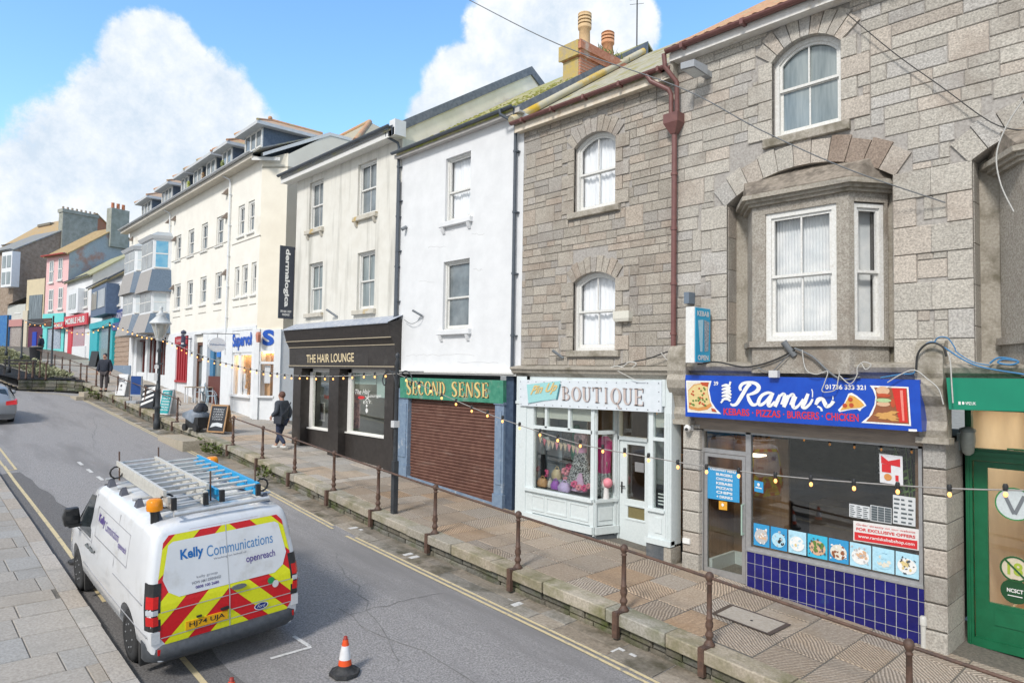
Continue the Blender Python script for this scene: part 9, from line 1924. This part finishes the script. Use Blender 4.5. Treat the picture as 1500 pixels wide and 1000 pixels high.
 def ladder(lab, y0, y1, x0, x1, z, mat, rung, n, copies):
  o = thing('ladder', lab, 'ladder', Mw @ Vector((x0, (y0+y1)/2, z)), 'ladders on the van roof'); o.rotation_euler = t.rotation_euler; o.scale = t.scale; c = Vector((x0, (y0+y1)/2, z))
  for k in range(copies):
   dz = .085*k; q = .035*k
   for y in (y0+q, y1-q): m = MB(); m.box(x0-c.x+.05*k, x1-c.x-.05*k, y-.02-c.y, y+.02-c.y, dz, dz+.075); part('stile', m, mat, o, **L)
   for j in range(n): m = MB(); x = x0+.12+(x1-x0-.24)*j/(n-1)-c.x; m.tube([(x, y0+q-c.y, dz+.04), (x, y1-q-c.y, dz+.04)], .017, 6); part('rung', m, rung, o, **L)
  m = MB(); [m.box(x0-c.x-.05, x0-c.x, y-.03-c.y, y+.03-c.y, -.0, .16) for y in (y0, y1)]; part('end_cap', m, blk, o, **L)
 ladder('stacked aluminium ladder on the left of the van roof rack', .56, .16, -.5, 2.05, 2.055, M('ladder aluminium', (.66, .64, .58), (.55, .53, .48), 18, .45, metal=.2), al, 9, 3); ladder('bright blue fibreglass ladder on the right of the van roof rack', -.06, -.56, -.48, 2.1, 2.055, M('blue fibreglass', (.015, .30, .58), (.02, .34, .62), 9, .4), M('ladder aluminium', (.66, .64, .58)), 9, 2)
van()
def car():
 X0, Y0 = -33.2, 3.35; fx = Vector((-3, 0, RZ(X0-3, Y0)-RZ(X0, Y0))).normalized(); ly = Vector((0, -1, 0)); uz = fx.cross(ly); t = thing('car', 'silver hatchback driving away uphill, cut off by the left picture edge', 'car', (X0, Y0, RZ(X0, Y0)), rz=0); t.rotation_euler = Matrix((fx, ly, uz)).transposed().to_euler(); bpy.context.view_layer.update(); L = dict(local=True)
 hz = [.22, .35, .55, .75, .92, 1.1, 1.3, 1.42, 1.46, 1.47]; hw_ = [.78, .86, .89, .89, .86, .78, .68, .55, .3, 0]
 st = [(-.78, .92, .86, .0), (-.74, .98, .94, 0), (-.62, 1.12, .985, 0), (-.35, 1.36, 1, 0), (.0, 1.44, 1, 0), (.6, 1.47, 1, 0), (1.3, 1.45, 1, 0), (1.9, 1.15, .99, 0), (2.3, .96, .98, 0), (3.0, .85, .93, 0), (3.25, .7, .8, 0)]
 m = MB(); m.loft(body_loft(st, hz, hw_, .92, 1.47), True, True, True); b = part('body', m, M('silver grey car paint', (.36, .37, .38), (.32, .33, .34), 3, .3, metal=.4, coat=.4), t, **L); arches(b, (0, 2.55), .34, .31); wheels(t, (0, 2.55), .86, .31, .18)
 m = MB(); m.loft([[(-.72, -.62, .97), (-.72, .62, .97)], [(-.40, -.5, 1.34), (-.40, .5, 1.34)]], False, False); part('rear_window', m, car_gl, t, **L)
 for s in (-1, 1):
  m = MB(); m.loft([[(-.82, s*.5, .76), (-.8, s*.84, .78), (-.55, s*.9, .8), (-.55, s*.8, .8)], [(-.80, s*.5, .9), (-.76, s*.82, .95), (-.5, s*.88, .97), (-.5, s*.7, .97)]], True, True, False); part('tail_lamp', m, P_('bright red lamp', (.75, .03, .03), .2), t, **L)
  m = MB(); m.loft([[(-.3, s*.865, .96), (1.75, s*.865, .96)], [(-.1, s*.70, 1.34), (1.2, s*.70, 1.34)]], False, False); part('side_window', m, car_gl, t, **L); m = MB(); m.box(1.45, 1.55, s*.85-.0, s*.85+s*.0+.02, .95, 1.0); m.sphere((1.5, s*1.0, 1.02), .1, 8, 6, sc=(.6, 1, .8)); part('mirror', m, P_('silver mirror', (.36, .37, .38)), t, **L)
 m = MB(); m.box(-.84, -.6, -.8, .8, .26, .42); part('bumper', m, gr_ if False else M('dark lower bumper', (.10, .10, .10)), t, **L); m = MB(); m.box(-.80, -.785, -.26, .26, .62, .73); part('number_plate', m, P_('yellow plate', (.72, .42, .02), .3), t, **L)
car()
def cones():
 org_ = M('orange cone plastic', (.78, .09, .015), (.70, .08, .015), 12, .5, c3=(.5, .08, .03), s3=6, t3=(.6, .75)); whi = M('scuffed white cone sleeve', (.72, .72, .72), (.62, .61, .6), 10, .4); H = .60
 def rr(z): return .135-.10*z/H
 ref = None
 for x, y, lab in ((-7.70, 4.46, 'orange and white traffic cone standing whole on the road behind the van'), (-7.66, 3.04, 'traffic cone of which only the orange tip shows at the bottom edge'), (-14.15, 2.86, 'traffic cone half hidden by the front wheel of the van')):
  z = RZ(x, y)+.006
  if ref is None:
   t = thing('traffic_cone', lab, 'cone', (x, y, z), 'traffic cones around the van'); t.scale = (.76, .76, .76); L = dict(local=True); m = MB(); m.hprism([(.25*math.cos(k*math.pi/4+.3926), .25*math.sin(k*math.pi/4+.3926)) for k in range(8)], 0, .05); m.lathe([(.2, .05), (.155, .08), (rr(.12)+.004, .12), (rr(.15)+.003, .15)], 16); part('base', m, M('black cone base', (.02, .02, .021), (.05, .05, .05), 12, .7), t, **L)
   for z0, z1, mat, nm in ((.15, .24, org_, 'cone'), (.24, .455, whi, 'sleeve'), (.455, .55, org_, 'cone')): m = MB(); m.lathe([(rr(z0)+(.003 if nm == 'sleeve' else 0), z0), (rr(z1)+(.003 if nm == 'sleeve' else 0), z1)], 20); part(nm, m, mat, t, **L)
   m = MB(); m.lathe([(.043, .55), (.034, .56), (.03, .6), (.012, .605)], 14); part('tip', m, P_('dark red tip', (.3, .03, .02)), t, **L); ref = t
  else: c = copy_tree(ref); c.location = (x, y, z); c['label'] = lab
cones()
def person(lab, px_, py_, h, yaw, pose, hair, skin_c, top, bot, shoe, cap=False, bag=False):
 b = onG(px_, py_); t = thing('person', lab, 'person', b, rz=yaw); k = h/1.78; L = dict(local=True)
 def skinned(name, V, E, R, mat, par, lv=2):
  me = bpy.data.meshes.new(name); me.from_pydata([Vector(v)*k for v in V], E, []); o = bpy.data.objects.new(name, me); COL.objects.link(o); o.modifiers.new('s', 'SKIN')
  for i, r in enumerate(R): me.skin_vertices[0].data[i].radius = ((r if isinstance(r, tuple) else (r, r))[0]*k, (r if isinstance(r, tuple) else (r, r))[1]*k); me.skin_vertices[0].data[i].use_root = i == 0
  o.modifiers.new('u', 'SUBSURF').levels = lv; m2 = bake(o, []); m2.materials.clear(); m2.materials.append(mat); [setattr(p, 'use_smooth', True) for p in m2.polygons]; o.parent = par; return o
 lf, rf = pose['feet']; lh, rh = pose['hands']; le, re = pose['elbows']; lk, rk = pose['knees']
 V = [(0, 0, .95), (0, .01, 1.15), (0, .01, 1.38), (0, 0, 1.5), (0, -.01, 1.58), (0, -.03, 1.68), (-.1, 0, .9), lk, lf, (lf[0], lf[1]-.13, lf[2]-.05), (.1, 0, .9), rk, rf, (rf[0], rf[1]-.13, rf[2]-.05), (-.19, 0, 1.43), le, lh, (.19, 0, 1.43), re, rh]
 E = [(0, 1), (1, 2), (2, 3), (3, 4), (4, 5), (0, 6), (6, 7), (7, 8), (8, 9), (0, 10), (10, 11), (11, 12), (12, 13), (2, 14), (14, 15), (15, 16), (2, 17), (17, 18), (18, 19)]
 bd = skinned('body', V, E, [.13, .12, .13, .055, .07, .085, .08, .055, .04, .035, .08, .055, .04, .035, .055, .042, .033, .055, .042, .033], skin_c, t)
 skinned('jacket', [(0, 0, .84), (0, .01, 1.1), (0, .01, 1.38), (0, .01, 1.5), (-.19, 0, 1.43), le, tuple(Vector(le).lerp(Vector(lh), .85)), (.19, 0, 1.43), re, tuple(Vector(re).lerp(Vector(rh), .85))], [(0, 1), (1, 2), (2, 3), (2, 4), (4, 5), (5, 6), (2, 7), (7, 8), (8, 9)], [(.225, .19), (.215, .18), (.215, .17), .1, .1, .085, .068, .1, .085, .068], top, t)
 skinned('trousers', [(0, 0, .92), (-.1, 0, .86), lk, (lf[0], lf[1], lf[2]+.04), (.1, 0, .86), rk, (rf[0], rf[1], rf[2]+.04)], [(0, 1), (1, 2), (2, 3), (0, 4), (4, 5), (5, 6)], [(.16, .14), .105, .08, .062, .105, .08, .062], bot, t)
 for f in (lf, rf): m = MB(); m.sphere((f[0]*k, (f[1]-.06)*k, (f[2]-.055)*k), .07*k, 10, 7, sc=(.75, 2.0, .8)); part('shoe', m, shoe, t, **L)
 m = MB(); m.sphere((0, .0, 1.695*k), .102*k, 14, 10, sc=(.92, 1.08, 1.08)); m.v = [v for v in m.v]; o = part('cap' if cap else 'hair', m, hair, t, **L)
 if not cap: m = MB(); m.sphere((0, -.055*k, 1.655*k), .085*k, 12, 9, sc=(.85, .9, 1.2)); m.sphere((0, -.14*k, 1.65*k), .018*k, 6, 5); part('face', m, skin_c, bd, **L)
 else: m = MB(); m.sphere((0, -.05*k, 1.645*k), .088*k, 12, 9, sc=(.85, .9, 1.15)); m.sphere((0, -.138*k, 1.64*k), .018*k, 6, 5); part('face', m, skin_c, bd, **L)
 m = MB(); [m.sphere((s*.033*k, -.128*k, 1.675*k), .010*k, 6, 4) for s in (-1, 1)]; part('eyes', m, ink_k, bd, **L)
 for hd in (lh, rh):
  m = MB(); m.sphere(tuple(Vector(hd)*k), .036*k, 8, 6, sc=(.7, 1, 1.2))
  for q in range(4): m.tube([(hd[0]*k, (hd[1]-.03+.02*q)*k, (hd[2]-.03)*k), (hd[0]*k, (hd[1]-.035+.022*q)*k, (hd[2]-.075-.01*(q in (1, 2)))*k), ((hd[0]+.01)*k, (hd[1]-.04+.02*q)*k, (hd[2]-.1)*k)], .0085*k, 5)
  m.tube([(hd[0]*k, (hd[1]-.03)*k, hd[2]*k), (hd[0]*k, (hd[1]-.065)*k, (hd[2]-.04)*k)], .01*k, 5); part('hand', m, skin_c, bd, **L)
 if bag:
  o = thing('shoulder_bag', 'dark grey bag slung at the hip of the man walking away', 'bag', Vector(b)+Matrix.Rotation(yaw, 3, 'Z') @ Vector((.22, .1, .95))); o.rotation_euler = (0, 0, yaw); m = MB(); m.loft([[(-.07, -.15, -.14), (.07, -.15, -.14), (.07, .15, -.14), (-.07, .15, -.14)], [(-.06, -.16, .1), (.05, -.16, .1), (.05, .16, .1), (-.06, .16, .1)]], True, True, False); part('body', m, P_('dark bag', (.03, .034, .045)), o, **L); m = MB(); m.tube([(.0, .1, .1), (-.2, .16, .3), (-.4, .1, .52)], .018, 5); part('strap', m, P_('dark bag', (.03, .034, .045)), o, **L)
sk = M('skin', (.50, .29, .21), (.45, .25, .18), 20, .6)
walk = dict(feet=[(-.1, -.28, .09), (.1, .26, .13)], knees=[(-.1, -.14, .49), (.1, -.02, .48)], elbows=[(-.27, .1, 1.15), (.27, .05, 1.16)], hands=[(-.27, .04, .92), (.24, -.2, 1.0)])
stand = dict(feet=[(-.11, 0, .09), (.11, -.03, .09)], knees=[(-.11, -.01, .49), (.11, -.03, .49)], elbows=[(-.28, .03, 1.14), (.28, .03, 1.14)], hands=[(-.28, -.06, .88), (.28, -.06, .88)])
person('man in a dark grey jacket and jeans walking away past the black salon', 411, 657, 1.80, math.radians(-68), walk, M('reddish brown hair', (.10, .05, .04), (.15, .08, .06), 40, .8), sk, M('charcoal jacket', (.045, .052, .068), (.06, .07, .085), 14, .8), M('dark jeans', (.022, .03, .06), (.035, .045, .08), 20, .8), P_('pale trainers', (.55, .55, .52)), bag=True)
person('man in a black coat and dark cap standing at the pavement edge', 152, 573, 1.88, math.radians(55), stand, P_('dark cap cloth', (.03, .035, .05)), sk, M('black coat', (.018, .022, .035), (.03, .035, .05), 14, .8), M('dark brown trousers', (.05, .042, .045), (.07, .06, .06), 20, .8), P_('dark shoes', (.04, .035, .03)), cap=True)
person('far pedestrian in dark clothes outside the cream fronted shop', 59, 523, 1.75, math.radians(-40), stand, P_('dark hair', (.04, .03, .025)), sk, M('navy coat', (.02, .03, .055), (.03, .04, .07), 14, .8), P_('black trousers', (.03, .03, .035)), P_('dark shoes', (.04, .035, .03)))
